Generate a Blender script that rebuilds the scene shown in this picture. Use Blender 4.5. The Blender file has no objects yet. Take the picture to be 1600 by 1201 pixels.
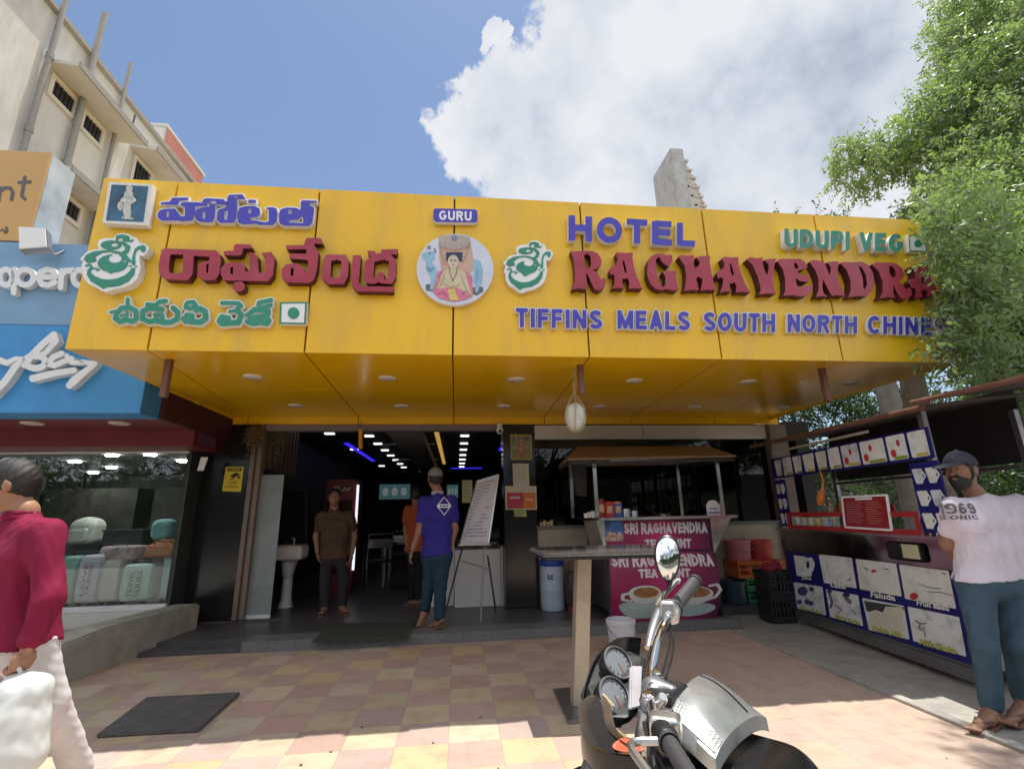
import bpy, bmesh, math, random
import numpy as np
from mathutils import Vector, Matrix, noise as mnoise

SC = bpy.context.scene
COL = SC.collection
R = math.radians
random.seed(7)

# ------------------------------------------------------------------ camera
PW, PH = 1600, 1201
FPX, YAW, PITCH, ROLL, CAMH = 756.6, 0.11515, 0.26114, -0.020894, 1.28
fw = Vector((math.sin(YAW) * math.cos(PITCH), math.cos(YAW) * math.cos(PITCH), math.sin(PITCH)))
rt0 = Vector((math.cos(YAW), -math.sin(YAW), 0)); up0 = rt0.cross(fw)
rt = rt0 * math.cos(ROLL) + up0 * math.sin(ROLL)
up = up0 * math.cos(ROLL) - rt0 * math.sin(ROLL)
CAM = Vector((0, 0, CAMH))
cam_d = bpy.data.cameras.new('camera'); cam = bpy.data.objects.new('camera', cam_d); COL.objects.link(cam)
m = Matrix((rt, up, -fw)).transposed().to_4x4(); m.translation = CAM
cam.matrix_world = m
cam_d.sensor_width = 36; cam_d.lens = 36 * FPX / PW; cam_d.clip_start = 0.05; cam_d.clip_end = 3000
SC.camera = cam

def ray(px, py): return fw + rt * ((px - PW / 2) / FPX) + up * ((PH / 2 - py) / FPX)
def Xp(px, py, X): d = ray(px, py); return CAM + d * (X / d.x)
def Yp(px, py, Y): d = ray(px, py); return CAM + d * (Y / d.y)
def Zp(px, py, Z): d = ray(px, py); return CAM + d * ((Z - CAMH) / d.z)
def Lp(px, py, p0, n): d = ray(px, py); return CAM + d * ((p0 - CAM).dot(n) / d.dot(n))

# ------------------------------------------------------------------ light
SUN_EL, SUN_AZ = R(82), R(55)          # nearly overhead, a little behind the building and to the right
sd = Vector((math.sin(SUN_AZ) * math.cos(SUN_EL), math.cos(SUN_AZ) * math.cos(SUN_EL), math.sin(SUN_EL)))
sl = bpy.data.lights.new('sun', 'SUN'); sl.energy = 2.9; sl.angle = R(0.53); sl.color = (1, .95, .86)
so = bpy.data.objects.new('sun', sl); COL.objects.link(so); so.rotation_euler = sd.to_track_quat('Z', 'Y').to_euler()
SC.view_settings.view_transform = 'Standard'; SC.view_settings.look = 'None'
SC.view_settings.exposure = 1.17; SC.view_settings.gamma = 1

wd = bpy.data.worlds.new('World'); SC.world = wd; wd.use_nodes = True
wn = wd.node_tree; wn.nodes.clear()
def N(nt, t, **kw):
    n = nt.nodes.new(t)
    for k, v in kw.items():
        if k.startswith('i_'):
            key = k[2:]; n.inputs[int(key) if key.isdigit() else key].default_value = v
        else: setattr(n, k, v)
    return n
def build_world():
    nt = wn; L = nt.links.new
    sky = N(nt, 'ShaderNodeTexSky', sky_type='NISHITA', sun_disc=False, sun_elevation=SUN_EL, sun_rotation=SUN_AZ)
    sky.air_density = 1.0; sky.dust_density = 0.6; sky.ozone_density = 1.6
    tc = N(nt, 'ShaderNodeTexCoord')
    nz = N(nt, 'ShaderNodeVectorMath', operation='NORMALIZE'); L(tc.outputs['Generated'], nz.inputs[0])
    # warp the direction so that cloud edges billow
    w1 = N(nt, 'ShaderNodeTexNoise', i_Scale=9.0, i_Detail=6.0, i_Roughness=0.6); L(nz.outputs[0], w1.inputs['Vector'])
    ws = N(nt, 'ShaderNodeVectorMath', operation='SUBTRACT'); ws.inputs[1].default_value = (.5, .5, .5); L(w1.outputs['Color'], ws.inputs[0])
    wm = N(nt, 'ShaderNodeVectorMath', operation='SCALE'); wm.inputs['Scale'].default_value = 0.19; L(ws.outputs[0], wm.inputs[0])
    wa = N(nt, 'ShaderNodeVectorMath', operation='ADD'); L(nz.outputs[0], wa.inputs[0]); L(wm.outputs[0], wa.inputs[1])
    wz = N(nt, 'ShaderNodeVectorMath', operation='NORMALIZE'); L(wa.outputs[0], wz.inputs[0])
    def blob(px, py, r):
        d = ray(px, py).normalized()
        dp = N(nt, 'ShaderNodeVectorMath', operation='DOT_PRODUCT'); L(wz.outputs[0], dp.inputs[0]); dp.inputs[1].default_value = d
        mr = N(nt, 'ShaderNodeMapRange'); L(dp.outputs['Value'], mr.inputs['Value'])
        mr.inputs['From Min'].default_value = math.cos(r * 1.25); mr.inputs['From Max'].default_value = math.cos(r * .55)
        return mr.outputs[0]
    def mx(a, b, op='MAXIMUM'):
        n = N(nt, 'ShaderNodeMath', operation=op); L(a, n.inputs[0])
        if isinstance(b, (int, float)): n.inputs[1].default_value = b
        else: L(b, n.inputs[1])
        return n.outputs[0]
    bl = [(800, 215, .125), (900, 120, .10), (860, 290, .15), (960, 40, .13), (1080, 60, .16), (1000, 230, .15), (1150, 210, .16),
          (1210, 50, .15), (780, 62, .022), (1330, 190, .2), (1130, 330, .16), (1500, 60, .2), (1450, -300, .3), (1050, -200, .22), (760, 150, .06)]
    v = None
    for b in bl:
        o = blob(*b); v = o if v is None else mx(v, o)
    # unseen cloud cover behind the viewer, thickened to fill the shaded front
    n0 = N(nt, 'ShaderNodeTexNoise', i_Scale=2.2, i_Detail=7.0, i_Roughness=0.55); L(nz.outputs[0], n0.inputs['Vector'])
    sep = N(nt, 'ShaderNodeSeparateXYZ'); L(nz.outputs[0], sep.inputs[0])
    back = N(nt, 'ShaderNodeMapRange'); L(sep.outputs['Y'], back.inputs['Value']); back.inputs['From Min'].default_value = .12; back.inputs['From Max'].default_value = -.1
    f0 = N(nt, 'ShaderNodeMapRange'); L(n0.outputs['Fac'], f0.inputs['Value']); f0.inputs['From Min'].default_value = .36; f0.inputs['From Max'].default_value = .52
    v = mx(v, mx(back.outputs[0], f0.outputs[0], 'MULTIPLY'))
    n1 = N(nt, 'ShaderNodeTexNoise', i_Scale=11.0, i_Detail=9.0, i_Roughness=0.62); L(nz.outputs[0], n1.inputs['Vector'])
    a = mx(mx(n1.outputs['Fac'], -.5, 'ADD'), 2.1, 'MULTIPLY')
    dens = N(nt, 'ShaderNodeMapRange', interpolation_type='SMOOTHSTEP'); av = N(nt, 'ShaderNodeMath', operation='MULTIPLY', use_clamp=True); L(v, av.inputs[0]); av.inputs[1].default_value = 6.0; L(mx(v, mx(a, av.outputs[0], 'MULTIPLY'), 'ADD'), dens.inputs['Value'])
    dens.inputs['From Min'].default_value = .22; dens.inputs['From Max'].default_value = .62
    # thin grey haze on the right of the cloud bank
    hz = blob(1330, 150, .42)
    hm = mx(hz, .55, 'MULTIPLY')
    dens2 = mx(dens.outputs[0], hm)
    # cloud shade: soft grey bellies
    n2 = N(nt, 'ShaderNodeTexNoise', i_Scale=5.0, i_Detail=6.0, i_Roughness=0.55)
    off = N(nt, 'ShaderNodeVectorMath', operation='ADD'); off.inputs[1].default_value = (3.1, 1.7, 4.2); L(nz.outputs[0], off.inputs[0]); L(off.outputs[0], n2.inputs['Vector'])
    grey = blob(1230, 210, .17)
    sh = mx(n2.outputs['Fac'], mx(grey, .10, 'MULTIPLY'), 'SUBTRACT')
    cr = N(nt, 'ShaderNodeValToRGB'); L(sh, cr.inputs[0])
    e = cr.color_ramp.elements; e[0].position = .28; e[0].color = (.50, .57, .69, 1); e[1].position = .58; e[1].color = (.93, .95, 1, 1)
    e = cr.color_ramp.elements.new(.42); e.color = (.74, .80, .90, 1)
    b1 = N(nt, 'ShaderNodeBackground', i_Strength=0.072); hs = N(nt, 'ShaderNodeHueSaturation', i_Saturation=.97); L(sky.outputs[0], hs.inputs['Color']); L(hs.outputs[0], b1.inputs[0])
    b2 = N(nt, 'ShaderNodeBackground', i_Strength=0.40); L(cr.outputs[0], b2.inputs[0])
    # clouds behind the viewer are brightened as added fill for the shaded areas
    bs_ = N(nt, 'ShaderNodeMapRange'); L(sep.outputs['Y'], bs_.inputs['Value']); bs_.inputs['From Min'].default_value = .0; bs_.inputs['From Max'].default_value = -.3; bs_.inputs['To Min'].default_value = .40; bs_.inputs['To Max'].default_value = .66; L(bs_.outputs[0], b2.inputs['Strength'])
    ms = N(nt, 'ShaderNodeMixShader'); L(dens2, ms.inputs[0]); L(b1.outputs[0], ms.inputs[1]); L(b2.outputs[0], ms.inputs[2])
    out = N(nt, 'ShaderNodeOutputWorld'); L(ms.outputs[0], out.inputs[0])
build_world()

# ------------------------------------------------------------------ materials
def s2l(c): return tuple(((x / 255) / 12.92 if x / 255 < .04045 else ((x / 255 + .055) / 1.055) ** 2.4) for x in c)
def mat(name, col, rough=.6, metal=0.0, var=.12, vs=6.0, bump=.0, bs=60.0, spec=.5, dirt=None, ds=2.0, trans=0, emit=None, es=1.0, stretch=None, coat=0, da=.6):
    m_ = bpy.data.materials.new(name); m_.use_nodes = True
    nt = m_.node_tree; L = nt.links.new; b = nt.nodes['Principled BSDF']
    b.inputs['Roughness'].default_value = rough; b.inputs['Metallic'].default_value = metal
    b.inputs['Specular IOR Level'].default_value = spec
    if coat: b.inputs['Coat Weight'].default_value = coat; b.inputs['Coat Roughness'].default_value = .08
    c4 = (*col[:3], 1)
    tc = N(nt, 'ShaderNodeTexCoord'); vec = tc.outputs['Object']
    if stretch:
        mp = N(nt, 'ShaderNodeMapping'); mp.inputs['Scale'].default_value = stretch; L(vec, mp.inputs[0]); vec = mp.outputs[0]
    n1 = N(nt, 'ShaderNodeTexNoise', i_Scale=vs, i_Detail=6.0, i_Roughness=.6); L(vec, n1.inputs['Vector'])
    r1 = N(nt, 'ShaderNodeMapRange'); L(n1.outputs['Fac'], r1.inputs['Value'])
    r1.inputs['From Min'].default_value = .3; r1.inputs['From Max'].default_value = .7
    mxn = N(nt, 'ShaderNodeMix', data_type='RGBA'); L(r1.outputs[0], mxn.inputs[0])
    mxn.inputs[6].default_value = (*[x * (1 - var) for x in col[:3]], 1); mxn.inputs[7].default_value = (*[min(1, x * (1 + var)) for x in col[:3]], 1)
    co = mxn.outputs[2]
    if dirt:
        n2 = N(nt, 'ShaderNodeTexNoise', i_Scale=ds, i_Detail=8.0, i_Roughness=.68); L(vec, n2.inputs['Vector'])
        r2 = N(nt, 'ShaderNodeMapRange'); L(n2.outputs['Fac'], r2.inputs['Value'])
        r2.inputs['From Min'].default_value = .48; r2.inputs['From Max'].default_value = .72; r2.inputs['To Max'].default_value = da
        mx2 = N(nt, 'ShaderNodeMix', data_type='RGBA'); L(r2.outputs[0], mx2.inputs[0]); L(co, mx2.inputs[6]); mx2.inputs[7].default_value = (*dirt, 1)
        co = mx2.outputs[2]
    L(co, b.inputs['Base Color'])
    rr = N(nt, 'ShaderNodeMapRange'); L(n1.outputs['Fac'], rr.inputs['Value']); rr.inputs['To Min'].default_value = max(.02, rough - .08); rr.inputs['To Max'].default_value = min(1, rough + .1)
    L(rr.outputs[0], b.inputs['Roughness'])
    if bump:
        n3 = N(nt, 'ShaderNodeTexNoise', i_Scale=bs, i_Detail=5.0); L(vec, n3.inputs['Vector'])
        bp = N(nt, 'ShaderNodeBump', i_Strength=bump, i_Distance=.01); L(n3.outputs['Fac'], bp.inputs['Height']); L(bp.outputs[0], b.inputs['Normal'])
    if trans: b.inputs['Transmission Weight'].default_value = trans
    if emit: b.inputs['Emission Color'].default_value = (*emit, 1); b.inputs['Emission Strength'].default_value = es
    return m_
def glass_mat(name, tint=(.9, .95, .93), refl=1.0, rough=.0):
    m_ = bpy.data.materials.new(name); m_.use_nodes = True; nt = m_.node_tree; nt.nodes.clear(); L = nt.links.new
    tr = N(nt, 'ShaderNodeBsdfTransparent'); tr.inputs[0].default_value = (*tint, 1)
    gl = N(nt, 'ShaderNodeBsdfGlossy'); gl.inputs['Roughness'].default_value = rough; gl.inputs[0].default_value = (refl, refl, refl, 1)
    fr = N(nt, 'ShaderNodeFresnel', i_IOR=1.5); mp = N(nt, 'ShaderNodeMath', operation='MULTIPLY_ADD', use_clamp=True); mp.inputs[1].default_value = 1.15; mp.inputs[2].default_value = .0; L(fr.outputs[0], mp.inputs[0])
    ms = N(nt, 'ShaderNodeMixShader'); L(mp.outputs[0], ms.inputs[0]); L(tr.outputs[0], ms.inputs[1]); L(gl.outputs[0], ms.inputs[2])
    o = N(nt, 'ShaderNodeOutputMaterial'); L(ms.outputs[0], o.inputs[0])
    return m_
M = {}
def MM(q): return q if not isinstance(q, str) else (M.get(q) or bpy.data.materials[q])
def mk(key, *a, **k): M[key] = mat(key, *a, **k); return M[key]

# ------------------------------------------------------------------ mesh building
WL = {}                                      # world position of each Empty root
def wl(o): return WL.get(o.name, Vector((0, 0, 0))) if o else Vector((0, 0, 0))
def link(o): COL.objects.link(o); return o
def tag(o, label, cat, group=None, kind=None):
    if label: o['label'] = label
    if cat: o['category'] = cat
    if group: o['group'] = group
    if kind: o['kind'] = kind
    return o
def thing(name, label, cat, loc, group=None):
    o = link(bpy.data.objects.new(name, None)); o.empty_display_size = .1
    o.location = loc; WL[o.name] = Vector(loc)
    return tag(o, label, cat, group)
def clone(root, loc, label=None, rz=None, scale=None):
    def rec(o, par):
        c = o.copy(); COL.objects.link(c)
        if par: c.parent = par
        for ch in [x for x in bpy.data.objects if x.parent == o]: rec(ch, c)
        return c
    r = rec(root, None); r.location = loc; WL[r.name] = Vector(loc)
    if rz is not None: r.rotation_euler.z = rz
    if scale: r.scale = (scale,) * 3
    if label: r['label'] = label
    return r

class MB:
    def __init__(s): s.v = []; s.f = []; s.m = []
    def add(s, vs, fs, mi=0):
        b = len(s.v); s.v += [Vector(x) for x in vs]
        for f in fs: s.f.append([b + i for i in f]); s.m.append(mi)
        return s
    def box(s, lo, hi, mi=0, rz=0, about=None):
        (x0, y0, z0), (x1, y1, z1) = lo, hi
        vs = [Vector(p) for p in ((x0, y0, z0), (x1, y0, z0), (x1, y1, z0), (x0, y1, z0), (x0, y0, z1), (x1, y0, z1), (x1, y1, z1), (x0, y1, z1))]
        if rz:
            c = Vector(about) if about else Vector(((x0 + x1) / 2, (y0 + y1) / 2, 0)); q = Matrix.Rotation(rz, 3, 'Z')
            vs = [q @ (p - c) + c for p in vs]
        return s.add(vs, [(0, 3, 2, 1), (4, 5, 6, 7), (0, 1, 5, 4), (1, 2, 6, 5), (2, 3, 7, 6), (3, 0, 4, 7)], mi)
    def obox(s, c, ax, ay, az, mi=0):       # oriented box: centre and three half-axis vectors
        c, ax, ay, az = map(Vector, (c, ax, ay, az))
        vs = [c + ax * i + ay * j + az * k for k in (-1, 1) for i, j in ((-1, -1), (1, -1), (1, 1), (-1, 1))]
        return s.add(vs, [(0, 3, 2, 1), (4, 5, 6, 7), (0, 1, 5, 4), (1, 2, 6, 5), (2, 3, 7, 6), (3, 0, 4, 7)], mi)
    def bar(s, p0, p1, w, h=None, mi=0, upv=(0, 0, 1)):
        p0, p1 = Vector(p0), Vector(p1); d = p1 - p0; u = Vector(upv)
        if abs(d.normalized().dot(u)) > .95: u = Vector((0, 1, 0))
        a = d.cross(u).normalized(); b = a.cross(d).normalized()
        return s.obox((p0 + p1) / 2, d / 2, a * w / 2, b * (h or w) / 2, mi)
    def tube(s, pts, r, n=10, mi=0, caps=True):
        pts = [Vector(p) for p in pts]; rs = r if isinstance(r, (list, tuple)) else [r] * len(pts)
        t0 = (pts[1] - pts[0]).normalized(); u = t0.orthogonal().normalized(); rings = []
        for i, p in enumerate(pts):
            t = (pts[min(i + 1, len(pts) - 1)] - pts[max(i - 1, 0)]).normalized()
            u = (u - t * u.dot(t)).normalized(); w = t.cross(u)
            rings.append([p + (u * math.cos(2 * math.pi * k / n) + w * math.sin(2 * math.pi * k / n)) * rs[i] for k in range(n)])
        vs = [p for rg in rings for p in rg]; fs = []
        for i in range(len(pts) - 1):
            for k in range(n):
                a, b = i * n + k, i * n + (k + 1) % n; fs.append((a, b, b + n, a + n))
        if caps: fs += [tuple(range(n - 1, -1, -1)), tuple((len(pts) - 1) * n + k for k in range(n))]
        return s.add(vs, fs, mi)
    def lathe(s, c, prof, n=24, mi=0, axis=(0, 0, 1), capb=True, capt=True, sx=1, sy=1):
        c = Vector(c); ax = Vector(axis).normalized(); u = Vector((1, 0, 0)) if abs(ax.x) < .9 else Vector((0, 1, 0))
        u = (u - ax * u.dot(ax)).normalized(); w = ax.cross(u); vs = []
        for r_, z in prof:
            for k in range(n):
                a = 2 * math.pi * k / n; vs.append(c + ax * z + u * (math.cos(a) * r_ * sx) + w * (math.sin(a) * r_ * sy))
        fs = []
        for i in range(len(prof) - 1):
            for k in range(n):
                a, b = i * n + k, i * n + (k + 1) % n; fs.append((a, b, b + n, a + n))
        if capb: fs.append(tuple(range(n - 1, -1, -1)))
        if capt: fs.append(tuple((len(prof) - 1) * n + k for k in range(n)))
        return s.add(vs, fs, mi)
    def prism(s, poly, ext, mi=0, ms=None):  # poly: list of 3d points (front face), ext: vector to the back
        poly = [Vector(p) for p in poly]; ext = Vector(ext); n = len(poly); ms = mi if ms is None else ms
        s.add(poly, [tuple(range(n))], mi); s.add([p + ext for p in poly], [tuple(range(n - 1, -1, -1))], ms)
        for i in range(n):
            j = (i + 1) % n; s.add([poly[i], poly[i] + ext, poly[j] + ext, poly[j]], [(0, 1, 2, 3)], ms)
        return s
    def build(s, name, mats, parent=None, smooth=False, bevel=0, label=None, cat=None, group=None, kind=None, shift=None, angle=40):
        if not isinstance(mats, (list, tuple)): mats = [mats]
        me = bpy.data.meshes.new(name); base = wl(parent) if parent else Vector(shift or (0, 0, 0))
        me.from_pydata([tuple(p - base) for p in s.v], [], s.f)
        for q in mats: me.materials.append(MM(q))
        me.polygons.foreach_set('material_index', s.m)
        bm = bmesh.new(); bm.from_mesh(me); bmesh.ops.remove_doubles(bm, verts=bm.verts, dist=1e-5)
        bmesh.ops.recalc_face_normals(bm, faces=bm.faces)
        if bevel:
            es = [e for e in bm.edges if len(e.link_faces) == 2 and e.calc_face_angle(0) > R(30)]
            bmesh.ops.bevel(bm, geom=es, offset=bevel, segments=2, affect='EDGES', clamp_overlap=True)
        bm.to_mesh(me); bm.free()
        if smooth:
            me.polygons.foreach_set('use_smooth', [True] * len(me.polygons)); me.set_sharp_from_angle(angle=R(angle))
        o = link(bpy.data.objects.new(name, me))
        if parent:
            o.parent = parent; WL[o.name] = wl(parent)
        elif shift: o.location = shift; WL[o.name] = Vector(shift)
        tag(o, label, cat, group, kind)
        return o

# ------------------------------------------------------------------ flat shapes: a signed field in 2-D, contoured into faces
class Fld:
    def __init__(s): s.p = []
    def stroke(s, pts, r, sq=False, sub=False):
        rs = r if isinstance(r, (list, tuple)) else [r] * len(pts)
        s.p.append(('s', np.array(pts, float), np.array(rs, float), sq, sub)); return s
    def poly(s, pts, sub=False): s.p.append(('p', np.array(pts, float), None, 0, sub)); return s
    def ell(s, cx, cy, rx, ry, sub=False): s.p.append(('e', np.array([cx, cy, rx, ry], float), None, 0, sub)); return s
    def bounds(s, pad):
        lo = np.array([1e9, 1e9]); hi = -lo
        for k, a, r_, q, sub in s.p:
            if sub: continue
            if k == 'e': l, h = a[:2] - a[2:], a[:2] + a[2:]
            else:
                e = r_.max() if k == 's' else 0; l, h = a.min(0) - e * 1.5, a.max(0) + e * 1.5
            lo = np.minimum(lo, l); hi = np.maximum(hi, h)
        return lo - pad, hi + pad
    def ev(s, X, Y):
        d = np.full(X.shape, 1e9)
        for k, a, r_, q, sub in s.p:
            if k == 'e':
                g = np.hypot((X - a[0]) / a[2], (Y - a[1]) / a[3]); dd = (g - 1) * min(a[2], a[3])
            elif k == 's':
                dd = np.full(X.shape, 1e9); n = len(a) - 1
                for i in range(n):
                    p, e = a[i], a[i + 1] - a[i]; l2 = max(e @ e, 1e-12)
                    t = ((X - p[0]) * e[0] + (Y - p[1]) * e[1]) / l2; tc = np.clip(t, 0, 1)
                    ds = np.hypot(X - p[0] - tc * e[0], Y - p[1] - tc * e[1]) - (r_[i] + (r_[i + 1] - r_[i]) * tc)
                    if q:
                        L_ = math.sqrt(l2)
                        if i == 0: ds = np.maximum(ds, -t * L_ - .0)
                        if i == n - 1: ds = np.maximum(ds, (t - 1) * L_)
                    dd = np.minimum(dd, ds)
            else:
                dd = np.full(X.shape, 1e9); ins = np.zeros(X.shape, bool); n = len(a)
                for i in range(n):
                    p, q2 = a[i], a[(i + 1) % n]; e = q2 - p; l2 = max(e @ e, 1e-12)
                    t = np.clip(((X - p[0]) * e[0] + (Y - p[1]) * e[1]) / l2, 0, 1)
                    dd = np.minimum(dd, np.hypot(X - p[0] - t * e[0], Y - p[1] - t * e[1]))
                    c = (p[1] > Y) != (q2[1] > Y)
                    if abs(e[1]) > 1e-12: ins ^= c & (X < p[0] + (Y - p[1]) * e[0] / e[1])
                dd = np.where(ins, -dd, dd)
            d = np.maximum(d, -dd) if sub else np.minimum(d, dd)
        return d
def contour(F, res, grow=0.0):
    lo, hi = F.bounds(grow + res * 2); nx = int((hi[0] - lo[0]) / res) + 2; ny = int((hi[1] - lo[1]) / res) + 2
    X, Y = np.meshgrid(lo[0] + np.arange(nx) * res, lo[1] + np.arange(ny) * res)
    V = F.ev(X, Y) - grow
    V[np.abs(V) < res * .02] = res * .02
    vs, idx, faces, segs = [], {}, [], []
    def gv(key, p):
        if key not in idx: idx[key] = len(vs); vs.append(p)
        return idx[key]
    neg = V < 0
    anyn = neg[:-1, :-1] | neg[1:, :-1] | neg[:-1, 1:] | neg[1:, 1:]
    alln = neg[:-1, :-1] & neg[1:, :-1] & neg[:-1, 1:] & neg[1:, 1:]
    for j in range(ny - 1):
        i = 0
        while i < nx - 1:
            if not anyn[j, i]: i += 1; continue
            if alln[j, i]:
                k = i
                while k < nx - 1 and alln[j, k]: k += 1
                q = [(j, i), (j, k), (j + 1, k), (j + 1, i)]
                faces.append([gv(('g', b, a), (X[b, a], Y[b, a])) for b, a in q]); i = k; continue
            cs = [(j, i), (j, i + 1), (j + 1, i + 1), (j + 1, i)]; poly = []; cr = []
            for a in range(4):
                p, q = cs[a], cs[(a + 1) % 4]; vp, vq = V[p], V[q]
                if vp < 0: poly.append(gv(('g', *p), (X[p], Y[p])))
                if (vp < 0) != (vq < 0):
                    t = vp / (vp - vq); key = ('e', *min(p, q), *max(p, q))
                    c = gv(key, (X[p] + (X[q] - X[p]) * t, Y[p] + (Y[q] - Y[p]) * t)); poly.append(c); cr.append((c, vp < 0))
            if len(poly) >= 3: faces.append(poly)
            if len(cr) == 2:
                a, b = (cr[0][0], cr[1][0]) if cr[0][1] else (cr[1][0], cr[0][0]); segs.append((a, b))
            elif len(cr) == 4:
                for a in range(4):
                    if cr[a][1]: segs.append((cr[a][0], cr[(a + 1) % 4][0]))
            i += 1
    return vs, faces, segs
def raised(mb, F, mp, ext, res, mi=0, ms=1, grow=0.0):
    """front face of field F through map mp(u,v)->Vector, walls along ext (a vector into the wall)"""
    vs, fs, sg = contour(F, res, grow)
    P3 = [mp(u, v) for u, v in vs]; mb.add(P3, fs, mi); ext = Vector(ext)
    if ext.length > 1e-6:
        for a, b in sg: mb.add([P3[a], P3[b], P3[b] + ext, P3[a] + ext], [(0, 1, 2, 3)], ms)
    return mb

# bold sans capitals as strokes: unit height 1, baseline 0; each letter = (width, [(points, ...)])
def arc(cx, cy, rx, ry, a0, a1, n=10): return [(cx + rx * math.cos(R(a0 + (a1 - a0) * i / n)), cy + ry * math.sin(R(a0 + (a1 - a0) * i / n))) for i in range(n + 1)]
t_ = .105
LET = {
 'H': (.72, [[(t_, 0), (t_, 1)], [(.72 - t_, 0), (.72 - t_, 1)], [(t_, .52), (.72 - t_, .52)]]),
 'O': (.78, [arc(.39, .5, .39 - t_, .5 - t_, 0, 360, 24)]),
 'T': (.62, [[(0, 1 - t_), (.62, 1 - t_)], [(.31, 0), (.31, 1)]]),
 'E': (.62, [[(t_, 0), (t_, 1)], [(t_, t_), (.62, t_)], [(t_, .52), (.57, .52)], [(t_, 1 - t_), (.6, 1 - t_)]]),
 'L': (.56, [[(t_, 0), (t_, 1)], [(t_, t_), (.56, t_)]]),
 'I': (.21, [[(t_, 0), (t_, 1)]]),
 'F': (.57, [[(t_, 0), (t_, 1)], [(t_, .5), (.52, .5)], [(t_, 1 - t_), (.57, 1 - t_)]]),
 'N': (.72, [[(t_, 0), (t_, 1)], [(.72 - t_, 0), (.72 - t_, 1)], [(t_, .97), (.72 - t_, .03)]]),
 'S': (.66, [arc(.33, .72, .22, .175, 25, 255, 12) + arc(.33, .28, .23, .175, 80, -160, 12)]),
 'M': (.86, [[(t_, 0), (t_, 1)], [(.86 - t_, 0), (.86 - t_, 1)], [(t_, .95), (.43, .1), (.86 - t_, .95)]]),
 'A': (.72, [[(.09, 0), (.36, .95), (.63, 0)], [(.16, .28), (.56, .28)]]),
 'U': (.7, [[(t_, 1), (t_, .35)] + arc(.35, .35, .35 - t_, .35 - t_, 180, 360, 12) + [(.7 - t_, 1)]]),
 'R': (.7, [[(t_, 0), (t_, 1)], [(t_, 1 - t_), (.4, 1 - t_)] + arc(.4, .715, .18, .18, 90, -90, 10) + [(t_, .535)], [(.38, .5), (.61, 0)]]),
 'C': (.72, [arc(.38, .5, .38 - t_, .5 - t_, 45, 315, 20)]),
 'G': (.76, [arc(.38, .5, .38 - t_, .5 - t_, 45, 340, 20) + [(.655, .46), (.42, .46)]]),
 'D': (.72, [[(t_, 0), (t_, 1)], [(t_, 1 - t_), (.3, 1 - t_)] + arc(.3, .5, .31, .5 - t_, 90, -90, 14) + [(t_, t_)]]),
 'P': (.66, [[(t_, 0), (t_, 1)], [(t_, 1 - t_), (.38, 1 - t_)] + arc(.38, .69, .18, .205, 90, -90, 10) + [(t_, .485)]]),
 'V': (.7, [[(.08, 1), (.35, .06), (.62, 1)]]),
 'W': (.95, [[(.07, 1), (.27, .08), (.475, .9), (.68, .08), (.88, 1)]]),
 'Y': (.68, [[(.09, 1), (.34, .48), (.59, 1)], [(.34, 0), (.34, .5)]]),
 'K': (.7, [[(t_, 0), (t_, 1)], [(.6, 1), (t_, .42)], [(.28, .6), (.62, 0)]]),
 '1': (.4, [[(.26, 0), (.26, 1)], [(.28, .95), (.05, .75)]]),
 '9': (.62, [arc(.31, .68, .2, .21, 0, 360, 18), [(.515, .7)] + arc(.31, .33, .205, .225, 0, -130, 8)]),
 '6': (.62, [arc(.31, .32, .2, .21, 0, 360, 18), [(.105, .3)] + arc(.31, .67, .205, .225, 180, 50, 8)]),
}
def letters(word, gap=.13, space=.42):
    x = 0; out = []
    for ch in word:
        if ch == ' ': x += space; continue
        w, st = LET[ch]; out.append((ch, x, w, st)); x += w + gap
    return out, x - gap
def word_fields(word, x0, y0, x1, y1, h0, h1, gap=.13, space=.42, tw=None, slant=0):
    """fields in photo-like units: the word runs from baseline start (x0,y0) to end (x1,y1), letter height h0 -> h1"""
    ls, W_ = letters(word, gap, space); res = []
    def m2(u, v):
        s = u / W_; h = h0 + (h1 - h0) * s
        return (x0 + (x1 - x0) * s + v * slant * h, y0 + (y1 - y0) * s - v * h)
    for ch, x, w, st in ls:
        F = Fld(); h = h0 + (h1 - h0) * (x / W_)
        for s_ in st: F.stroke([m2(x + a, b) for a, b in s_], (tw or t_) * h, sq=len(s_) <= 3 or ch in 'UCGSRPD')
        res.append((ch, F, h))
    return res
FONT_CACHE = {}
def text_flat(body, offset=.02):
    """flat outline of a word in the built-in font: (verts2d, faces, boundary segments), baseline 0, unit size"""
    k = (body, offset)
    if k in FONT_CACHE: return FONT_CACHE[k]
    cu = bpy.data.curves.new('txt', 'FONT'); cu.body = body; cu.offset = offset; cu.resolution_u = 3
    o = bpy.data.objects.new('txt', cu); COL.objects.link(o)
    dg = bpy.context.evaluated_depsgraph_get(); me = bpy.data.meshes.new_from_object(o.evaluated_get(dg))
    vs = [(v.co.x, v.co.y) for v in me.vertices]; fs = [list(p.vertices) for p in me.polygons]
    bpy.data.objects.remove(o); bpy.data.curves.remove(cu); bpy.data.meshes.remove(me)
    FONT_CACHE[k] = (vs, fs); return FONT_CACHE[k]
def text_on(mb, body, mp, mi=0, offset=.02):
    """text stretched to fill the unit box of map mp(s,t), s,t in 0..1"""
    vs, fs = text_flat(body, offset)
    xs = [v[0] for v in vs]; ys = [v[1] for v in vs]; x0, x1, y0, y1 = min(xs), max(xs), min(ys), max(ys)
    mb.add([mp((x - x0) / (x1 - x0), (y - y0) / (y1 - y0)) for x, y in vs], fs, mi)
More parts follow.
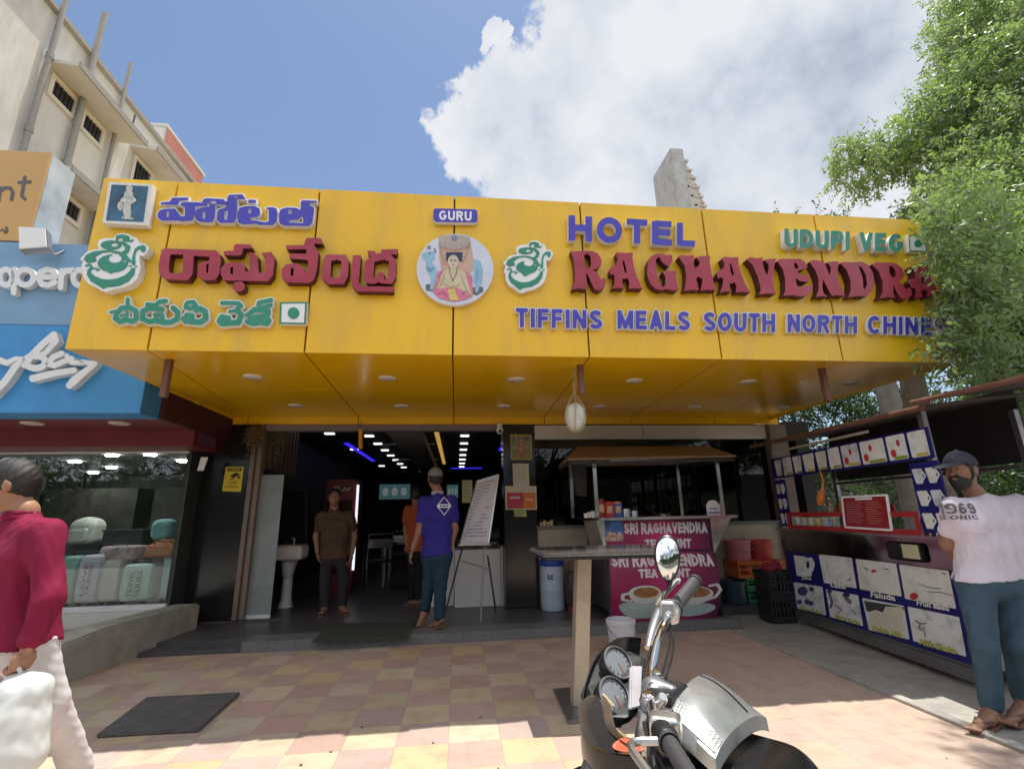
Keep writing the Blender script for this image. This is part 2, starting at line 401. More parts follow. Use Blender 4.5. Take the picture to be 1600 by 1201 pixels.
def quadmap(a, b, c, d):                    # a lower-left, b lower-right, c upper-right, d upper-left
    a, b, c, d = map(Vector, (a, b, c, d))
    return lambda s, t: (a * (1 - s) + b * s) * (1 - t) + (d * (1 - s) + c * s) * t
def chaik(pts, n=2, closed=False):
    for _ in range(n):
        out = []; L_ = len(pts)
        for i in range(L_ if closed else L_ - 1):
            p, q = pts[i], pts[(i + 1) % L_]; out += [(p[0] * .75 + q[0] * .25, p[1] * .75 + q[1] * .25), (p[0] * .25 + q[0] * .75, p[1] * .25 + q[1] * .75)]
        pts = out if closed else [pts[0]] + out + [pts[-1]]
    return pts
def bez(pts, n):
    """smooth curve through points (Catmull-Rom)"""
    P_ = [Vector(p) for p in pts]; P_ = [P_[0] * 2 - P_[1]] + P_ + [P_[-1] * 2 - P_[-2]]; out = []; m_ = len(P_) - 3
    for k in range(n + 1):
        t = k / n * m_; i = min(int(t), m_ - 1); f = t - i; a, b_, c, d = P_[i:i + 4]
        out.append(.5 * ((2 * b_) + (c - a) * f + (2 * a - 5 * b_ + 4 * c - d) * f * f + (3 * b_ - a - 3 * c + d) * f ** 3))
    return out
bez3 = bez
# ------------------------------------------------------------------ smooth bodies: a signed field in 3-D, meshed with surface nets
class Body:
    def __init__(s, vox=.008): s.q = []; s.vox = vox
    def cone(s, a, b, ra, rb=None, k=.02, sub=False): s.q.append(('c', np.array(a, float), np.array(b, float), ra, ra if rb is None else rb, k, sub)); return s
    def chain(s, pts, rs, k=.02):
        for i in range(len(pts) - 1): s.cone(pts[i], pts[i + 1], rs[i], rs[i + 1], k)
        return s
    def ell(s, c, r, k=.02, rot=None, sub=False): s.q.append(('e', np.array(c, float), np.array(r, float), None if rot is None else np.array(rot, float), 0, k, sub)); return s
    def box(s, c, hx, r, k=.02, rot=None, sub=False): s.q.append(('b', np.array(c, float), np.array(hx, float), None if rot is None else np.array(rot, float), r, k, sub)); return s
    def cut(s, p, n): s.q.append(('h', np.array(p, float), np.array(n, float) / np.linalg.norm(n), 0, 0, 0, True)); return s   # remove the side n points to
    def mesh(s, wr=None):
        lo = np.full(3, 1e9); hi = -lo
        for t, a, b, c, d, k, sub in s.q:
            if sub: continue
            if t == 'c': r = max(c, d); l, h = np.minimum(a, b) - r, np.maximum(a, b) + r
            elif t == 'e': r = b.max() if c is not None else b; l, h = a - r, a + r
            else: r = np.linalg.norm(b) + d if c is not None else b + d; l, h = a - r, a + r
            lo = np.minimum(lo, l); hi = np.maximum(hi, h)
        v = s.vox; lo -= v * 3; hi += v * 3; n = np.ceil((hi - lo) / v).astype(int) + 1
        ax = [lo[i] + np.arange(n[i]) * v for i in range(3)]
        D = np.full(n, 1.0)
        for t, a, b, c, d, k, sub in s.q:
            if t == 'h':
                g = (ax[0][:, None, None] - a[0]) * b[0] + (ax[1][None, :, None] - a[1]) * b[1] + (ax[2][None, None, :] - a[2]) * b[2]
                D = np.maximum(D, g); continue
            pad = k + v * 4 + (.03 if wr else 0)
            if t == 'c': r = max(c, d); l, h = np.minimum(a, b) - r, np.maximum(a, b) + r
            elif t == 'e': r = b.max() if c is not None else b; l, h = a - r, a + r
            else: r = np.linalg.norm(b) + d if c is not None else b + d; l, h = a - r, a + r
            i0 = np.clip(np.floor((l - pad - lo) / v).astype(int), 0, n); i1 = np.clip(np.ceil((h + pad - lo) / v).astype(int) + 1, 0, n)
            if (i1 <= i0).any(): continue
            sl = tuple(slice(i0[i], i1[i]) for i in range(3))
            X, Y, Z = np.meshgrid(ax[0][sl[0]], ax[1][sl[1]], ax[2][sl[2]], indexing='ij', sparse=True)
            if t == 'c':
                e = b - a; l2 = max(e @ e, 1e-12); tt = np.clip(((X - a[0]) * e[0] + (Y - a[1]) * e[1] + (Z - a[2]) * e[2]) / l2, 0, 1)
                g = np.sqrt((X - a[0] - tt * e[0]) ** 2 + (Y - a[1] - tt * e[1]) ** 2 + (Z - a[2] - tt * e[2]) ** 2) - (c + (d - c) * tt)
            else:
                dx, dy, dz = X - a[0], Y - a[1], Z - a[2]
                if c is not None:
                    x = dx * c[0][0] + dy * c[0][1] + dz * c[0][2]; y = dx * c[1][0] + dy * c[1][1] + dz * c[1][2]; z = dx * c[2][0] + dy * c[2][1] + dz * c[2][2]
                else: x, y, z = dx, dy, dz
                if t == 'e':
                    k0 = np.sqrt((x / b[0]) ** 2 + (y / b[1]) ** 2 + (z / b[2]) ** 2); k1 = np.sqrt((x / b[0] ** 2) ** 2 + (y / b[1] ** 2) ** 2 + (z / b[2] ** 2) ** 2)
                    g = k0 * (k0 - 1) / np.maximum(k1, 1e-6)
                else:
                    qx, qy, qz = np.abs(x) - b[0], np.abs(y) - b[1], np.abs(z) - b[2]
                    g = np.sqrt(np.maximum(qx, 0) ** 2 + np.maximum(qy, 0) ** 2 + np.maximum(qz, 0) ** 2) + np.minimum(np.maximum(np.maximum(qx, qy), qz), 0) - d
            E = D[sl]
            if sub:
                hh = np.clip(.5 - .5 * (E + g) / max(k, 1e-6), 0, 1) if k > 1e-6 else (g < -E) * 1.0
                D[sl] = E * (1 - hh) + (-g) * hh + k * hh * (1 - hh)
            elif k > 1e-6:
                hh = np.clip(.5 + .5 * (E - g) / k, 0, 1); D[sl] = E * (1 - hh) + g * hh - k * hh * (1 - hh)
            else: D[sl] = np.minimum(E, g)
        if wr:
            X, Y, Z = np.meshgrid(*ax, indexing='ij', sparse=True); D = D + wr(X, Y, Z)
        D[np.abs(D) < v * .01] = v * .01
        S = D < 0
        # surface nets
        cs = S[:-1, :-1, :-1].astype(np.int8)
        tot = np.zeros(cs.shape, np.int8)
        for o in range(8): tot += S[(o & 1):n[0] - 1 + (o & 1), (o >> 1 & 1):n[1] - 1 + (o >> 1 & 1), (o >> 2):n[2] - 1 + (o >> 2)]
        act = (tot > 0) & (tot < 8); I = np.argwhere(act)
        idx = np.full(cs.shape, -1); idx[act] = np.arange(len(I))
        acc = np.zeros((len(I), 3)); cnt = np.zeros(len(I))
        for o1 in range(8):
            for axi in range(3):
                if o1 >> axi & 1: continue
                o2 = o1 | (1 << axi)
                p1 = I + np.array([o1 & 1, o1 >> 1 & 1, o1 >> 2]); p2 = I + np.array([o2 & 1, o2 >> 1 & 1, o2 >> 2])
                d1 = D[tuple(p1.T)]; d2 = D[tuple(p2.T)]; mk_ = (d1 < 0) != (d2 < 0)
                tt = np.where(mk_, d1 / np.where(mk_, d1 - d2, 1), 0)[:, None]
                acc += np.where(mk_[:, None], p1 + (p2 - p1) * tt, 0); cnt += mk_
        P = lo + acc / cnt[:, None] * v
        F = []
        for axi in range(3):
            a1, a2 = (axi + 1) % 3, (axi + 2) % 3
            sa = [slice(None)] * 3; sb = [slice(None)] * 3; sa[axi] = slice(0, -1); sb[axi] = slice(1, None)
            A, B = S[tuple(sa)], S[tuple(sb)]; E = np.argwhere(A != B)
            ok = (E[:, a1] > 0) & (E[:, a2] > 0) & (E[:, a1] < n[a1] - 1) & (E[:, a2] < n[a2] - 1); E = E[ok]
            q = []
            for d1, d2 in ((-1, -1), (0, -1), (0, 0), (-1, 0)):
                c = E.copy(); c[:, a1] += d1; c[:, a2] += d2; q.append(idx[tuple(c.T)])
            q = np.stack(q, 1); fl = A[tuple(E.T)]
            q = np.where(fl[:, None], q, q[:, ::-1]); F.append(q)
        return P, np.concatenate(F)
    def build(s, name, mats, parent=None, wr=None, mfun=None, label=None, iters=1):
        P, F = s.mesh(wr); base = np.array(wl(parent)) if parent else 0
        me = bpy.data.meshes.new(name); me.from_pydata((P - base).tolist(), [], F.tolist())
        if not isinstance(mats, (list, tuple)): mats = [mats]
        for q in mats: me.materials.append(MM(q))
        if mfun is not None:
            C_ = P[F].mean(1); me.polygons.foreach_set('material_index', mfun(C_).astype(np.int32))
        me.polygons.foreach_set('use_smooth', [True] * len(me.polygons))
        if iters:
            bm = bmesh.new(); bm.from_mesh(me)
            for _ in range(iters): bmesh.ops.smooth_vert(bm, verts=bm.verts, factor=.4, use_axis_x=True, use_axis_y=True, use_axis_z=True)
            bm.to_mesh(me); bm.free()
        o = link(bpy.data.objects.new(name, me))
        if parent: o.parent = parent; WL[o.name] = wl(parent)
        if label: o['label'] = label
        return o
def folds(amp, f=18, seed=0, vert=.5):
    """gentle cloth wrinkles"""
    rg = np.random.default_rng(seed); W_ = [(rg.normal(size=3) * np.array([1, 1, vert]), rg.uniform(0, 6.28)) for _ in range(5)]
    return lambda X, Y, Z: amp * sum(np.sin(f * (1 + .35 * i) * (w[0] * X + w[1] * Y + w[2] * Z) + ph) for i, (w, ph) in enumerate(W_)) / 3
# ------------------------------------------------------------------ colours
mk('asphalt', (.06, .058, .055), .9, var=.3, vs=30, bump=.3, bs=200)
mk('concrete', (.33, .31, .28), .85, var=.15, vs=8, bump=.25, bs=80, dirt=(.16, .14, .12), ds=2.5)
mk('granite', (.012, .012, .014), .14, var=.5, vs=140, dirt=(.05, .05, .05), ds=160, da=.5)
mk('granite_floor', (.075, .075, .085), .35, var=.3, vs=60, dirt=(.13, .12, .11), ds=3, da=.6)
mk('granite_edge', (.14, .145, .15), .45, var=.25, vs=40, dirt=(.22, .2, .18), ds=4, da=.5)
mk('yellow', (.80, .475, .01), .27, var=.05, vs=1.5, spec=.5, dirt=(.50, .33, .09), ds=1.9, da=.5, stretch=(1.6, 1.6, .3), bump=.05, bs=2.2)
mk('yellow_soffit', (.82, .46, .005), .16, var=.06, vs=1.2, spec=.7, bump=.04, bs=2.5)
mk('seam', (.05, .02, .012), .8)
mk('brown', (.16, .07, .045), .6, var=.2)
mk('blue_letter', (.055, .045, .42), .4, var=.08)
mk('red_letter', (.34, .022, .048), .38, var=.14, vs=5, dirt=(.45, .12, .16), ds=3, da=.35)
mk('red_side', (.07, .008, .02), .5)
mk('green_letter', (.025, .24, .16), .45, var=.12)
mk('white_side', (.7, .7, .68), .5, var=.06, dirt=(.45, .43, .4), ds=7, da=.4)
mk('white', (.78, .78, .78), .5, var=.04)
mk('white_wall', (.62, .6, .55), .8, var=.08, dirt=(.4, .37, .32), ds=3, da=.5)
mk('beige_wall', (.42, .37, .29), .7, var=.08, dirt=(.3, .25, .19), ds=4, da=.5)
mk('cream_wall', (.60, .595, .565), .9, var=.06, vs=1.2, dirt=(.38, .365, .335), ds=1.1, da=.75, stretch=(1, 1, .35), bump=.1, bs=30)
mk('pink_wall', (.58, .25, .2), .9, var=.08, vs=1.5)
mk('dark', (.012, .012, .014), .5)
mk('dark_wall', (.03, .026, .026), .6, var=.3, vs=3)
mk('frame', (.2, .14, .12), .5, var=.15)
mk('steel', (.55, .55, .56), .28, metal=1, var=.1, vs=30, stretch=(1, 1, 8))
mk('steel_dull', (.34, .34, .35), .42, metal=.9, var=.2, vs=10, dirt=(.16, .13, .11), ds=5, da=.6)
mk('grey_pipe', (.3, .29, .27), .7, var=.2, dirt=(.16, .15, .13), ds=6)
mk('black_plastic', (.014, .014, .016), .38, var=.2)
mk('rubber', (.02, .02, .021), .8, var=.2, bump=.15, bs=120)
mk('lamp_off', (.6, .52, .44), .5)
M['glass'] = glass_mat('glass'); M['dark_glass'] = glass_mat('dark_glass', (.10, .11, .12), .8)
M['frost'] = mat('frost', (.24, .28, .28), .35, var=.1, spec=.5)
M['lamp_on'] = mat('lamp_on', (.9, .9, .9), .5, emit=(1, .95, .9), es=1.3)
M['led_blue'] = mat('led_blue', (.05, .03, .6), .5, emit=(.05, .03, 1), es=.35)
M['led_warm'] = mat('led_warm', (.6, .4, .1), .5, emit=(1, .6, .15), es=.2)
M['screen'] = mat('screen', (.1, .3, .3), .5, emit=(.18, .42, .45), es=.06, var=.5, vs=9)

# ------------------------------------------------------------------ ground
def tile_mat():
    m_ = bpy.data.materials.new('paving_tiles'); m_.use_nodes = True; nt = m_.node_tree; L = nt.links.new; b = nt.nodes['Principled BSDF']
    tc = N(nt, 'ShaderNodeTexCoord'); mp = N(nt, 'ShaderNodeMapping'); mp.inputs['Scale'].default_value = (1 / .305,) * 3; mp.inputs['Location'].default_value = (.12, .22, .5); L(tc.outputs['Object'], mp.inputs[0])
    ck = N(nt, 'ShaderNodeTexChecker', i_Scale=1.0); L(mp.outputs[0], ck.inputs['Vector'])
    ck.inputs[1].default_value = (.47, .37, .215, 1); ck.inputs[2].default_value = (.41, .275, .23, 1)
    # every tile its own tint
    fl = N(nt, 'ShaderNodeVectorMath', operation='FLOOR'); L(mp.outputs[0], fl.inputs[0])
    wn_ = N(nt, 'ShaderNodeTexWhiteNoise', noise_dimensions='3D'); L(fl.outputs[0], wn_.inputs['Vector'])
    hv = N(nt, 'ShaderNodeHueSaturation'); L(ck.outputs['Color'], hv.inputs['Color'])
    mv = N(nt, 'ShaderNodeMapRange'); L(wn_.outputs['Value'], mv.inputs['Value']); mv.inputs['To Min'].default_value = .86; mv.inputs['To Max'].default_value = 1.1; L(mv.outputs[0], hv.inputs['Value'])
    ms = N(nt, 'ShaderNodeMapRange'); L(wn_.outputs['Color'], ms.inputs['Value']); ms.inputs['To Min'].default_value = .62; ms.inputs['To Max'].default_value = 1.1; L(ms.outputs[0], hv.inputs['Saturation'])
    # wear: towards the right the paving is dusty and brown
    sx = N(nt, 'ShaderNodeSeparateXYZ'); L(tc.outputs['Object'], sx.inputs[0])
    n1 = N(nt, 'ShaderNodeTexNoise', i_Scale=1.1, i_Detail=8.0, i_Roughness=.65); L(tc.outputs['Object'], n1.inputs['Vector'])
    a = N(nt, 'ShaderNodeMath', operation='MULTIPLY_ADD'); L(sx.outputs['X'], a.inputs[0]); a.inputs[1].default_value = .33; L(n1.outputs['Fac'], a.inputs[2])
    mr = N(nt, 'ShaderNodeMapRange'); L(a.outputs[0], mr.inputs['Value']); mr.inputs['From Min'].default_value = .45; mr.inputs['From Max'].default_value = 1.2; mr.inputs['To Min'].default_value = .12; mr.inputs['To Max'].default_value = .86
    mx1 = N(nt, 'ShaderNodeMix', data_type='RGBA'); L(mr.outputs[0], mx1.inputs[0]); L(hv.outputs[0], mx1.inputs[6]); mx1.inputs[7].default_value = (.43, .325, .265, 1)
    n2 = N(nt, 'ShaderNodeTexNoise', i_Scale=5.0, i_Detail=9.0, i_Roughness=.7); L(tc.outputs['Object'], n2.inputs['Vector'])
    r2 = N(nt, 'ShaderNodeMapRange'); L(n2.outputs['Fac'], r2.inputs['Value']); r2.inputs['From Min'].default_value = .47; r2.inputs['From Max'].default_value = .7; r2.inputs['To Max'].default_value = .5
    mx2 = N(nt, 'ShaderNodeMix', data_type='RGBA'); L(r2.outputs[0], mx2.inputs[0]); L(mx1.outputs[2], mx2.inputs[6]); mx2.inputs[7].default_value = (.25, .18, .14, 1)
    # joints and fine grooves
    fr = N(nt, 'ShaderNodeVectorMath', operation='FRACTION'); L(mp.outputs[0], fr.inputs[0]); sf = N(nt, 'ShaderNodeSeparateXYZ'); L(fr.outputs[0], sf.inputs[0])
    def edge(o):
        p = N(nt, 'ShaderNodeMath', operation='PINGPONG'); L(o, p.inputs[0]); p.inputs[1].default_value = .5
        q = N(nt, 'ShaderNodeMath', operation='LESS_THAN'); L(p.outputs[0], q.inputs[0]); q.inputs[1].default_value = .012; return q.outputs[0]
    mxe = N(nt, 'ShaderNodeMath', operation='MAXIMUM'); L(edge(sf.outputs['X']), mxe.inputs[0]); L(edge(sf.outputs['Y']), mxe.inputs[1])
    mf = N(nt, 'ShaderNodeMath', operation='MULTIPLY'); L(mxe.outputs[0], mf.inputs[0]); mf.inputs[1].default_value = .25
    mx3 = N(nt, 'ShaderNodeMix', data_type='RGBA'); L(mf.outputs[0], mx3.inputs[0]); L(mx2.outputs[2], mx3.inputs[6]); mx3.inputs[7].default_value = (.16, .12, .09, 1)
    L(mx3.outputs[2], b.inputs['Base Color']); b.inputs['Roughness'].default_value = .78
    wv = N(nt, 'ShaderNodeTexWave', i_Scale=16.0, bands_direction='X'); L(tc.outputs['Object'], wv.inputs['Vector'])
    ad = N(nt, 'ShaderNodeMath', operation='MULTIPLY_ADD'); L(wv.outputs['Fac'], ad.inputs[0]); ad.inputs[1].default_value = .5; L(n2.outputs['Fac'], ad.inputs[2])
    bp = N(nt, 'ShaderNodeBump', i_Strength=.35, i_Distance=.006); L(ad.outputs[0], bp.inputs['Height']); L(bp.outputs[0], b.inputs['Normal'])
    return m_
M['tiles'] = tile_mat()
MB().add([(-600, -600, -.012), (600, -600, -.012), (600, 600, -.012), (-600, 600, -.012)], [(0, 1, 2, 3)]).build('ground', 'concrete', kind='structure')
MB().add([(-3.25, -2.2, 0), (3.02, -2.2, 0), (3.02, 5.62, 0), (-3.25, 5.62, 0)], [(0, 1, 2, 3)]).build('pavement', 'tiles', kind='structure')
MB().add([(-60, -9, -.006), (60, -9, -.006), (60, -3.4, -.006), (-60, -3.4, -.006)], [(0, 1, 2, 3)]).build('road', 'asphalt', kind='structure')
b = MB(); b.box((2.99, -2, -.01), (3.07, 5.5, .018)); b.build('kerb_strip', 'concrete', kind='structure', bevel=.004)

# ------------------------------------------------------------------ the restaurant
YF, YC, FZ0, FZ1 = 6.8, 3.85, 2.565, 4.09
FX0, FX1 = -2.985, 4.71
SF = [-2.40, -1.23, -.045, 1.12, 2.32, 3.49]          # seams at the front edge
SB = [-2.80, -1.36, -.05, 1.24, 2.53, 3.83]           # and at the back of the soffit
hotel = thing('restaurant_building', 'single storey restaurant with a deep yellow canopy and black stone front', 'restaurant', (1, 6.8, 0))
def build_hotel():
    g = .007
    xs = [FX0] + SF + [FX1]
    b = MB()
    for i in range(7):
        b.box((xs[i] + (g if i else 0), YC, FZ0), (xs[i + 1] - (g if i < 6 else 0), YC + .03, FZ1))
    b.build('fascia', 'yellow', hotel, bevel=.003)
    # side and top closing panels, dark backing behind the joints
    b = MB(); b.box((FX0 + .01, YC + .034, FZ0 + .03), (FX1 - .01, YC + .05, FZ1 - .01))
    b.build('backing', 'seam', hotel)
    b = MB(); b.box((FX0, YC + .033, FZ0 + .012), (FX0 + .006, YF - .02, FZ1)); b.box((FX1 - .006, YC + .033, FZ0 + .012), (FX1, YF, FZ1))
    b.box((FX0 + .008, YC + .06, FZ1 - .05), (FX1 - .008, YF + 9, FZ1 - .02)); b.build('canopy_side', 'yellow', hotel)
    zf, zb = FZ0, 2.615; ym = 5.16
    def sz(y): return zf + (zb - zf) * (y - YC) / (YF - YC)
    xb = [-3.2] + SB + [4.9]
    b = MB()
    for i in range(7):
        for (ya, yb) in ((YC + .002, ym - .005), (ym + .005, YF - .05)):
            def X(j, y, sgn): t = (y - YC) / (YF - YC); return xs[j] + (xb[j] - xs[j]) * t * (0 if j in (0, 7) else 1) + sgn * (.0055 if 0 < j < 7 else 0)
            p = [(X(i, ya, 1), ya), (X(i + 1, ya, -1), ya), (X(i + 1, yb, -1), yb), (X(i, yb, 1), yb)]
            b.prism([(x, y, sz(y)) for x, y in p], (0, 0, .008))
    b.build('soffit', 'yellow_soffit', hotel)
    b = MB(); b.add([(FX0 + .02, YC + .04, sz(YC) + .014), (FX1 - .02, YC + .04, sz(YC) + .014), (FX1 - .02, YF, sz(YF) + .014), (FX0 + .02, YF, sz(YF) + .014)], [(0, 1, 2, 3)]); b.build('soffit_backing', 'seam', hotel)
    # yellow band over the doors
    b = MB(); xq = [-3.12] + SB + [4.84]
    for i in range(7): b.box((xq[i] + .005, YF - .04, 2.515), (xq[i + 1] - .005, YF - .01, 2.63))
    b.build('door_band', 'yellow_soffit', hotel)
    # downlights
    for k, (x, y) in enumerate([(v, 4.63) for v in (-1.92, -.68, .58, 1.8, 3.05, 4.23)] + [(v, 5.98) for v in (-1.95, -.69, .59, 1.83, 3.13, 4.39)]):
        b = MB(); z = sz(y); b.lathe((x, y, z), [(.001, -.008), (.066, -.009), (.07, -.007)], 20, 0, capt=False); b.lathe((x, y, z), [(.07, -.012), (.083, -.008), (.085, .004)], 20, 1, capb=False, capt=False)
        b.build('downlight', ['lamp_off', 'white_side'], hotel, smooth=True)
    # steel stubs that hold the canopy
    for x, y in ((-2.37, 4.1), (1.10, 4.1), (3.47, 4.1)):
        b = MB(); b.box((x - .025, y - .025, 2.25 if x != 1.1 else 2.3), (x + .025, y + .025, sz(y))); b.build('hanger_post', 'brown', hotel, bevel=.003)
    # front wall
    MB().box((-3.3, YF, .1), (-2.72, YF + .3, 2.52)).build('pillar', 'granite', hotel, bevel=.004); MB().box((.64, YF - .03, .1), (1.09, YF + .3, 2.52)).build('pillar', 'granite', hotel, bevel=.004)
    b = MB()
    b.box((-2.715, YF - .04, .1), (-2.66, YF + .1, 2.51)); b.box((-2.63, YF - .03, .1), (-2.58, YF + .1, 2.51)); b.box((-2.66, YF, .1), (-2.63, YF + .1, 2.51))
    b.build('door_frame', 'frame', hotel, bevel=.003)
    b = MB(); b.box((-2.57, YF - .02, 2.43), (.635, YF + .12, 2.512)); b.build('shutter_box', mat('mauve_grey', (.2, .16, .17), .6), hotel, bevel=.003)
    b = MB(); b.box((1.095, YF - .03, 2.30), (2.70, YF + .2, 2.50)); b.box((2.708, YF - .03, 2.30), (4.62, YF + .2, 2.50)); b.build('header_panel', 'white_wall', hotel, bevel=.003)
    b = MB(); b.box((1.095, YF, .1), (4.9, YF + .2, 1.08)); b.build('wall', 'beige_wall', hotel)
    b = MB(); b.box((1.095, YF + .05, 1.085), (4.62, YF + .07, 2.295)); b.build('window', 'dark_glass', hotel)
    b = MB(); b.box((1.08, YF - .05, 1.082), (4.66, YF + .04, 1.115)); b.build('sill', 'granite_edge', hotel, bevel=.003)
    b = MB(); b.box((4.63, YF - .1, .1), (4.9, YF + .3, 2.5)); b.build('pillar', 'frame', hotel, bevel=.004)
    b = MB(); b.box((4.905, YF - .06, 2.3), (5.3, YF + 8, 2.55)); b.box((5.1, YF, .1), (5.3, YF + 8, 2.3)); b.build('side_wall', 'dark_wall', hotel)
    # inside
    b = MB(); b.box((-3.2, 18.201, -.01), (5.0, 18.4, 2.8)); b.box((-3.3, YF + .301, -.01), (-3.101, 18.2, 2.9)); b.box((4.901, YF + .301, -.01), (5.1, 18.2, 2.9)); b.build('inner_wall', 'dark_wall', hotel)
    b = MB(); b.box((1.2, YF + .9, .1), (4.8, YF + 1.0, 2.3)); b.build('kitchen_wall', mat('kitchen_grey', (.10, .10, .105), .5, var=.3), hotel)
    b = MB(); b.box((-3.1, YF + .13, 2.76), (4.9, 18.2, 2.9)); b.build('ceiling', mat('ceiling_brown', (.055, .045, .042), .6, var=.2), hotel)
    b = MB(); b.box((-1.15, YF + .15, 2.6), (-.6, 17, 2.755)); b.build('ceiling_drop', mat('ceiling_pale', (.3, .28, .27), .7), hotel)
    for x, n, z in ((-1.65, 7, 2.75), (.14, 7, 2.75)):
        for k in range(n):
            y = 9.3 + 1.03 * k; b = MB(); b.box((x - .08, y - .045, z - .01), (x + .08, y + .045, z + .02)); b.build('ceiling_lamp', 'lamp_on', hotel)
    for x, y in ((-2.3, 9.0), (-2.3, 11.2), (-2.25, 15), (-1.2, 17)): b = MB(); b.box((x - .08, y - .045, 2.74), (x + .08, y + .045, 2.77)); b.build('ceiling_lamp', 'lamp_on', hotel)
    for lo_, hi_ in (((-2.31, 10.2, 2.735), (-2.22, 13.6, 2.757)), ((-.2, 15.9, 2.735), (.8, 16.05, 2.757)), ((.97, 9.9, 2.735), (1.03, 11.5, 2.757))): MB().box(lo_, hi_).build('light_strip', 'led_blue', hotel)
    b = MB(); b.box((-.42, 8.6, 2.735), (-.34, 14.5, 2.757)); b.build('light_strip', 'led_warm', hotel)
    b = MB()
    for k in range(9): b.box((-2.74 + .02, 7.1 + k * .16, 1.95), (-2.66, 7.2 + k * .16, 2.74))
    b.build('slat_screen', mat('wood', (.12, .055, .025), .5, var=.3, vs=4), hotel)
build_hotel()
MB().box((-2.13, 5.62, -.01), (3.15, 6.8, .092)).box((3.151, 6.32, -.01), (4.9, 6.8, .092)).box((-3.1, 6.801, -.01), (4.9, 18.2, .092)).build('floor', 'granite_floor', kind='structure')
MB().box((-2.12, 5.585, -.01), (3.16, 5.9, .1)).build('step', 'granite_edge', kind='structure', bevel=.006)
MB().box((-3.1, 5.9, -.01), (-2.13, 6.78, .07)).box((-3.1, 5.65, -.01), (-2.13, 5.898, .035)).build('side_step', 'granite_floor', kind='structure', bevel=.004)
# ------------------------------------------------------------------ lettering on the fascia (real raised letters)
def fpx(depth): return lambda u, v: Yp(u, v, YC - depth)
def sign_word(root, fields, front, side, depth, rim=None, res=.9, rimdepth=None, label=None):
    for ch, F, h in fields:
        b = MB(); mats = [front, side]
        raised(b, F, fpx(depth), (0, depth - .003, 0), res, 0, 1)
        if rim:
            mats.append(rim); raised(b, F, fpx(depth - .012), (0, depth - .016, 0), res, 2, 2, grow=h * .045 if h else 1.6)
        b.build('letter', mats, root)
def zoomed(ox, oy, sc): return lambda pts: [(ox + x / sc, oy + y / sc) for x, y in pts]
def sign_root(name, label, px, py, cat='sign lettering'):
    return thing(name, label, cat, Yp(px, py, YC), 'raised words on the yellow fascia')

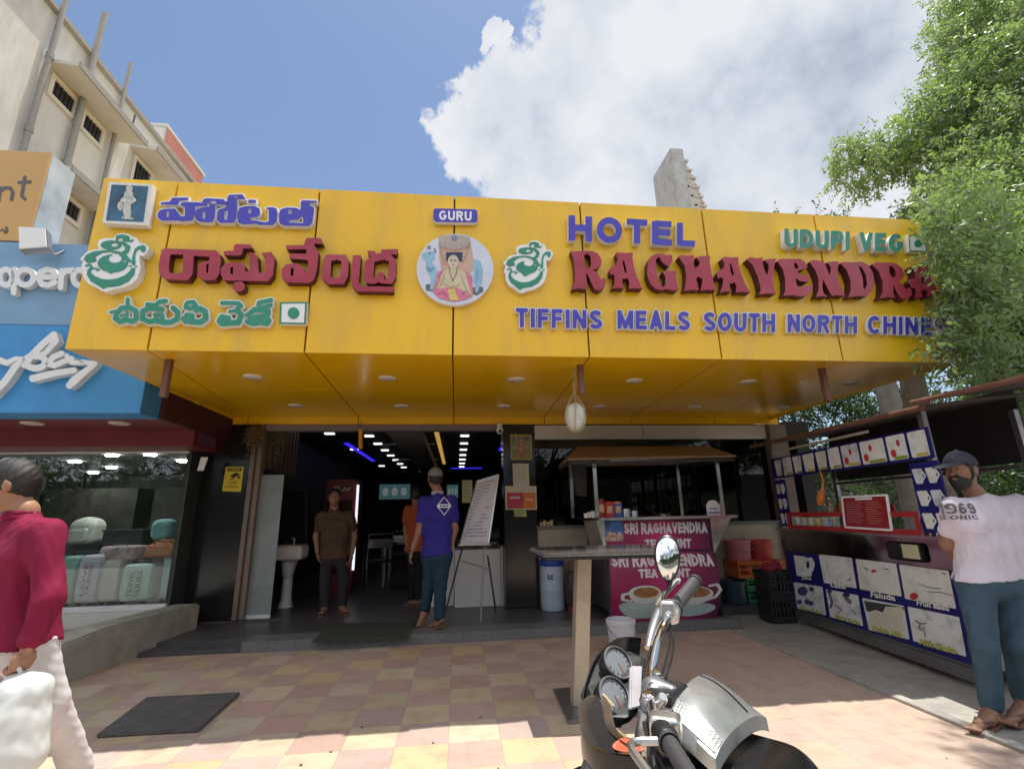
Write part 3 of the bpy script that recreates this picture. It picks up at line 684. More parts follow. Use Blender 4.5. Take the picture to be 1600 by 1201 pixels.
def lettering():
    r = sign_root('sign_lettering', 'blue HOTEL in raised capitals on the yellow fascia', 985, 385)
    sign_word(r, word_fields('HOTEL', 888, 376, 1086, 384.5, 40, 35, gap=.13, tw=.132), 'blue_letter', 'white_side', .06)
    r = sign_root('sign_lettering', 'green UDUPI VEG in raised capitals at the top right of the fascia', 1315, 390)
    sign_word(r, word_fields('UDUPI VEG', 1226, 386, 1411, 394, 29, 28, gap=.13, space=.42, tw=.12), 'green_letter', 'white_side', .07)
    r = sign_root('sign_lettering', 'long row of small blue capitals reading TIFFINS MEALS SOUTH NORTH CHINESE', 1140, 515)
    for w_, x0, y0, x1, y1, h0, h1 in (('TIFFINS', 806, 511, 941, 514, 30, 29), ('MEALS', 965, 513.5, 1078, 516, 29, 29), ('SOUTH', 1100, 516.5, 1211, 519, 29, 29),
                                     ('NORTH', 1231, 518.5, 1339, 521, 28, 27), ('CHINESE', 1356, 521, 1500, 525, 28, 27)):
        sign_word(r, word_fields(w_, x0, y0, x1, y1, h0, h1, gap=.15, tw=.108), 'blue_letter', 'white_side', .045, rim='white_side')
    # GURU plaque
    r = sign_root('sign_plaque', 'small blue plaque reading GURU above the round picture', 711, 337, 'sign')
    F = Fld().stroke([(686, 335), (737, 337)], 10); F2 = Fld().poly([(677, 329), (680, 325.5), (742, 327), (746, 330), (746, 345), (743, 348), (681, 347), (677, 343)])
    b = MB(); raised(b, F2, fpx(.05), (0, .045, 0), 1, 0, 1); b.build('plate', ['blue_letter', 'white_side'], r)
    b = MB()
    for ch, F, h in word_fields('GURU', 686, 343.5, 737, 345, 14.5, 14.5, gap=.12): raised(b, F, fpx(.054), (0, .004, 0), .6, 0, 0)
    b.build('lettering', 'white', r)
    # big ornate RAGHAVENDRA, each letter traced
    r = sign_root('sign_lettering', 'large ornate dark red RAGHAVENDRA on the right half of the fascia', 1180, 465)
    z3 = zoomed(880, 370, 1600 / 300); z4 = zoomed(1160, 370, 5)
    PL = []
    PL.append((z3([(62, 115), (75, 112), (80, 122), (160, 116), (240, 118), (290, 140), (318, 185), (318, 230), (290, 262), (245, 275), (285, 300), (310, 345), (325, 362), (340, 355), (330, 340), (350, 350), (355, 385), (340, 425), (300, 448), (260, 435), (235, 385), (205, 315), (190, 290), (196, 360), (200, 420), (185, 440), (130, 428), (72, 440), (85, 405), (98, 350), (95, 250), (85, 180)]),
               [z3([(175, 150), (205, 140), (228, 165), (232, 235), (215, 262), (185, 255), (178, 200)])]))
    def A(z, dx=0):
        return None
    PL.append((z3([(440, 135), (452, 128), (510, 135), (580, 130), (578, 180), (590, 250), (615, 330), (640, 395), (664, 435), (600, 428), (545, 432), (552, 380), (540, 345), (495, 350), (490, 390), (508, 432), (455, 425), (405, 430), (425, 400), (430, 330), (420, 310), (395, 318), (388, 285), (402, 250), (440, 230), (455, 190)]),
               [z3([(492, 185), (512, 215), (530, 290), (520, 305), (505, 270)])]))
    PL.append((z3([(705, 215), (730, 165), (775, 140), (830, 140), (860, 152), (910, 150), (912, 205), (885, 245), (860, 240), (820, 205), (800, 165), (770, 190), (775, 290), (795, 370), (830, 420), (850, 400), (852, 330), (825, 290), (880, 285), (945, 280), (940, 330), (950, 400), (965, 440), (940, 450), (860, 435), (820, 445), (770, 432), (725, 390), (700, 320)]), []))
    PL.append((z3([(962, 165), (980, 150), (1030, 158), (1090, 152), (1092, 200), (1085, 235), (1100, 262), (1130, 240), (1140, 210), (1105, 170), (1160, 160), (1225, 157), (1222, 215), (1235, 300), (1255, 380), (1275, 445), (1200, 440), (1145, 448), (1155, 400), (1160, 350), (1120, 330), (1108, 355), (1120, 400), (1132, 445), (1070, 440), (1008, 450), (1020, 400), (1025, 330), (1012, 240)]), []))
    PL.append((z3([(1322, 180), (1345, 165), (1400, 172), (1460, 168), (1462, 230), (1485, 310), (1520, 400), (1562, 465), (1490, 458), (1438, 462), (1445, 410), (1430, 380), (1390, 390), (1385, 420), (1405, 458), (1350, 455), (1305, 465), (1325, 420), (1335, 350), (1310, 335), (1290, 350), (1282, 315), (1300, 280), (1335, 265), (1345, 225)]),
               [z3([(1385, 215), (1405, 240), (1425, 315), (1412, 325), (1395, 290)])]))
    PL.append((z4([(35, 175), (60, 158), (110, 168), (160, 160), (158, 200), (175, 270), (192, 300), (205, 260), (205, 215), (170, 180), (220, 170), (265, 172), (250, 220), (240, 330), (250, 410), (265, 445), (190, 442), (130, 450), (145, 410), (120, 310), (80, 220)]), []))
    PL.append((z4([(272, 190), (295, 172), (400, 172), (450, 170), (490, 195), (512, 235), (490, 250), (440, 262), (430, 280), (465, 300), (520, 292), (520, 350), (495, 352), (450, 345), (415, 318), (425, 385), (470, 395), (510, 380), (550, 372), (545, 420), (510, 455), (460, 468), (390, 455), (320, 460), (335, 420), (335, 330), (315, 250)]),
               [z4([(405, 205), (425, 205), (440, 240), (425, 252), (405, 235)])]))
    PL.append((z4([(525, 195), (550, 180), (625, 188), (645, 205), (680, 300), (690, 270), (690, 235), (660, 200), (720, 190), (755, 195), (745, 240), (750, 330), (775, 400), (802, 462), (740, 455), (700, 462), (665, 400), (630, 330), (625, 400), (635, 440), (668, 470), (620, 462), (575, 470), (595, 420), (595, 330), (570, 260)]), []))
    PL.append((z4([(765, 205), (790, 195), (870, 200), (930, 192), (980, 215), (1020, 280), (1032, 350), (1015, 420), (970, 465), (900, 462), (825, 472), (845, 430), (845, 340), (815, 260)]),
               [z4([(905, 225), (935, 240), (965, 300), (975, 370), (960, 410), (945, 400), (940, 320), (920, 260)])]))
    PL.append((z4([(1012, 215), (1040, 200), (1150, 200), (1200, 208), (1245, 240), (1265, 290), (1250, 335), (1220, 350), (1260, 385), (1285, 412), (1300, 395), (1322, 410), (1325, 455), (1285, 490), (1240, 482), (1205, 430), (1180, 375), (1180, 440), (1195, 475), (1130, 470), (1072, 482), (1095, 440), (1095, 350), (1065, 270)]),
               [z4([(1145, 230), (1170, 228), (1195, 260), (1198, 310), (1170, 318), (1150, 280)])]))
    PL.append((z4([(1318, 235), (1345, 215), (1400, 222), (1450, 218), (1455, 270), (1480, 340), (1515, 400), (1552, 450), (1480, 460), (1440, 470), (1445, 425), (1420, 410), (1395, 425), (1410, 470), (1345, 480), (1360, 440), (1350, 400), (1320, 400), (1305, 360), (1320, 330), (1350, 320), (1350, 280)]),
               [z4([(1390, 270), (1410, 300), (1425, 355), (1405, 370)])]))
    for outer, holes in PL:
        F = Fld().poly(outer)
        for h_ in holes: F.poly(h_, sub=True)
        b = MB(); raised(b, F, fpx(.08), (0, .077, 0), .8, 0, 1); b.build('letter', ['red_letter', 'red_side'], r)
    # Telugu words, traced as strokes and polygons
    z = zoomed(230, 280, 1600 / 280)
    r = sign_root('sign_lettering', 'blue Telugu word at the top left of the fascia', 370, 345)
    G = []
    G.append(Fld().poly(z([(120, 208), (200, 200), (225, 165), (370, 163), (365, 188), (290, 195), (270, 235), (120, 226)]))
             .poly(z([(300, 215), (340, 205), (440, 205), (540, 215), (535, 240), (430, 245), (425, 310), (405, 370), (310, 378), (280, 372), (130, 372), (95, 345), (90, 310), (110, 280), (150, 265), (250, 262), (300, 330), (335, 330), (335, 245), (300, 240)]))
             .poly(z([(175, 292), (195, 288), (190, 340), (175, 340)]), True))
    G.append(Fld().poly(z([(440, 270), (500, 252), (555, 245), (560, 215), (490, 208), (500, 180), (530, 170), (680, 178), (700, 200), (720, 205), (720, 235), (610, 225), (605, 330), (590, 380), (555, 388), (460, 380), (430, 350), (425, 305)]))
             .poly(z([(495, 295), (520, 290), (515, 355), (495, 350)]), True).ell(*z([(590, 208)])[0], 5, 2.2, True))
    G.append(Fld().poly(z([(640, 270), (690, 255), (710, 240), (715, 165), (730, 140), (850, 135), (870, 165), (880, 180), (800, 182), (805, 240), (795, 350), (775, 390), (650, 392), (620, 365), (625, 300)]))
             .poly(z([(690, 290), (722, 280), (712, 362), (690, 362)]), True).ell(*z([(790, 163)])[0], 2.5, 1.4, True))
    G.append(Fld().poly(z([(905, 182), (972, 185), (970, 215), (900, 212)]))
             .poly(z([(825, 255), (870, 240), (960, 240), (1005, 262), (1010, 310), (985, 340), (920, 345), (925, 365), (990, 372), (1050, 385), (1085, 375), (1085, 275), (1055, 255), (1110, 248), (1155, 260), (1165, 300), (1155, 380), (1120, 412), (1000, 410), (970, 398), (850, 405), (810, 385), (805, 310)]))
             .ell(*z([(915, 285)])[0], 2.6, 3.6, True))
    G.append(Fld().poly(z([(1190, 270), (1240, 252), (1330, 255), (1365, 275), (1372, 240), (1370, 205), (1385, 188), (1515, 192), (1510, 212), (1455, 215), (1450, 235), (1490, 250), (1488, 300), (1475, 390), (1445, 420), (1220, 415), (1180, 395), (1175, 320)]))
             .poly(z([(1262, 370), (1350, 362), (1385, 330), (1395, 360), (1390, 392), (1270, 388)]), True).ell(*z([(1275, 292)])[0], 3, 3.4, True))
    for F in G:
        b = MB(); raised(b, F, fpx(.055), (0, .05, 0), .7, 0, 1); raised(b, F, fpx(.042), (0, .04, 0), .8, 1, 1, grow=1.7); b.build('letter', ['blue_letter', 'white_side'], r)
    z = zoomed(240, 360, 4)
    r = sign_root('sign_lettering', 'large dark red Telugu word with one hanging dot on the left of the fascia', 430, 420)
    G = []
    G.append(Fld().poly(z([(50, 120), (70, 112), (390, 124), (415, 150), (420, 190), (410, 270), (385, 310), (310, 312), (275, 285), (275, 230), (300, 200), (345, 190), (350, 165), (250, 158), (245, 270), (215, 312), (70, 305), (35, 270), (30, 220)]))
             .poly(z([(105, 150), (185, 150), (182, 250), (165, 268), (98, 265), (95, 220)]), True).poly(z([(330, 212), (345, 206), (340, 268), (328, 262)]), True))
    G.append(Fld().poly(z([(438, 130), (500, 126), (500, 98), (515, 85), (605, 88), (615, 112), (560, 112), (550, 150), (530, 158), (440, 155)]))
             .poly(z([(440, 215), (475, 200), (540, 200), (570, 220), (572, 255), (600, 258), (600, 135), (650, 160), (655, 250), (660, 265), (695, 265), (700, 170), (670, 140), (735, 135), (755, 175), (745, 280), (715, 318), (440, 312), (420, 280), (418, 240)]))
             .poly(z([(480, 232), (498, 228), (495, 275), (480, 272)]), True).poly(z([(505, 325), (550, 318), (572, 340), (565, 370), (545, 382), (510, 380), (492, 355)])))
    G.append(Fld().poly(z([(828, 92), (940, 92), (948, 60), (960, 46), (1045, 48), (1058, 85), (1000, 82), (1015, 110), (1030, 135), (1020, 250), (1000, 310), (970, 328), (830, 325), (800, 295), (800, 240), (830, 210), (900, 208), (938, 235), (945, 260), (965, 255), (965, 185), (850, 175), (850, 145), (955, 145), (955, 118), (830, 118)]))
             .poly(z([(858, 238), (876, 232), (872, 285), (856, 282)]), True))
    G.append(Fld().poly(z([(1080, 150), (1200, 152), (1220, 185), (1215, 290), (1190, 335), (1090, 335), (1052, 300), (1052, 250), (1060, 180)]))
             .poly(z([(1110, 190), (1150, 182), (1175, 195), (1165, 290), (1135, 300), (1105, 290)]), True))
    G.append(Fld().poly(z([(1245, 155), (1295, 155), (1290, 230), (1282, 320), (1300, 348), (1500, 352), (1498, 385), (1270, 380), (1240, 345), (1232, 300)]))
             .poly(z([(1335, 125), (1385, 130), (1388, 145), (1425, 140), (1420, 120), (1525, 115), (1520, 150), (1480, 150), (1515, 185), (1512, 290), (1490, 335), (1425, 330), (1405, 322), (1380, 335), (1330, 330), (1315, 295), (1320, 195), (1360, 165), (1340, 150)]))
             .poly(z([(1380, 195), (1440, 182), (1470, 195), (1465, 300), (1440, 310), (1442, 265), (1400, 262), (1395, 300), (1372, 290)]), True))
    for F in G:
        b = MB(); raised(b, F, fpx(.07), (0, .067, 0), .8, 0, 1); b.build('letter', ['red_letter', 'red_side'], r)
    z = zoomed(160, 460, 1600 / 340)
    r = sign_root('sign_lettering', 'two small green Telugu words at the lower left of the fascia', 300, 495)
    G = []
    w_ = 5.2
    def S(F, pts, r_=w_): return F.stroke(z(pts), r_ * .95)
    F = Fld(); S(F, [(185, 35), (185, 90)], 3.4); S(F, [(60, 130), (100, 122)], 2.6); S(F, [(105, 140), (95, 175), (130, 200), (180, 185), (220, 200), (250, 175), (245, 120), (200, 95), (140, 100), (105, 140)], 4.4); S(F, [(140, 155), (185, 150), (180, 130)], 2.6); G.append(F)
    F = Fld(); S(F, [(330, 75), (390, 80), (420, 55), (465, 48)], 4); S(F, [(295, 180), (300, 120), (350, 100), (440, 110)], 4.4); S(F, [(295, 180), (345, 200), (385, 190), (445, 205), (500, 205), (550, 180), (555, 130), (520, 100)], 4.6); S(F, [(385, 150), (440, 152), (445, 195)], 3.6); G.append(F)
    F = Fld(); S(F, [(620, 75), (610, 95), (650, 105), (690, 80), (670, 55), (625, 60), (612, 80)], 3.4); S(F, [(600, 180), (620, 150), (660, 155), (655, 190), (610, 200), (595, 180)], 4); S(F, [(650, 200), (720, 205), (760, 175), (755, 125), (720, 105), (690, 115)], 4.8); G.append(F)
    F = Fld(); S(F, [(880, 62), (1000, 65), (1020, 85), (985, 110)], 3.6); S(F, [(990, 115), (1020, 150), (1000, 205), (880, 215), (860, 195), (880, 165), (925, 175), (920, 205)], 4.8); S(F, [(935, 125), (1000, 118)], 3); G.append(F)
    F = Fld(); S(F, [(1150, 60), (1240, 42)], 3.6); S(F, [(1145, 75), (1160, 100), (1240, 80)], 3.2); S(F, [(1070, 150), (1120, 110), (1220, 125), (1210, 165), (1130, 165), (1065, 200), (1110, 215), (1160, 205), (1210, 215), (1225, 190)], 4.4); G.append(F)
    for F in G:
        b = MB(); raised(b, F, fpx(.05), (0, .045, 0), .7, 0, 1); raised(b, F, fpx(.038), (0, .035, 0), .8, 1, 1, grow=1.9); b.build('letter', ['green_letter', 'white_side'], r)
    # square vegetarian marks with a green dot
    for lab, q, c, rd, dp in (('white square with a green dot beside the small green Telugu words', [(437, 472), (480, 471.5), (478, 507), (436, 506)], (458.5, 489), 9, .05),
                          ('white square with a green dot at the top right end of the fascia', [(1419, 366), (1447, 368), (1449, 394), (1421, 393)], (1435, 380.5), 6, .06)):
        r = thing('sign_plaque', lab, 'sign', Yp(*c, YC), 'square plaques with a green dot')
        b = MB(); F = Fld().poly(q); raised(b, F, fpx(dp), (0, dp - .003, 0), .8, 0, 1); F3 = Fld().poly(q); cx, cy = c
        qi = [(cx + (x - cx) * .84, cy + (y - cy) * .84) for x, y in q]; raised(b, Fld().poly(qi), fpx(dp + .003), (0, .002, 0), .8, 2, 2)
        b.build('plate', ['green_letter', 'white_side', 'white'], r)
        b = MB(); raised(b, Fld().ell(cx, cy, rd, rd), fpx(dp + .007), (0, .003, 0), .6); b.build('dot', 'green_letter', r)
    # the two ornate emblems
    def emblem(lab, ox, oy, sc, dp, mirror=1):
        r = thing('emblem', lab, 'emblem', Yp(ox + 750 / sc[0], oy + 700 / sc[1], YC), 'ornate green and white emblems')
        z = lambda pts: [(ox + x / sc[0], oy + y / sc[1]) for x, y in pts]
        pl = Fld().poly(z([(50, 490), (110, 430), (190, 350), (300, 325), (380, 320), (350, 240), (380, 165), (470, 135), (620, 130), (680, 70), (770, 45), (880, 60), (950, 110), (1020, 130), (1060, 190), (1060, 225), (1160, 225), (1230, 290), (1200, 380), (1130, 440), (1070, 420), (1070, 560), (1090, 620), (1070, 700), (1030, 820), (940, 910), (800, 970), (600, 1010), (500, 1050), (400, 1020), (320, 960), (200, 910), (130, 830), (100, 740), (110, 680), (70, 640), (90, 570), (110, 530)]))
        b = MB(); raised(b, pl, fpx(dp), (0, dp - .003, 0), .7, 0, 1); b.build('plate', [M['white'], M['white_side']], r)
        k = 1 / sc[0]; G = Fld()
        G.stroke(z([(120, 490), (200, 500), (300, 500)]), [1 * k * 10, 55 * k, 30 * k]).stroke(z([(200, 460), (300, 400), (420, 360), (560, 350), (700, 375), (800, 420), (880, 510)]), [60 * k, 45 * k, 18 * k, 14 * k, 20 * k, 40 * k, 30 * k])
        G.ell(*z([(610, 560)])[0], 255 * k, 150 * k); G.poly(z([(480, 680), (570, 735), (680, 680)])); G.ell(*z([(650, 480)])[0], 115 * k, 72 * k, True); G.ell(*z([(815, 517)])[0], 25 * k, 20 * k, True)
        G.stroke(z([(930, 525), (880, 520)]), 14 * k)
        G.ell(*z([(580, 248)])[0], 175 * k, 78 * k); G.ell(*z([(640, 245)])[0], 62 * k, 34 * k, True)
        G.stroke(z([(660, 185), (790, 215), (870, 280), (850, 350), (760, 385)]), [10 * k, 25 * k, 38 * k, 34 * k, 12 * k])
        G.stroke(z([(680, 160), (690, 110), (780, 95), (860, 120), (880, 170), (940, 180), (955, 150)]), [14 * k, 26 * k, 28 * k, 34 * k, 20 * k, 9 * k, 8 * k]); G.stroke(z([(800, 160), (860, 165)]), 22 * k)
        G.stroke(z([(1130, 330), (1130, 290), (1060, 290), (1000, 330), (970, 430), (965, 560)]), [38 * k, 40 * k, 26 * k, 18 * k, 18 * k, 30 * k])
        G.stroke(z([(890, 605), (1020, 610)]), 9 * k)
        G.stroke(z([(960, 650), (930, 730), (840, 820), (700, 880), (560, 900), (420, 890), (280, 830), (210, 750), (200, 690), (250, 620), (220, 580), (150, 600)]), [30 * k, 45 * k, 58 * k, 62 * k, 62 * k, 62 * k, 55 * k, 38 * k, 24 * k, 16 * k, 12 * k, 14 * k])
        G.poly(z([(330, 920), (445, 995), (560, 930)])); G.stroke(z([(230, 660), (320, 640), (380, 665), (330, 680)]), 9 * k); G.ell(*z([(957, 616)])[0], 30 * k, 24 * k, True)
        b = MB(); raised(b, G, fpx(dp + .006), (0, .005, 0), .45); b.build('ornament', 'green_letter', r)
    emblem('larger ornate green and white emblem at the left end of the fascia', 120, 360, (10.92, 10.92), .075)
    emblem('smaller ornate green and white emblem in the middle of the fascia beside the round picture', 783, 371.5, (15.1, 12.2), .05)
    # blue picture box with a pale standing figure
    r = thing('picture_box', 'dark blue picture box with a pale standing figure at the left end of the fascia', 'picture', Yp(200, 345, YC))
    q = [(172, 287), (234, 290), (226, 349), (163, 346)]
    b = MB(); raised(b, Fld().poly([(170, 284), (238, 288), (229, 352), (160, 348)]), fpx(.07), (0, .067, 0), .8, 0, 0); b.build('frame', 'white_side', r)
    M['teal_pic'] = mat('teal_picture', (.02, .09, .16), .4, var=.9, vs=4)
    b = MB(); raised(b, Fld().poly([(174.5, 288.5), (231.5, 291), (223.5, 346.5), (165.5, 344)]), fpx(.074), (0, .003, 0), .8, 0, 0); b.build('picture', 'teal_pic', r)
    F = Fld().ell(202, 294.5, 5.5, 5).ell(201, 300, 3, 3.5).stroke([(201, 304), (199, 318), (198, 330)], [7, 5.5, 6]).stroke([(196, 307), (190, 313), (199, 317)], 2).stroke([(206, 307), (211, 313), (203, 318)], 2).stroke([(198, 330), (196, 341)], [5, 2]).stroke([(200, 330), (202, 341)], [5, 2]).stroke([(191, 340), (207, 342)], 1.4)
    F.ell(188, 322, 4.5, 7)
    b = MB(); raised(b, F, fpx(.077), (0, .002, 0), .5); b.build('figure', mat('figure_pale', (.5, .5, .46), .5, var=.35, vs=30), r)
    # round picture
    r = thing('round_picture', 'round white picture of a seated robed man with a cow on the fascia', 'picture', Yp(710, 420, YC))
    c = (710, 421)
    b = MB(); raised(b, Fld().ell(711, 421, 60, 55.5), fpx(.05), (0, .047, 0), .9, 0, 1); b.build('disc', [mat('pale_blue', (.6, .63, .75), .45, var=.06), M['white_side']], r)
    zz = zoomed(640, 350, 1201 / 140)
    def lay(name, F, col, dp, mt=None): b = MB(); raised(b, F, fpx(dp), (0, .0015, 0), .5); b.build(name, mt or mat(name + '_paint', col, .45, var=.12, vs=14), r)
    lay('throne', Fld().poly(zz([(390, 180), (480, 150), (700, 150), (810, 190), (850, 450), (850, 620), (780, 700), (430, 640), (400, 450)])), (.55, .36, .27), .0525)
    lay('throne_crest', Fld().poly(zz([(395, 175), (590, 140), (800, 175), (800, 290), (690, 330), (480, 320), (400, 280)])), (.42, .36, .32), .054)
    lay('throne_niche', Fld().poly(zz([(488, 378), (710, 378), (705, 500), (490, 495)])), (.03, .03, .09), .0555)
    lay('robe', Fld().poly(zz([(310, 900), (380, 640), (440, 620), (740, 620), (840, 700), (850, 960), (760, 1010), (600, 1040), (400, 1000)])), (.62, .18, .3), .0555)
    lay('body', Fld().poly(zz([(480, 610), (560, 590), (640, 590), (740, 640), (800, 850), (840, 960), (780, 950), (700, 880), (640, 860), (480, 850), (420, 870), (350, 860), (380, 740)])), (.58, .5, .33), .057)
    lay('sash', Fld().poly(zz([(510, 880), (600, 860), (660, 1020), (540, 1020)])), (.65, .5, .14), .0585)
    lay('head', Fld().ell(*zz([(585, 505)])[0], 8.5, 10.5), (.56, .5, .4), .0585)
    lay('necklace', Fld().stroke(zz([(530, 590), (540, 660), (580, 765), (620, 680), (640, 590)]), .5), (.12, .12, .1), .060)
    for nm, pts, w_, cl in (('eye', [(548, 492), (568, 490)], .5, (.08, .06, .05)), ('eye', [(600, 490), (622, 492)], .5, (.08, .06, .05)), ('mouth', [(570, 545), (602, 545)], .45, (.35, .12, .1)), ('brow', [(545, 480), (570, 478)], .3, (.15, .12, .1)), ('brow', [(598, 478), (625, 480)], .3, (.15, .12, .1)), ('robe_fold', [(380, 940), (440, 900), (500, 960)], .5, (.42, .1, .2)), ('robe_fold', [(700, 930), (760, 900), (820, 950)], .5, (.42, .1, .2)),
                            ('robe_fold', [(420, 640), (390, 760), (360, 860)], .45, (.42, .1, .2)), ('arm_line', [(480, 640), (440, 760), (400, 850)], .35, (.4, .32, .2)), ('arm_line', [(690, 660), (720, 780), (770, 900)], .35, (.4, .32, .2)), ('belly_line', [(460, 800), (560, 850), (680, 810)], .4, (.4, .32, .2)), ('throne_line', [(400, 240), (430, 400), (480, 540)], .4, (.25, .18, .2)), ('throne_line', [(800, 240), (770, 400), (710, 530)], .4, (.25, .18, .2)),
                            ('throne_line', [(395, 300), (480, 330), (590, 350), (700, 330), (800, 300)], .4, (.3, .2, .2)), ('throne_line', [(480, 240), (480, 320)], .35, (.3, .24, .2)), ('throne_line', [(700, 240), (700, 320)], .35, (.3, .24, .2)), ('crest_jewel', [(590, 185), (610, 185)], 3.2, (.2, .2, .42)), ('cow_fold', [(225, 560), (280, 600), (330, 580)], .5, (.16, .3, .42)), ('cow_fold', [(235, 600), (290, 640)], .5, (.16, .3, .42)), ('cow_eye', [(262, 392), (278, 388)], .7, (.05, .05, .08)), ('cow_leg_line', [(900, 600), (910, 700), (890, 780)], .5, (.16, .32, .46))):
        lay(nm, Fld().stroke(zz(pts), w_), cl, .0612)
    lay('cow_head', Fld().poly(zz([(165, 400), (230, 365), (330, 370), (335, 470), (290, 500), (370, 620), (340, 760), (330, 870), (270, 880), (290, 760), (260, 660), (215, 590), (230, 490), (170, 470)])), (.27, .48, .62), .0535); lay('cow_flank', Fld().poly(zz([(860, 470), (950, 500), (980, 620), (970, 780), (930, 850), (920, 910), (880, 910), (880, 820), (860, 760)])), (.25, .45, .6), .0535)
    lay('hooves', Fld().poly(zz([(215, 810), (320, 800), (310, 900), (220, 890)])).poly(zz([(820, 850), (980, 840), (990, 900), (900, 960), (840, 930)])), (.10, .13, .14), .0525)
    lay('horns', Fld().stroke(zz([(240, 330), (250, 300)]), .8).stroke(zz([(270, 335), (275, 295)]), .8).stroke(zz([(335, 330), (345, 380)]), .8), (.03, .03, .04), .0535)
lettering()
# ------------------------------------------------------------------ the luggage shop next door (left)
YS = 4.92
mk('sign_blue', (.05, .27, .58), .55, var=.12, vs=3, dirt=(.05, .16, .38), ds=6, da=.5, bump=.1, bs=40)
mk('sign_greyblue', (.19, .34, .52), .55, var=.1, vs=3, bump=.1, bs=40)
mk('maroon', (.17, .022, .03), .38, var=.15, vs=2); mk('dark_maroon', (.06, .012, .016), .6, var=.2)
mk('orange_sign', (.56, .33, .12), .6, var=.06, vs=2); mk('silver_sheet', (.55, .6, .62), .35, metal=.5, var=.25, vs=3)
mk('grey_letter', (.09, .085, .09), .5); mk('letter_white', (.72, .74, .76), .4, var=.05, dirt=(.5, .5, .5), ds=8, da=.3)
M['shop_lamp'] = mat('shop_lamp', (.9, .9, .9), .5, emit=(1, .96, .9), es=42)
def luggage_shop():
    s = thing('luggage_shop', 'luggage shop with a blue signboard, dark red canopy and a wide display window', 'shop', (-5, 6.5, 0))
    z0, z1, z2 = 2.285, 3.165, 4.06
    MB().box((-11, YS, z0), (-3.03, YS + .3, z1 - .002)).build('lower_signboard', 'sign_blue', s, bevel=.004)
    MB().box((-11, YS + .004, z1 + .002), (-3.04, YS + .3, z2)).build('upper_signboard', 'sign_greyblue', s, bevel=.004)
    b = MB(); b.box((-11, YS + .02, z0 + .02), (-3.06, 6.0, z0 + .06)); b.build('canopy_soffit', 'maroon', s)
    b = MB(); b.box((-11, 6.0, 2.12), (-3.06, 6.1, z0 + .055)).box((-11, 6.1, 2.12), (-3.06, 6.5, 2.16)); b.build('window_beam', 'maroon', s, bevel=.004)
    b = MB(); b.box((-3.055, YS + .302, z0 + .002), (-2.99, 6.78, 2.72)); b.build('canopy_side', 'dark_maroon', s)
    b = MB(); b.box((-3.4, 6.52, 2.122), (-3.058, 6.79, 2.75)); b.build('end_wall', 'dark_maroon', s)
    for x in (-5.6, -4.45, -3.6):
        b = MB(); b.lathe((x, 5.55, z0 + .02), [(.001, -.01), (.09, -.011), (.1, .0)], 20, 0, capt=False); b.build('downlight', 'lamp_off', s, smooth=True)
    b = MB(); b.box((-11, 6.46, 2.1), (-3.33, 6.52, 2.119)).box((-11, 6.46, .3), (-3.33, 6.52, .36)); b.build('window_rail', 'white_side', s, bevel=.003)
    MB().box((-11, 6.485, .361), (-3.36, 6.495, 2.099)).build('window', 'glass', s)
    b = MB(); b.box((-11, 6.44, .02), (-3.33, 6.54, .298)); b.build('plinth', 'white_wall', s)
    b = MB(); b.box((-11, 6.6, .12), (-3.35, 10.6, .3)); b.build('display_floor', mat('shop_floor', (.22, .2, .18), .4), s)
    b = MB(); b.box((-11, 10.6, .3), (-3.35, 10.7, 2.3)).box((-3.36, 6.5, .3), (-3.31, 10.6, 2.12)).box((-11.1, 6.5, .3), (-11, 10.7, 2.3)); b.build('inner_wall', mat('shop_wall', (.035, .045, .04), .6, var=.4), s)
    b = MB(); b.box((-11, 6.53, 2.17), (-3.35, 10.6, 2.25)); b.build('ceiling', mat('shop_ceiling', (.12, .12, .12), .7), s)
    for px, py in ((175, 711), (235, 710), (117, 721), (174, 730), (146, 738), (285, 720)):
        p = Zp(px, py, 2.16); b = MB(); b.lathe((p.x, p.y, 2.168), [(.001, -.02), (.07, -.02), (.075, 0)], 16, 0, capt=False); b.build('ceiling_lamp', 'shop_lamp', s)
    # dark shelving at the back of the shop
    b = MB()
    for x in (-9.5, -7.6, -5.7): b.box((x, 10.1, .3), (x + 1.6, 10.58, 1.9))
    b.build('shelving', mat('shelf_dark', (.05, .05, .045), .6, var=.5, vs=5), s)
    # lettering
    z = zoomed(0, 380, 5)
    def P_(d): return lambda u, v: Yp(u, v, YS - d)
    F = Fld(); w_ = 4.4
    strokes = [arcpts(45, 265, 48, 62), [(110, 205), (105, 385)], arcpts(195, 265, 66, 60), [(310, 262), (430, 262)] , [(430, 262), (415, 215), (365, 205), (315, 225), (300, 270), (325, 320), (380, 325), (425, 305)], [(480, 215), (472, 345)], [(480, 250), (510, 215), (565, 212)], arcpts(620, 268, 50, 60)]
    t = thing('sign_lettering', 'raised white rounded letters ending oper on the grey blue signboard', 'sign lettering', Yp(60, 440, YS))
    for nm, idx in (('o', [0]), ('p', [1, 2]), ('e', [3, 4]), ('r', [5, 6]), ('a', [7])):
        F = Fld()
        for i in idx: F.stroke(z(strokes[i]), w_)
        b = MB(); raised(b, F, P_(.055), (0, .055, 0), .8, 0, 0); b.build('letter', 'letter_white', t)
    t = thing('sign_lettering', 'raised white script lettering with an underline on the bright blue signboard', 'sign lettering', Yp(90, 580, YS))
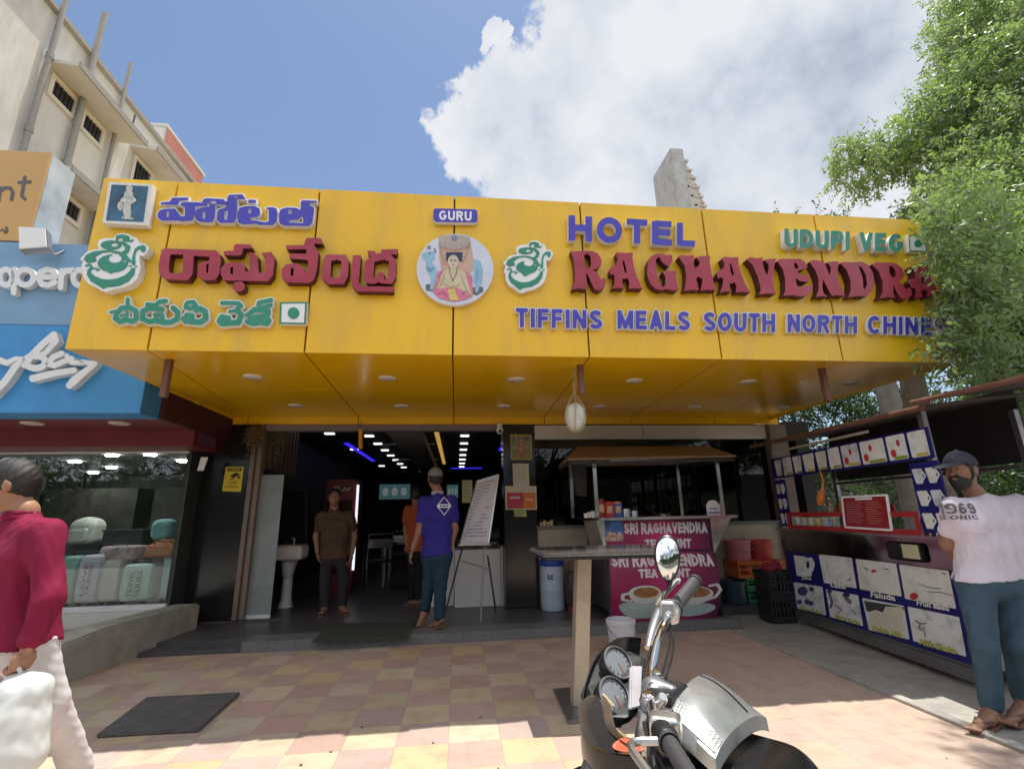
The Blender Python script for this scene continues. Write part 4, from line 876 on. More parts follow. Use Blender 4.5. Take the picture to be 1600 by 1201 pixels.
    SC_ = [[([(-60, 1180), (40, 1075), (120, 960), (185, 905)], [5, 5.5, 5.2, 3]), ([(-40, 900), (0, 915), (50, 935), (120, 900), (180, 900)], [4, 5, 4, 3.5, 3])],
           [([(190, 950), (260, 860), (340, 780), (420, 715)], [5, 5, 5.2, 5.5]), ([(420, 715), (435, 760), (360, 850), (280, 890)], [5, 5, 4, 3.5]), (arcpts(275, 925, 78, 50), [5] * 19)],
           [([(480, 860), (410, 890), (375, 940), (420, 955), (500, 920), (560, 900)], [4.5, 4.5, 4.5, 4.5, 4, 4]), ([(520, 880), (560, 930), (640, 935)], [3.5, 4, 3])],
           [([(640, 925), (740, 940)], [3.5, 4]), ([(730, 950), (640, 1020), (575, 1075), (540, 1110)], [4, 5.5, 6.5, 5])],
           [([(255, 1055), (420, 1015), (575, 990)], [5.5, 5, 4.5])]]
    for i, grp in enumerate(SC_):
        F = Fld()
        for pts, rs in grp: F.stroke(z(pts), rs)
        b = MB(); raised(b, F, P_(.07), (0, .07, 0), .8, 0, 0); b.build('underline' if i == 4 else 'letter', 'letter_white', t)
def arcpts(cx, cy, rx, ry, n=18): return [(cx + rx * math.cos(2 * math.pi * i / n), cy + ry * math.sin(2 * math.pi * i / n)) for i in range(n + 1)]
luggage_shop()

def orange_sign():
    s = thing('signboard', 'orange signboard with silver side standing above the luggage shop sign', 'signboard', (-5.2, 5.1, 4.08))
    yb = Xp(107, 252, -4.42).y
    MB().box((-8.5, 4.95, 4.09), (-4.42, 4.97, 5.17)).build('panel', 'orange_sign', s)
    MB().box((-8.5, 4.972, 4.085), (-4.415, max(5.3, yb), 5.175)).build('case', 'silver_sheet', s, bevel=.006)
    P_ = lambda u, v: Yp(u, v, 4.946); z = zoomed(0, 220, 2.73)
    F = Fld().stroke(z([(12, 250), (16, 205)]), 2.4, sq=True).stroke(z([(-8, 250), (-4, 205), (16, 195), (40, 200), (48, 215), (44, 250)]), 2.4)
    b = MB(); raised(b, Fld().stroke(z([(-6, 255), (0, 200)]), 2.6).stroke(z([(-2, 218), (20, 200), (45, 202), (54, 222), (48, 250)]), 2.6), P_, (0, .003, 0), .6); b.build('letter', 'grey_letter', s)
    b = MB(); raised(b, Fld().stroke(z([(105, 155), (92, 235), (105, 248)]), 2.6).stroke(z([(80, 178), (128, 175)]), 2.4), P_, (0, .003, 0), .6); b.build('letter', 'grey_letter', s)
    b = MB(); raised(b, Fld().stroke(z([(0, 385), (12, 375), (18, 392), (32, 370), (22, 368), (34, 385), (24, 394)]), .9), P_, (0, .003, 0), .5); b.build('small_writing', 'grey_letter', s)
    # floodlight on the sign top
    f = thing('floodlight', 'square white floodlight on a short arm above the blue signboard', 'floodlight', Yp(52, 385, 4.75))
    q = [Yp(x, y, 4.72) for x, y in ((30, 388), (72, 385), (70, 357), (29, 354))]
    b = MB(); b.prism(q, (0, .05, -.015)); b.build('lamp_face', 'white', f)
    b = MB(); c = sum(q, Vector()) / 4; q2 = [c + (p - c) * 1.07 + Vector((0, .012, -.003)) for p in q]; b.prism(q2, (0, .07, -.02)); b.build('housing', 'steel_dull', f, bevel=.004)
    b = MB(); b.tube([c + Vector((.05, .07, -.05)), c + Vector((.12, .15, -.1)), Vector((c.x + .16, YS + .05, 4.05))], .012, 8); b.build('arm', 'steel_dull', f, smooth=True)
orange_sign()

def stone_ramp():
    A = Vector((-2.99, 6.55, 0)); B = Vector((-3.42, 3.2, 0)); n = (B - A).cross(Vector((0, 0, 1)))
    tA = Lp(310, 940, A, n).z; tm = Lp(170, 990, A, n); tb = Lp(60, 1042, A, n)
    dv = (B - A).normalized(); w = Vector((-.3, .02, 0))
    top = [Vector((A.x, A.y, .34)), Vector((tm.x, tm.y, .36)), Vector((tb.x, tb.y, .3)), Vector((B.x, B.y, .08))]
    bot = [Vector((p.x, p.y, -.02)) for p in top]
    s = thing('ramp_wall', 'low rough concrete wall sloping beside the shop steps', 'wall', (-3.2, 5, 0))
    b = MB(); b.prism([bot[0], bot[1], bot[2], bot[3], top[3], top[2], top[1], top[0]], w); b.build('wall', mat('rough_concrete', (.34, .33, .28), .9, var=.2, vs=6, bump=.6, bs=25, dirt=(.2, .19, .16), ds=4, da=.7), s, bevel=.02)
    b = MB(); b.box((-11, 4.2, -.02), (-3.36, 6.43, .14)); b.build('ramp_floor', 'concrete', s)
stone_ramp()

# luggage in the window
def suitcase(px0, px1, pyt, pyb, Y, col, label, lean=0, stripe=None, ribs=6):
    a = Yp(px0, pyb, Y); c = Yp(px1, pyb, Y); t = Yp((px0 + px1) / 2, pyt, Y)
    x0, x1, zb, zt = a.x, c.x, .30, t.z
    xm = (x0 + x1) / 2; s = thing('suitcase', label, 'suitcase', (xm, Y, zb), 'luggage displayed in the shop window')
    mt = mat('shell', col, .4, var=.08, vs=12)
    d = .13
    bd = Body(.009).box((xm, Y, (zb + .05 + zt) / 2), ((x1 - x0) / 2 - .05, d - .05, (zt - zb - .05) / 2 - .05), .05)
    for i in range(ribs):
        x = x0 + (x1 - x0) * (i + .5) / ribs
        bd.cone((x, Y - d + .004, zb + .14), (x, Y - d + .004, zt - .08), .012, k=.012)
    bd.build('shell', mt, s)
    for x in (x0 + .06, x1 - .06): b = MB(); b.lathe((x - .02, Y - .08, zb + .03), [(.012, -.012), (.03, -.012), (.03, .012), (.012, .012)], 14, axis=(1, 0, 0)); b.build('wheel', 'rubber', s, smooth=True)
    b = MB(); b.tube([(xm - .08, Y, zt - .01), (xm - .07, Y, zt + .03), (xm + .07, Y, zt + .03), (xm + .08, Y, zt - .01)], .01, 8); b.build('handle', 'black_plastic', s, smooth=True)
    if stripe:
        b = MB(); b.box((x1 - .12, Y - d - .012, zb + .06), (x1 - .085, Y - d + .01, zt - .04)); b.build('stripe', mat('stripe', stripe, .5), s)
    return s, (x0, x1, zb, zt, Y - d)
def sideways_text(s, box, txt, col, f0=.3, f1=.75):
    x0, x1, zb, zt, y = box; xa, xb = x0 + (x1 - x0) * f0, x0 + (x1 - x0) * f1; za, zc = zb + (zt - zb) * .22, zb + (zt - zb) * .85
    n = len(txt)
    for i, t in enumerate(txt):
        u0 = xa + (xb - xa) * i / n; u1 = xa + (xb - xa) * (i + .72) / n
        b = MB(); text_on(b, t, lambda q, r: Vector((u1 + (u0 - u1) * (r), y - .014, zc + (za - zc) * (1 - q) if False else za + (zc - za) * q)), 0, .01); b.build('printed_word', mat('print', col, .6), s)
def luggage():
    Y = 6.95
    suitcase(92, 118, 868, 955, Y, (.18, .36, .36), 'teal grey suitcase at the far left of the shop window behind the man')
    s, bx = suitcase(122, 156, 866, 952, Y, (.52, .48, .58), 'pale lilac suitcase with upright dark red words in the shop window'); sideways_text(s, bx, ['LOVE', 'TRAVEL'], (.3, .05, .09))
    suitcase(158, 188, 872, 950, Y + .05, (.58, .54, .5), 'cream suitcase beside the lilac one in the shop window')
    s, bx = suitcase(191, 240, 880, 946, Y - .05, (.48, .62, .60), 'pale mint suitcase with upright grey words in the shop window'); sideways_text(s, bx, ['TRAVEL', 'SERIES'], (.12, .16, .16))
    suitcase(252, 303, 852, 946, Y + .12, (.46, .62, .66), 'pale blue tall suitcase with a lime stripe at the right of the shop window', stripe=(.45, .55, .08))
    # cabin bag lying on top
    a, c = Yp(155, 875, Y), Yp(216, 853, Y)
    s = thing('travel_bag', 'pink patterned travel bag lying on the suitcases in the window', 'bag', ((a.x + c.x) / 2, Y, a.z))
    Body(.009).box(((a.x + c.x) / 2, Y + .1, (a.z + c.z) / 2), ((c.x - a.x) / 2 - .05, .1, (c.z - a.z) / 2 - .04), .05).build('body', mat('bag_pink', (.42, .3, .32), .6, var=.6, vs=10), s)
    b = MB(); b.tube([((a.x + c.x) / 2 - .1, Y, c.z - .02), ((a.x + c.x) / 2 - .08, Y, c.z + .03), ((a.x + c.x) / 2 + .08, Y, c.z + .03), ((a.x + c.x) / 2 + .1, Y, c.z - .02)], .009, 8); b.build('handle', 'black_plastic', s, smooth=True)
    # shelf boxes behind
    for i, (q, lab) in enumerate((((160, 228, 858, 827), 'dark display box behind the pink travel bag in the window'), ((99, 160, 868, 850), 'low dark box under the pale backpack in the window'))):
        a, c = Yp(q[0], q[2], Y + .35), Yp(q[1], q[3], Y + .35)
        s = thing('display_box', lab, 'box', ((a.x + c.x) / 2, Y + .35, .3)); b = MB(); b.box((a.x, Y + .3, .3), (c.x, Y + .62, c.z - .02)); b.build('carton', mat('navy_box', (.03, .032, .045), .5), s, bevel=.01)
        b = MB(); b.box((a.x - .012, Y + .288, c.z - .02), (c.x + .012, Y + .632, c.z + .01)); b.build('lid', mat('navy_lid', (.035, .037, .05), .5), s, bevel=.008)
    # backpack
    a, c = Yp(107, 850, Y + .4), Yp(158, 807, Y + .4); xm = (a.x + c.x) / 2
    s = thing('backpack', 'pale grey backpack standing in the shop window', 'backpack', (xm, Y + .4, a.z)); w = (c.x - a.x) / 2; h = c.z - a.z
    Body(.009).box((xm, Y + .45, a.z + h * .42), (w - .09, .06, h * .42 - .07), .09).ell((xm, Y + .45, a.z + h * .75), (w * .8, .13, h * .25), k=.05).build('pack', mat('pack_grey', (.55, .57, .54), .7, bump=.2), s)
    Body(.009).box((xm, Y + .31, a.z + h * .32), (w * .45, .02, h * .16), .035).build('pocket', mat('pack_pocket', (.48, .5, .48), .7), s)
    b = MB(); b.tube([(xm - w * .5, Y + .27, a.z + h * .3), (xm - w * .5, Y + .27, a.z + h * .55), (xm + w * .5, Y + .27, a.z + h * .55), (xm + w * .5, Y + .27, a.z + h * .3)], .007, 8); b.build('zip', 'black_plastic', s)
    # orange bag with a teal cap on it
    a, c = Yp(228, 868, Y), Yp(280, 843, Y); xm = (a.x + c.x) / 2
    s = thing('duffel_bag', 'rust orange soft bag on top of the suitcases in the window', 'bag', (xm, Y, a.z)); w = (c.x - a.x) / 2; h = c.z - a.z
    Body(.009).ell((xm, Y + .1, a.z + h * .45), (w, .15, h * .62)).box((xm, Y + .05, a.z + h * .3), (w * .7, .1, h * .2), .04).build('body', mat('bag_orange', (.45, .15, .06), .7, var=.2), s, wr=folds(.008, 30))
    b = MB(); b.tube([(xm - .12, Y + .04, a.z + h * .7), (xm - .1, Y - .03, a.z + h * .95), (xm + .1, Y - .03, a.z + h * .95), (xm + .12, Y + .04, a.z + h * .7)], .012, 8); b.build('strap', 'brown', s, smooth=True)
    a, c = Yp(234, 843, Y + .15), Yp(272, 810, Y + .15); xm = (a.x + c.x) / 2; w = (c.x - a.x) / 2; h = c.z - a.z
    s = thing('school_bag', 'small teal rounded bag standing above the orange bag', 'bag', (xm, Y + .15, a.z))
    Body(.009).box((xm, Y + .2, a.z + h * .45), (w - .07, .04, h * .45 - .07), .07).ell((xm, Y + .2, a.z + h * .8), (w * .85, .1, h * .2), k=.05).build('pack', mat('bag_teal', (.18, .42, .45), .7), s)
    b = MB(); b.tube([(xm - .05, Y + .2, c.z - .02), (xm, Y + .2, c.z + .04), (xm + .05, Y + .2, c.z - .02)], .009, 8); b.build('handle', 'black_plastic', s, smooth=True)
    # white plinth sill and paper on the glass
    q = [Yp(x, y, 6.47) for x, y in ((308, 735), (318, 735), (325, 714), (314, 714))]
    s = thing('paper_notice', 'small white paper stuck inside the shop window', 'notice', q[0]); b = MB(); b.prism(q, (0, .004, 0)); b.build('sheet', 'white', s)
luggage()

# ------------------------------------------------------------------ buildings behind
def cream_block():
    X0 = -8.0
    s = thing('apartment_building', 'tall cream building with small dark windows, shades and rainpipes', 'building', (-10, 10, 0))
    yend = 13.4; zr = 11.03
    b = MB(); b.box((-18, 5.2, .0), (X0, yend, zr)); b.build('wall', 'cream_wall', s)
    b = MB(); b.box((-18.1, 5.1, zr), (X0 + .1, yend + .08, zr + .12)); b.build('parapet_cap', 'grey_pipe', s, bevel=.01)
    def win(q, sh=None):
        P4 = [Xp(x, y, X0) for x, y in q]; ys = [p.y for p in P4]; zs = [p.z for p in P4]
        y0, y1 = (min(ys) + sorted(ys)[1]) / 2, (max(ys) + sorted(ys)[2]) / 2; za, zb = (min(zs) + sorted(zs)[1]) / 2, (max(zs) + sorted(zs)[2]) / 2
        b = MB(); t = .09
        b.box((X0 - .02, y0 - t, za - t), (X0 + .05, y1 + t, za)); b.box((X0 - .02, y0 - t, zb), (X0 + .05, y1 + t, zb + t)); b.box((X0 - .02, y0 - t, za + .001), (X0 + .05, y0, zb - .001)); b.box((X0 - .02, y1, za + .001), (X0 + .05, y1 + t, zb - .001))
        f = b.build('window', 'white_wall', s)
        b = MB(); b.box((X0 - .01, y0 + .001, za + .001), (X0 + .012, y1 - .001, zb - .001)); b.build('pane', 'dark', f)
        b = MB(); n = 5
        for i in range(1, n): b.box((X0 + .014, y0 + (y1 - y0) * i / n - .008, za), (X0 + .03, y0 + (y1 - y0) * i / n + .008, zb))
        b.build('grille', 'dark_wall', f)
        return y0, y1, za, zb
    w1 = win([(82, 128), (115, 153), (110, 180), (77, 145)]); w2 = win([(130, 178), (157, 203), (153, 224), (126, 200)])
    w3 = win([(211, 250), (233, 272), (228, 300), (203, 285)]); w4 = win([(92, 303), (122, 325), (118, 348), (86, 325)])
    for y0, y1, z in ((w1[0] - .25, w2[1] + .55, w1[3] + .16), (w3[0] - .25, w3[1] + .55, w3[3] + .16), (w4[0] - .6, w4[1] + .6, w4[3] + .16)):
        b = MB(); b.prism([(X0 - .01, y0, z), (X0 - .01, y1, z), (X0 + .62, y1, z - .06), (X0 + .62, y0, z - .06)], (0, 0, .1)); b.build('window_shade', 'white_wall', s, bevel=.01)
        b = MB(); b.box((X0 + .622, y0 - .01, z - .075), (X0 + .65, y1 + .01, z + .06)); b.build('shade_edge', 'grey_pipe', s)
    for (px, py), r_, zt in (((62, 140), .05, zr + 1.6), ((128, 160), .062, zr + 1.2), ((183, 190), .042, zr + .9), ((170, 280), .04, 8.2)):
        p = Xp(px, py, X0 + .1)
        b = MB(); b.tube([(X0 + .11, p.y, 0), (X0 + .11, p.y, zt)], r_, 10)
        for k in range(6): b.lathe((X0 + .11, p.y, 1.5 + k * 1.7), [(r_ + .001, -.06), (r_ + .015, -.06), (r_ + .015, .06), (r_ + .001, .06)], 10)
        b.build('rainpipe', 'grey_pipe', s, smooth=True)
    p = Xp(205, 180, X0 + .05); q = Xp(190, 205, X0 + .05)
    b = MB(); b.tube([(X0 + .14, p.y, p.z), (X0 + .16, p.y - .05, (p.z + q.z) / 2 - .1), (X0 + .2, q.y, q.z)], .02, 6); b.build('cable', 'dark', s)
    s = thing('pink_building', 'salmon pink building edge behind the cream block', 'building', (-9, 17, 0))
    pz = Xp(262, 202, -8.6); pe = Xp(318, 272, -8.6)
    b = MB(); b.box((-16, pz.y, 0), (-8.6, pe.y, pz.z)); b.build('wall', 'pink_wall', s)
    b = MB(); b.box((-16, pz.y - .12, pz.z), (-8.55, pe.y + .05, pz.z + .1)); b.build('parapet_cap', 'white_wall', s, bevel=.01)
    b = MB(); b.box((-16, pz.y - .1, 0), (-8.62, pz.y - .002, pz.z - .01)); b.build('end_wall', 'white_wall', s)
cream_block()
def roof_tower():
    s = thing('temple_tower', 'pale stepped tower top rising behind the yellow fascia', 'tower', (8, 14.5, 9))
    Y = 14.0
    q = [Yp(x, y, Y) for x, y in ((1047, 231), (1066, 238), (1076, 322), (1056, 322))]
    x0, x1 = q[0].x, q[1].x + .05; zt = q[0].z
    M['tower'] = mat('tower_plaster', (.42, .42, .41), .85, var=.15, vs=5, dirt=(.25, .24, .22), ds=3)
    MB().box((x0, Y, 8), (x1, Y + 1.6, zt)).build('slab', 'tower', s, bevel=.02)
    for i, (px, py) in enumerate(((1074, 246), (1080, 260), (1087, 272), (1093, 286), (1099, 300), (1105, 314))):
        p = Yp(px, py, Y); b = MB(); b.box((x1 + .003, Y + .1 + .02 * i, 8), (p.x, Y + 1.5 - .02 * i, p.z)); b.box((x1 + .003, Y + .04 + .02 * i, p.z - .12), (p.x + .06, Y + 1.56 - .02 * i, p.z - .05))
        b.lathe((p.x - .06, Y + .2, p.z), [(.05, 0), (.09, .05), (.05, .12), (.005, .2)], 10, capt=False)
        b.build('tier', mat('tower_tier', (.5 + .03 * (i % 2), .47, .42), .85, var=.2, vs=8), s)
roof_tower()
# ------------------------------------------------------------------ things at the entrance and inside
PZ = .096                                   # top of the dark stone floor
mk('paper', (.62, .6, .5), .8, var=.05); mk('text_grey', (.2, .2, .22), .8); mk('leaf_dark', (.06, .09, .03), .6, var=.4, vs=30)
mk('counter_white', (.62, .62, .64), .35, var=.04, vs=3); mk('whiteboard', (.56, .56, .62), .3, var=.05, vs=3)
M['clear_glass'] = glass_mat('clear_glass', (.78, .86, .83), .8)
def text_lines(root, mp, rows, col, jitter=.15, name='writing', seed=1, h=.012):
    """rows of small scribbled writing on a sheet: mp maps the unit square"""
    rg = random.Random(seed); b = MB()
    for r_ in rows:
        x = .08
        while x < .9 - rg.random() * .35:
            w_ = .03 + rg.random() * .07
            b.add([mp(x, r_), mp(x + w_, r_ + rg.uniform(-h, h) * .3), mp(x + w_, r_ + h), mp(x, r_ + h)], [(0, 1, 2, 3)]); x += w_ + .02
    return b.build(name, col, root)
def off(mp, v): v = Vector(v); return lambda s, t: mp(s, t) + v
def entrance():
    # frosted door leaf
    p0, p1 = Zp(369, 967, PZ), Zp(422, 965, PZ); n = (p1 - p0).cross(Vector((0, 0, 1))).normalized(); h = Lp(440, 745, p0, n).z - PZ
    u = (p1 - p0).normalized()
    d = thing('glass_door', 'open frosted glass door leaf with a pale bottom rail at the left of the entrance', 'door', p0)
    b = MB(); b.obox((p0 + p1) / 2 + Vector((0, 0, h / 2 + .03)), (p1 - p0) / 2, n * .006, (0, 0, h / 2)); b.build('pane', 'frost', d)
    b = MB(); b.obox((p0 + p1) / 2 + Vector((0, 0, .02)), (p1 - p0) / 2, n * .014, (0, 0, .022)); b.build('bottom_rail', 'white_side', d, bevel=.003)
    m_ = p0.lerp(p1, .85) + Vector((0, 0, h * .5)) + n * -.03; b = MB(); b.tube([m_ - Vector((0, 0, .15)), m_ + Vector((0, 0, .15))], .012, 10); b.build('handle', 'steel', d, smooth=True)
    # wash basin and mirror on the inner left wall
    c = Yp(452, 866, 7.5)
    s = thing('wash_basin', 'white wash basin on a pedestal inside the entrance', 'basin', (c.x, 7.5, PZ))
    Body(.01).box((c.x, 7.5, c.z + .03), (.17, .13, .05), .05).cone((c.x, 7.55, c.z), (c.x - .02, 7.58, c.z - .25), .12, .08, k=.04).ell((c.x, 7.48, c.z + .13), (.16, .13, .1), sub=True, k=.02).build('bowl', mat('ceramic', (.75, .74, .74), .15, var=.02), s)
    b = MB(); b.lathe((c.x - .02, 7.6, PZ), [(.1, 0), (.07, .1), (.065, c.z - .3 - PZ)], 16); b.build('pedestal', 'white', s, smooth=True)
    b = MB(); b.tube([(c.x, 7.66, c.z + .08), (c.x, 7.66, c.z + .22), (c.x, 7.58, c.z + .24), (c.x, 7.54, c.z + .2)], .014, 8); b.build('tap', 'steel', s, smooth=True)
    q = [Yp(x, y, 7.7) for x, y in ((434, 848), (478, 848), (478, 765), (444, 762))]
    s = thing('wall_mirror', 'dark mirror panel above the wash basin', 'mirror', q[0]); b = MB(); b.prism(q, (0, .02, 0)); b.build('glass', mat('mirror_dark', (.05, .05, .06), .05, metal=.6), s)
    b = MB(); zz = quadmap(*q)
    for s_, t_1 in (((0, 0), (1, 0)), ((1, 0), (1, 1)), ((1, 1), (0, 1)), ((0, 1), (0, 0))): b.bar(zz(*s_), zz(*t_1), .02, .03)
    b.build('frame', 'dark', s)
    # drooping plants over the door
    for i, (px0, px1, py1, lab) in enumerate(((384, 406, 712, 'dry trailing plant over the left door frame'), (404, 436, 728, 'trailing green plant hanging just inside the door beside the dry one'))):
        a = Yp(px0, 675, 6.72 + .2 * i); c = Yp(px1, py1, 6.72 + .2 * i); s = thing('hanging_plant', lab, 'plant', ((a.x + c.x) / 2, a.y, 2.5)); rg = random.Random(i); b = MB(); bs = MB()
        for k in range(26):
            x = rg.uniform(a.x, c.x); y = a.y + rg.uniform(-.08, .08); L_ = rg.uniform(.12, 2.5 - c.z); pts = []
            for j in range(6): pts.append(Vector((x + rg.uniform(-.015, .015), y + rg.uniform(-.015, .015), 2.5 - L_ * j / 5)))
            bs.tube(pts, .003, 4)
            for p in pts[1:]:
                for _ in range(4):
                    dd = Vector((rg.uniform(-1, 1), rg.uniform(-1, 1), rg.uniform(-1.2, .2))).normalized() * rg.uniform(.03, .06); w_ = dd.orthogonal().normalized() * .009
                    b.add([p, p + dd * .5 + w_, p + dd, p + dd * .5 - w_], [(0, 1, 2, 3)])
        b.build('leaves', mat('leaf_olive', (.13, .14, .045) if i else (.2, .16, .06), .7, var=.4, vs=20), s); bs.build('stem', 'brown', s)
    # marigold garland
    s = thing('garland', 'short string of yellow marigolds hanging at the middle of the doorway', 'garland', Yp(563, 672, 6.6)); b = MB(); rg = random.Random(3)
    for k in range(9):
        p = Yp(563.5, 672 + k * 3.4, 6.6); b.lathe(p, [(.008, -.02), (.028, -.008), (.03, .006), (.012, .02)], 8)
    b.build('flowers', mat('marigold', (.75, .38, .02), .7, var=.3, vs=40), s, smooth=True)
    b = MB(); b.tube([Yp(563.5, 660, 6.6), Yp(563.5, 702, 6.6)], .004, 5); b.build('thread', 'brown', s)
    # security cameras
    for px, py, Y, lab in ((347, 650, 6.7, 'white dome security camera at the left end of the yellow band'), (781, 672, 6.72, 'white dome security camera beside the black pillar top')):
        p = Yp(px, py, Y); s = thing('security_camera', lab, 'camera', p, 'dome security cameras')
        b = MB(); b.lathe(p + Vector((0, 0, .05)), [(.035, 0), (.04, .03), (.02, .05)], 16); b.build('mount', 'white', s, smooth=True)
        b = MB(); b.lathe(p, [(.004, -.055), (.03, -.045), (.05, -.01), (.045, .03), (.03, .05)], 18); b.build('housing', 'white', s, smooth=True)
        b = MB(); b.lathe(p + Vector((.0, -.04, -.02)), [(.024, 0), (.02, .016), (.002, .02)], 12, axis=(.1, -1, -.35)); b.build('lens', 'dark', s, smooth=True)
    # yellow warning notice on the left pillar
    q = [Yp(x, y, YF - .006) for x, y in ((347, 767), (376, 768), (381, 729), (353, 729))]; mp = quadmap(*q)
    s = thing('warning_sign', 'yellow CCTV warning notice on the left black pillar', 'sign', q[0]); b = MB(); b.prism(q, (0, .005, 0)); b.build('plate', mat('sign_yellow', (.72, .55, .02), .5, var=.04), s)
    b = MB(); m2 = off(mp, (0, -.003, 0)); b.add([m2(.12, .82), m2(.9, .82), m2(.9, .95), m2(.12, .95)], [(0, 1, 2, 3)]); text_on(b, 'CCTV', lambda u, v: m2(.27 + .45 * u, .28 + .13 * v)); text_on(b, 'IN OPERATION', lambda u, v: m2(.16 + .66 * u, .15 + .06 * v))
    F = Fld().poly([(.3, .62), (.62, .78), (.86, .68), (.5, .55)]).poly([(.72, .62), (.9, .62), (.9, .56), (.76, .5)]).stroke([(.55, .6), (.5, .5), (.35, .5)], .025); raised(b, F, m2, (0, 0, 0), .02); b.build('camera_symbol', 'dark', s)
    b = MB(); m3 = off(mp, (0, -.006, 0)); text_on(b, 'WARNING', lambda u, v: m3(.2 + .62 * u, .85 + .07 * v)); b.build('heading', 'sign_yellow', s)
    # posters on the black pillar
    yp = YF - .04
    def sheet(name, lab, cat, q, col, d=.004): 
        P4 = [Yp(x, y, yp) for x, y in q]; s_ = thing(name, lab, cat, P4[0]); bb = MB(); bb.prism(P4, (0, d, 0)); bb.build('sheet', col, s_); return s_, quadmap(*P4)
    s, mp = sheet('framed_picture', 'framed devotional picture with gold frame at the top of the black pillar', 'picture', ((799, 717), (830, 717), (830, 680), (798, 680)), mat('pic_back', (.22, .24, .17), .5, var=.8, vs=16), .01)
    b = MB()
    for a_, c_ in (((0, 0), (1, 0)), ((1, 0), (1, 1)), ((1, 1), (0, 1)), ((0, 1), (0, 0))): b.bar(mp(*a_) + Vector((0, -.006, 0)), mp(*c_) + Vector((0, -.006, 0)), .018, .022)
    b.build('frame', mat('gold', (.42, .3, .1), .4, metal=.5), s)
    b = MB(); F = Fld().ell(.5, .72, .1, .09).poly([(.35, .3), (.4, .62), (.6, .62), (.65, .3)]).ell(.5, .9, .07, .06); raised(b, F, off(mp, (0, -.004, 0)), (0, 0, 0), .02); b.build('figure', mat('pic_fig', (.45, .22, .16), .5, var=.6, vs=40), s)
    b = MB(); raised(b, Fld().ell(.3, .22, .17, .15).ell(.7, .22, .17, .15).ell(.5, .15, .25, .1), off(mp, (0, -.005, 0)), (0, 0, 0), .02); b.build('flowers', mat('pic_flow', (.3, .18, .1), .5, var=.8, vs=40), s)
    p = Yp(806, 680, yp - .02); b = MB(); b.lathe(p, [(.004, -.016), (.024, -.006), (.024, .008), (.006, .02)], 8); b.build('flower', mat('marigold2', (.75, .45, .02), .7), s)
    s, mp = sheet('paper_notice', 'white printed list on the black pillar below the framed picture', 'notice', ((802, 760), (827, 760), (826, 724), (801, 724)), 'paper'); text_lines(s, off(mp, (0, -.003, 0)), [.9, .82, .74, .66, .58, .5, .42, .34, .26], 'text_grey', seed=2, h=.02)
    s, mp = sheet('poster', 'red and orange poster on the black pillar', 'poster', ((790, 796), (839, 796), (838, 759), (789, 759)), 'paper')
    b = MB(); m2 = off(mp, (0, -.003, 0)); b.add([m2(.05, .05), m2(.58, .05), m2(.58, .72), m2(.05, .72)], [(0, 1, 2, 3)]); b.build('red_panel', mat('poster_red', (.5, .05, .08), .5), s)
    b = MB(); b.add([m2(.585, .05), m2(.96, .05), m2(.96, .72), m2(.585, .72)], [(0, 1, 2, 3)]); b.build('orange_panel', mat('poster_orange', (.62, .2, .03), .5), s)
    b = MB(); m3 = off(mp, (0, -.006, 0)); text_on(b, 'zomato', lambda u, v: m3(.14 + .32 * u, .46 + .12 * v)); text_on(b, 'Swiggy', lambda u, v: m3(.66 + .24 * u, .36 + .14 * v)); b.build('words', 'white', s)
    s, mp = sheet('sticker', 'small lime green sticker below the red and orange poster', 'sticker', ((804, 807), (823, 807), (822, 797), (803, 797)), mat('lime', (.42, .5, .16), .6)); text_lines(s, off(mp, (0, -.003, 0)), [.55, .2], 'text_grey', seed=4, h=.15)
    # counter with glass
    c0, c1 = Vector((-.3, 7.15, PZ)), Vector((.66, 7.0, PZ))
    s = thing('counter', 'white billing counter with a glass top behind the whiteboard', 'counter', (.2, 7.2, PZ))
    b = MB(); b.box((-.02, 7.0, PZ), (.60, 7.6, .82)); b.build('base', 'counter_white', s, bevel=.006)
    b = MB(); b.box((-.42, 7.12, PZ), (-.025, 7.7, 1.2)); b.build('side_base', 'counter_white', s, bevel=.006)
    b = MB(); b.box((.0, 7.02, .823), (.60, 7.03, 1.1)); b.box((.0, 7.031, 1.09), (.60, 7.55, 1.1)); b.build('glass', 'clear_glass', s)
    b = MB(); b.box((.605, 6.98, PZ), (.635, 7.6, .85)); b.build('end_panel', 'counter_white', s)
    q = [Yp(x, y, 7.2) for x, y in ((722, 785), (738, 785), (738, 750), (722, 750))]; s = thing('paper_notice', 'pale yellow notice on the glass behind the whiteboard', 'notice', q[0]); b = MB(); b.prism(q, (0, .004, 0)); b.build('sheet', mat('paper_yellow', (.5, .5, .3), .7), s); text_lines(s, off(quadmap(*q), (0, -.003, 0)), [.85, .7, .55, .4, .25], 'text_grey', seed=8, h=.03)
    # whiteboard on an easel
    Yb = 6.15
    q = [Yp(*a) for a in ((719, 848, Yb - .06), (763, 848, Yb - .06), (779, 742, Yb + .1), (745, 752, Yb + .1))]; mp = quadmap(*q)
    s = thing('easel', 'white menu board with handwriting leaning on a thin steel easel', 'easel', (q[0].x + .2, Yb, PZ))
    b = MB(); b.prism(q, (0, .014, 0)); bd = b.build('board', 'whiteboard', s)
    b = MB()
    for a_, c_ in (((0, 0), (1, 0)), ((1, 0), (1, 1)), ((1, 1), (0, 1)), ((0, 1), (0, 0))): b.bar(mp(*a_) + Vector((0, .004, 0)), mp(*c_) + Vector((0, .004, 0)), .016, .024)
    b.build('board_frame', 'steel', s)
    text_lines(s, off(mp, (0, -.003, 0)), [.93 - .052 * k for k in range(17)], mat('marker', (.12, .12, .3), .7), seed=5, h=.014)
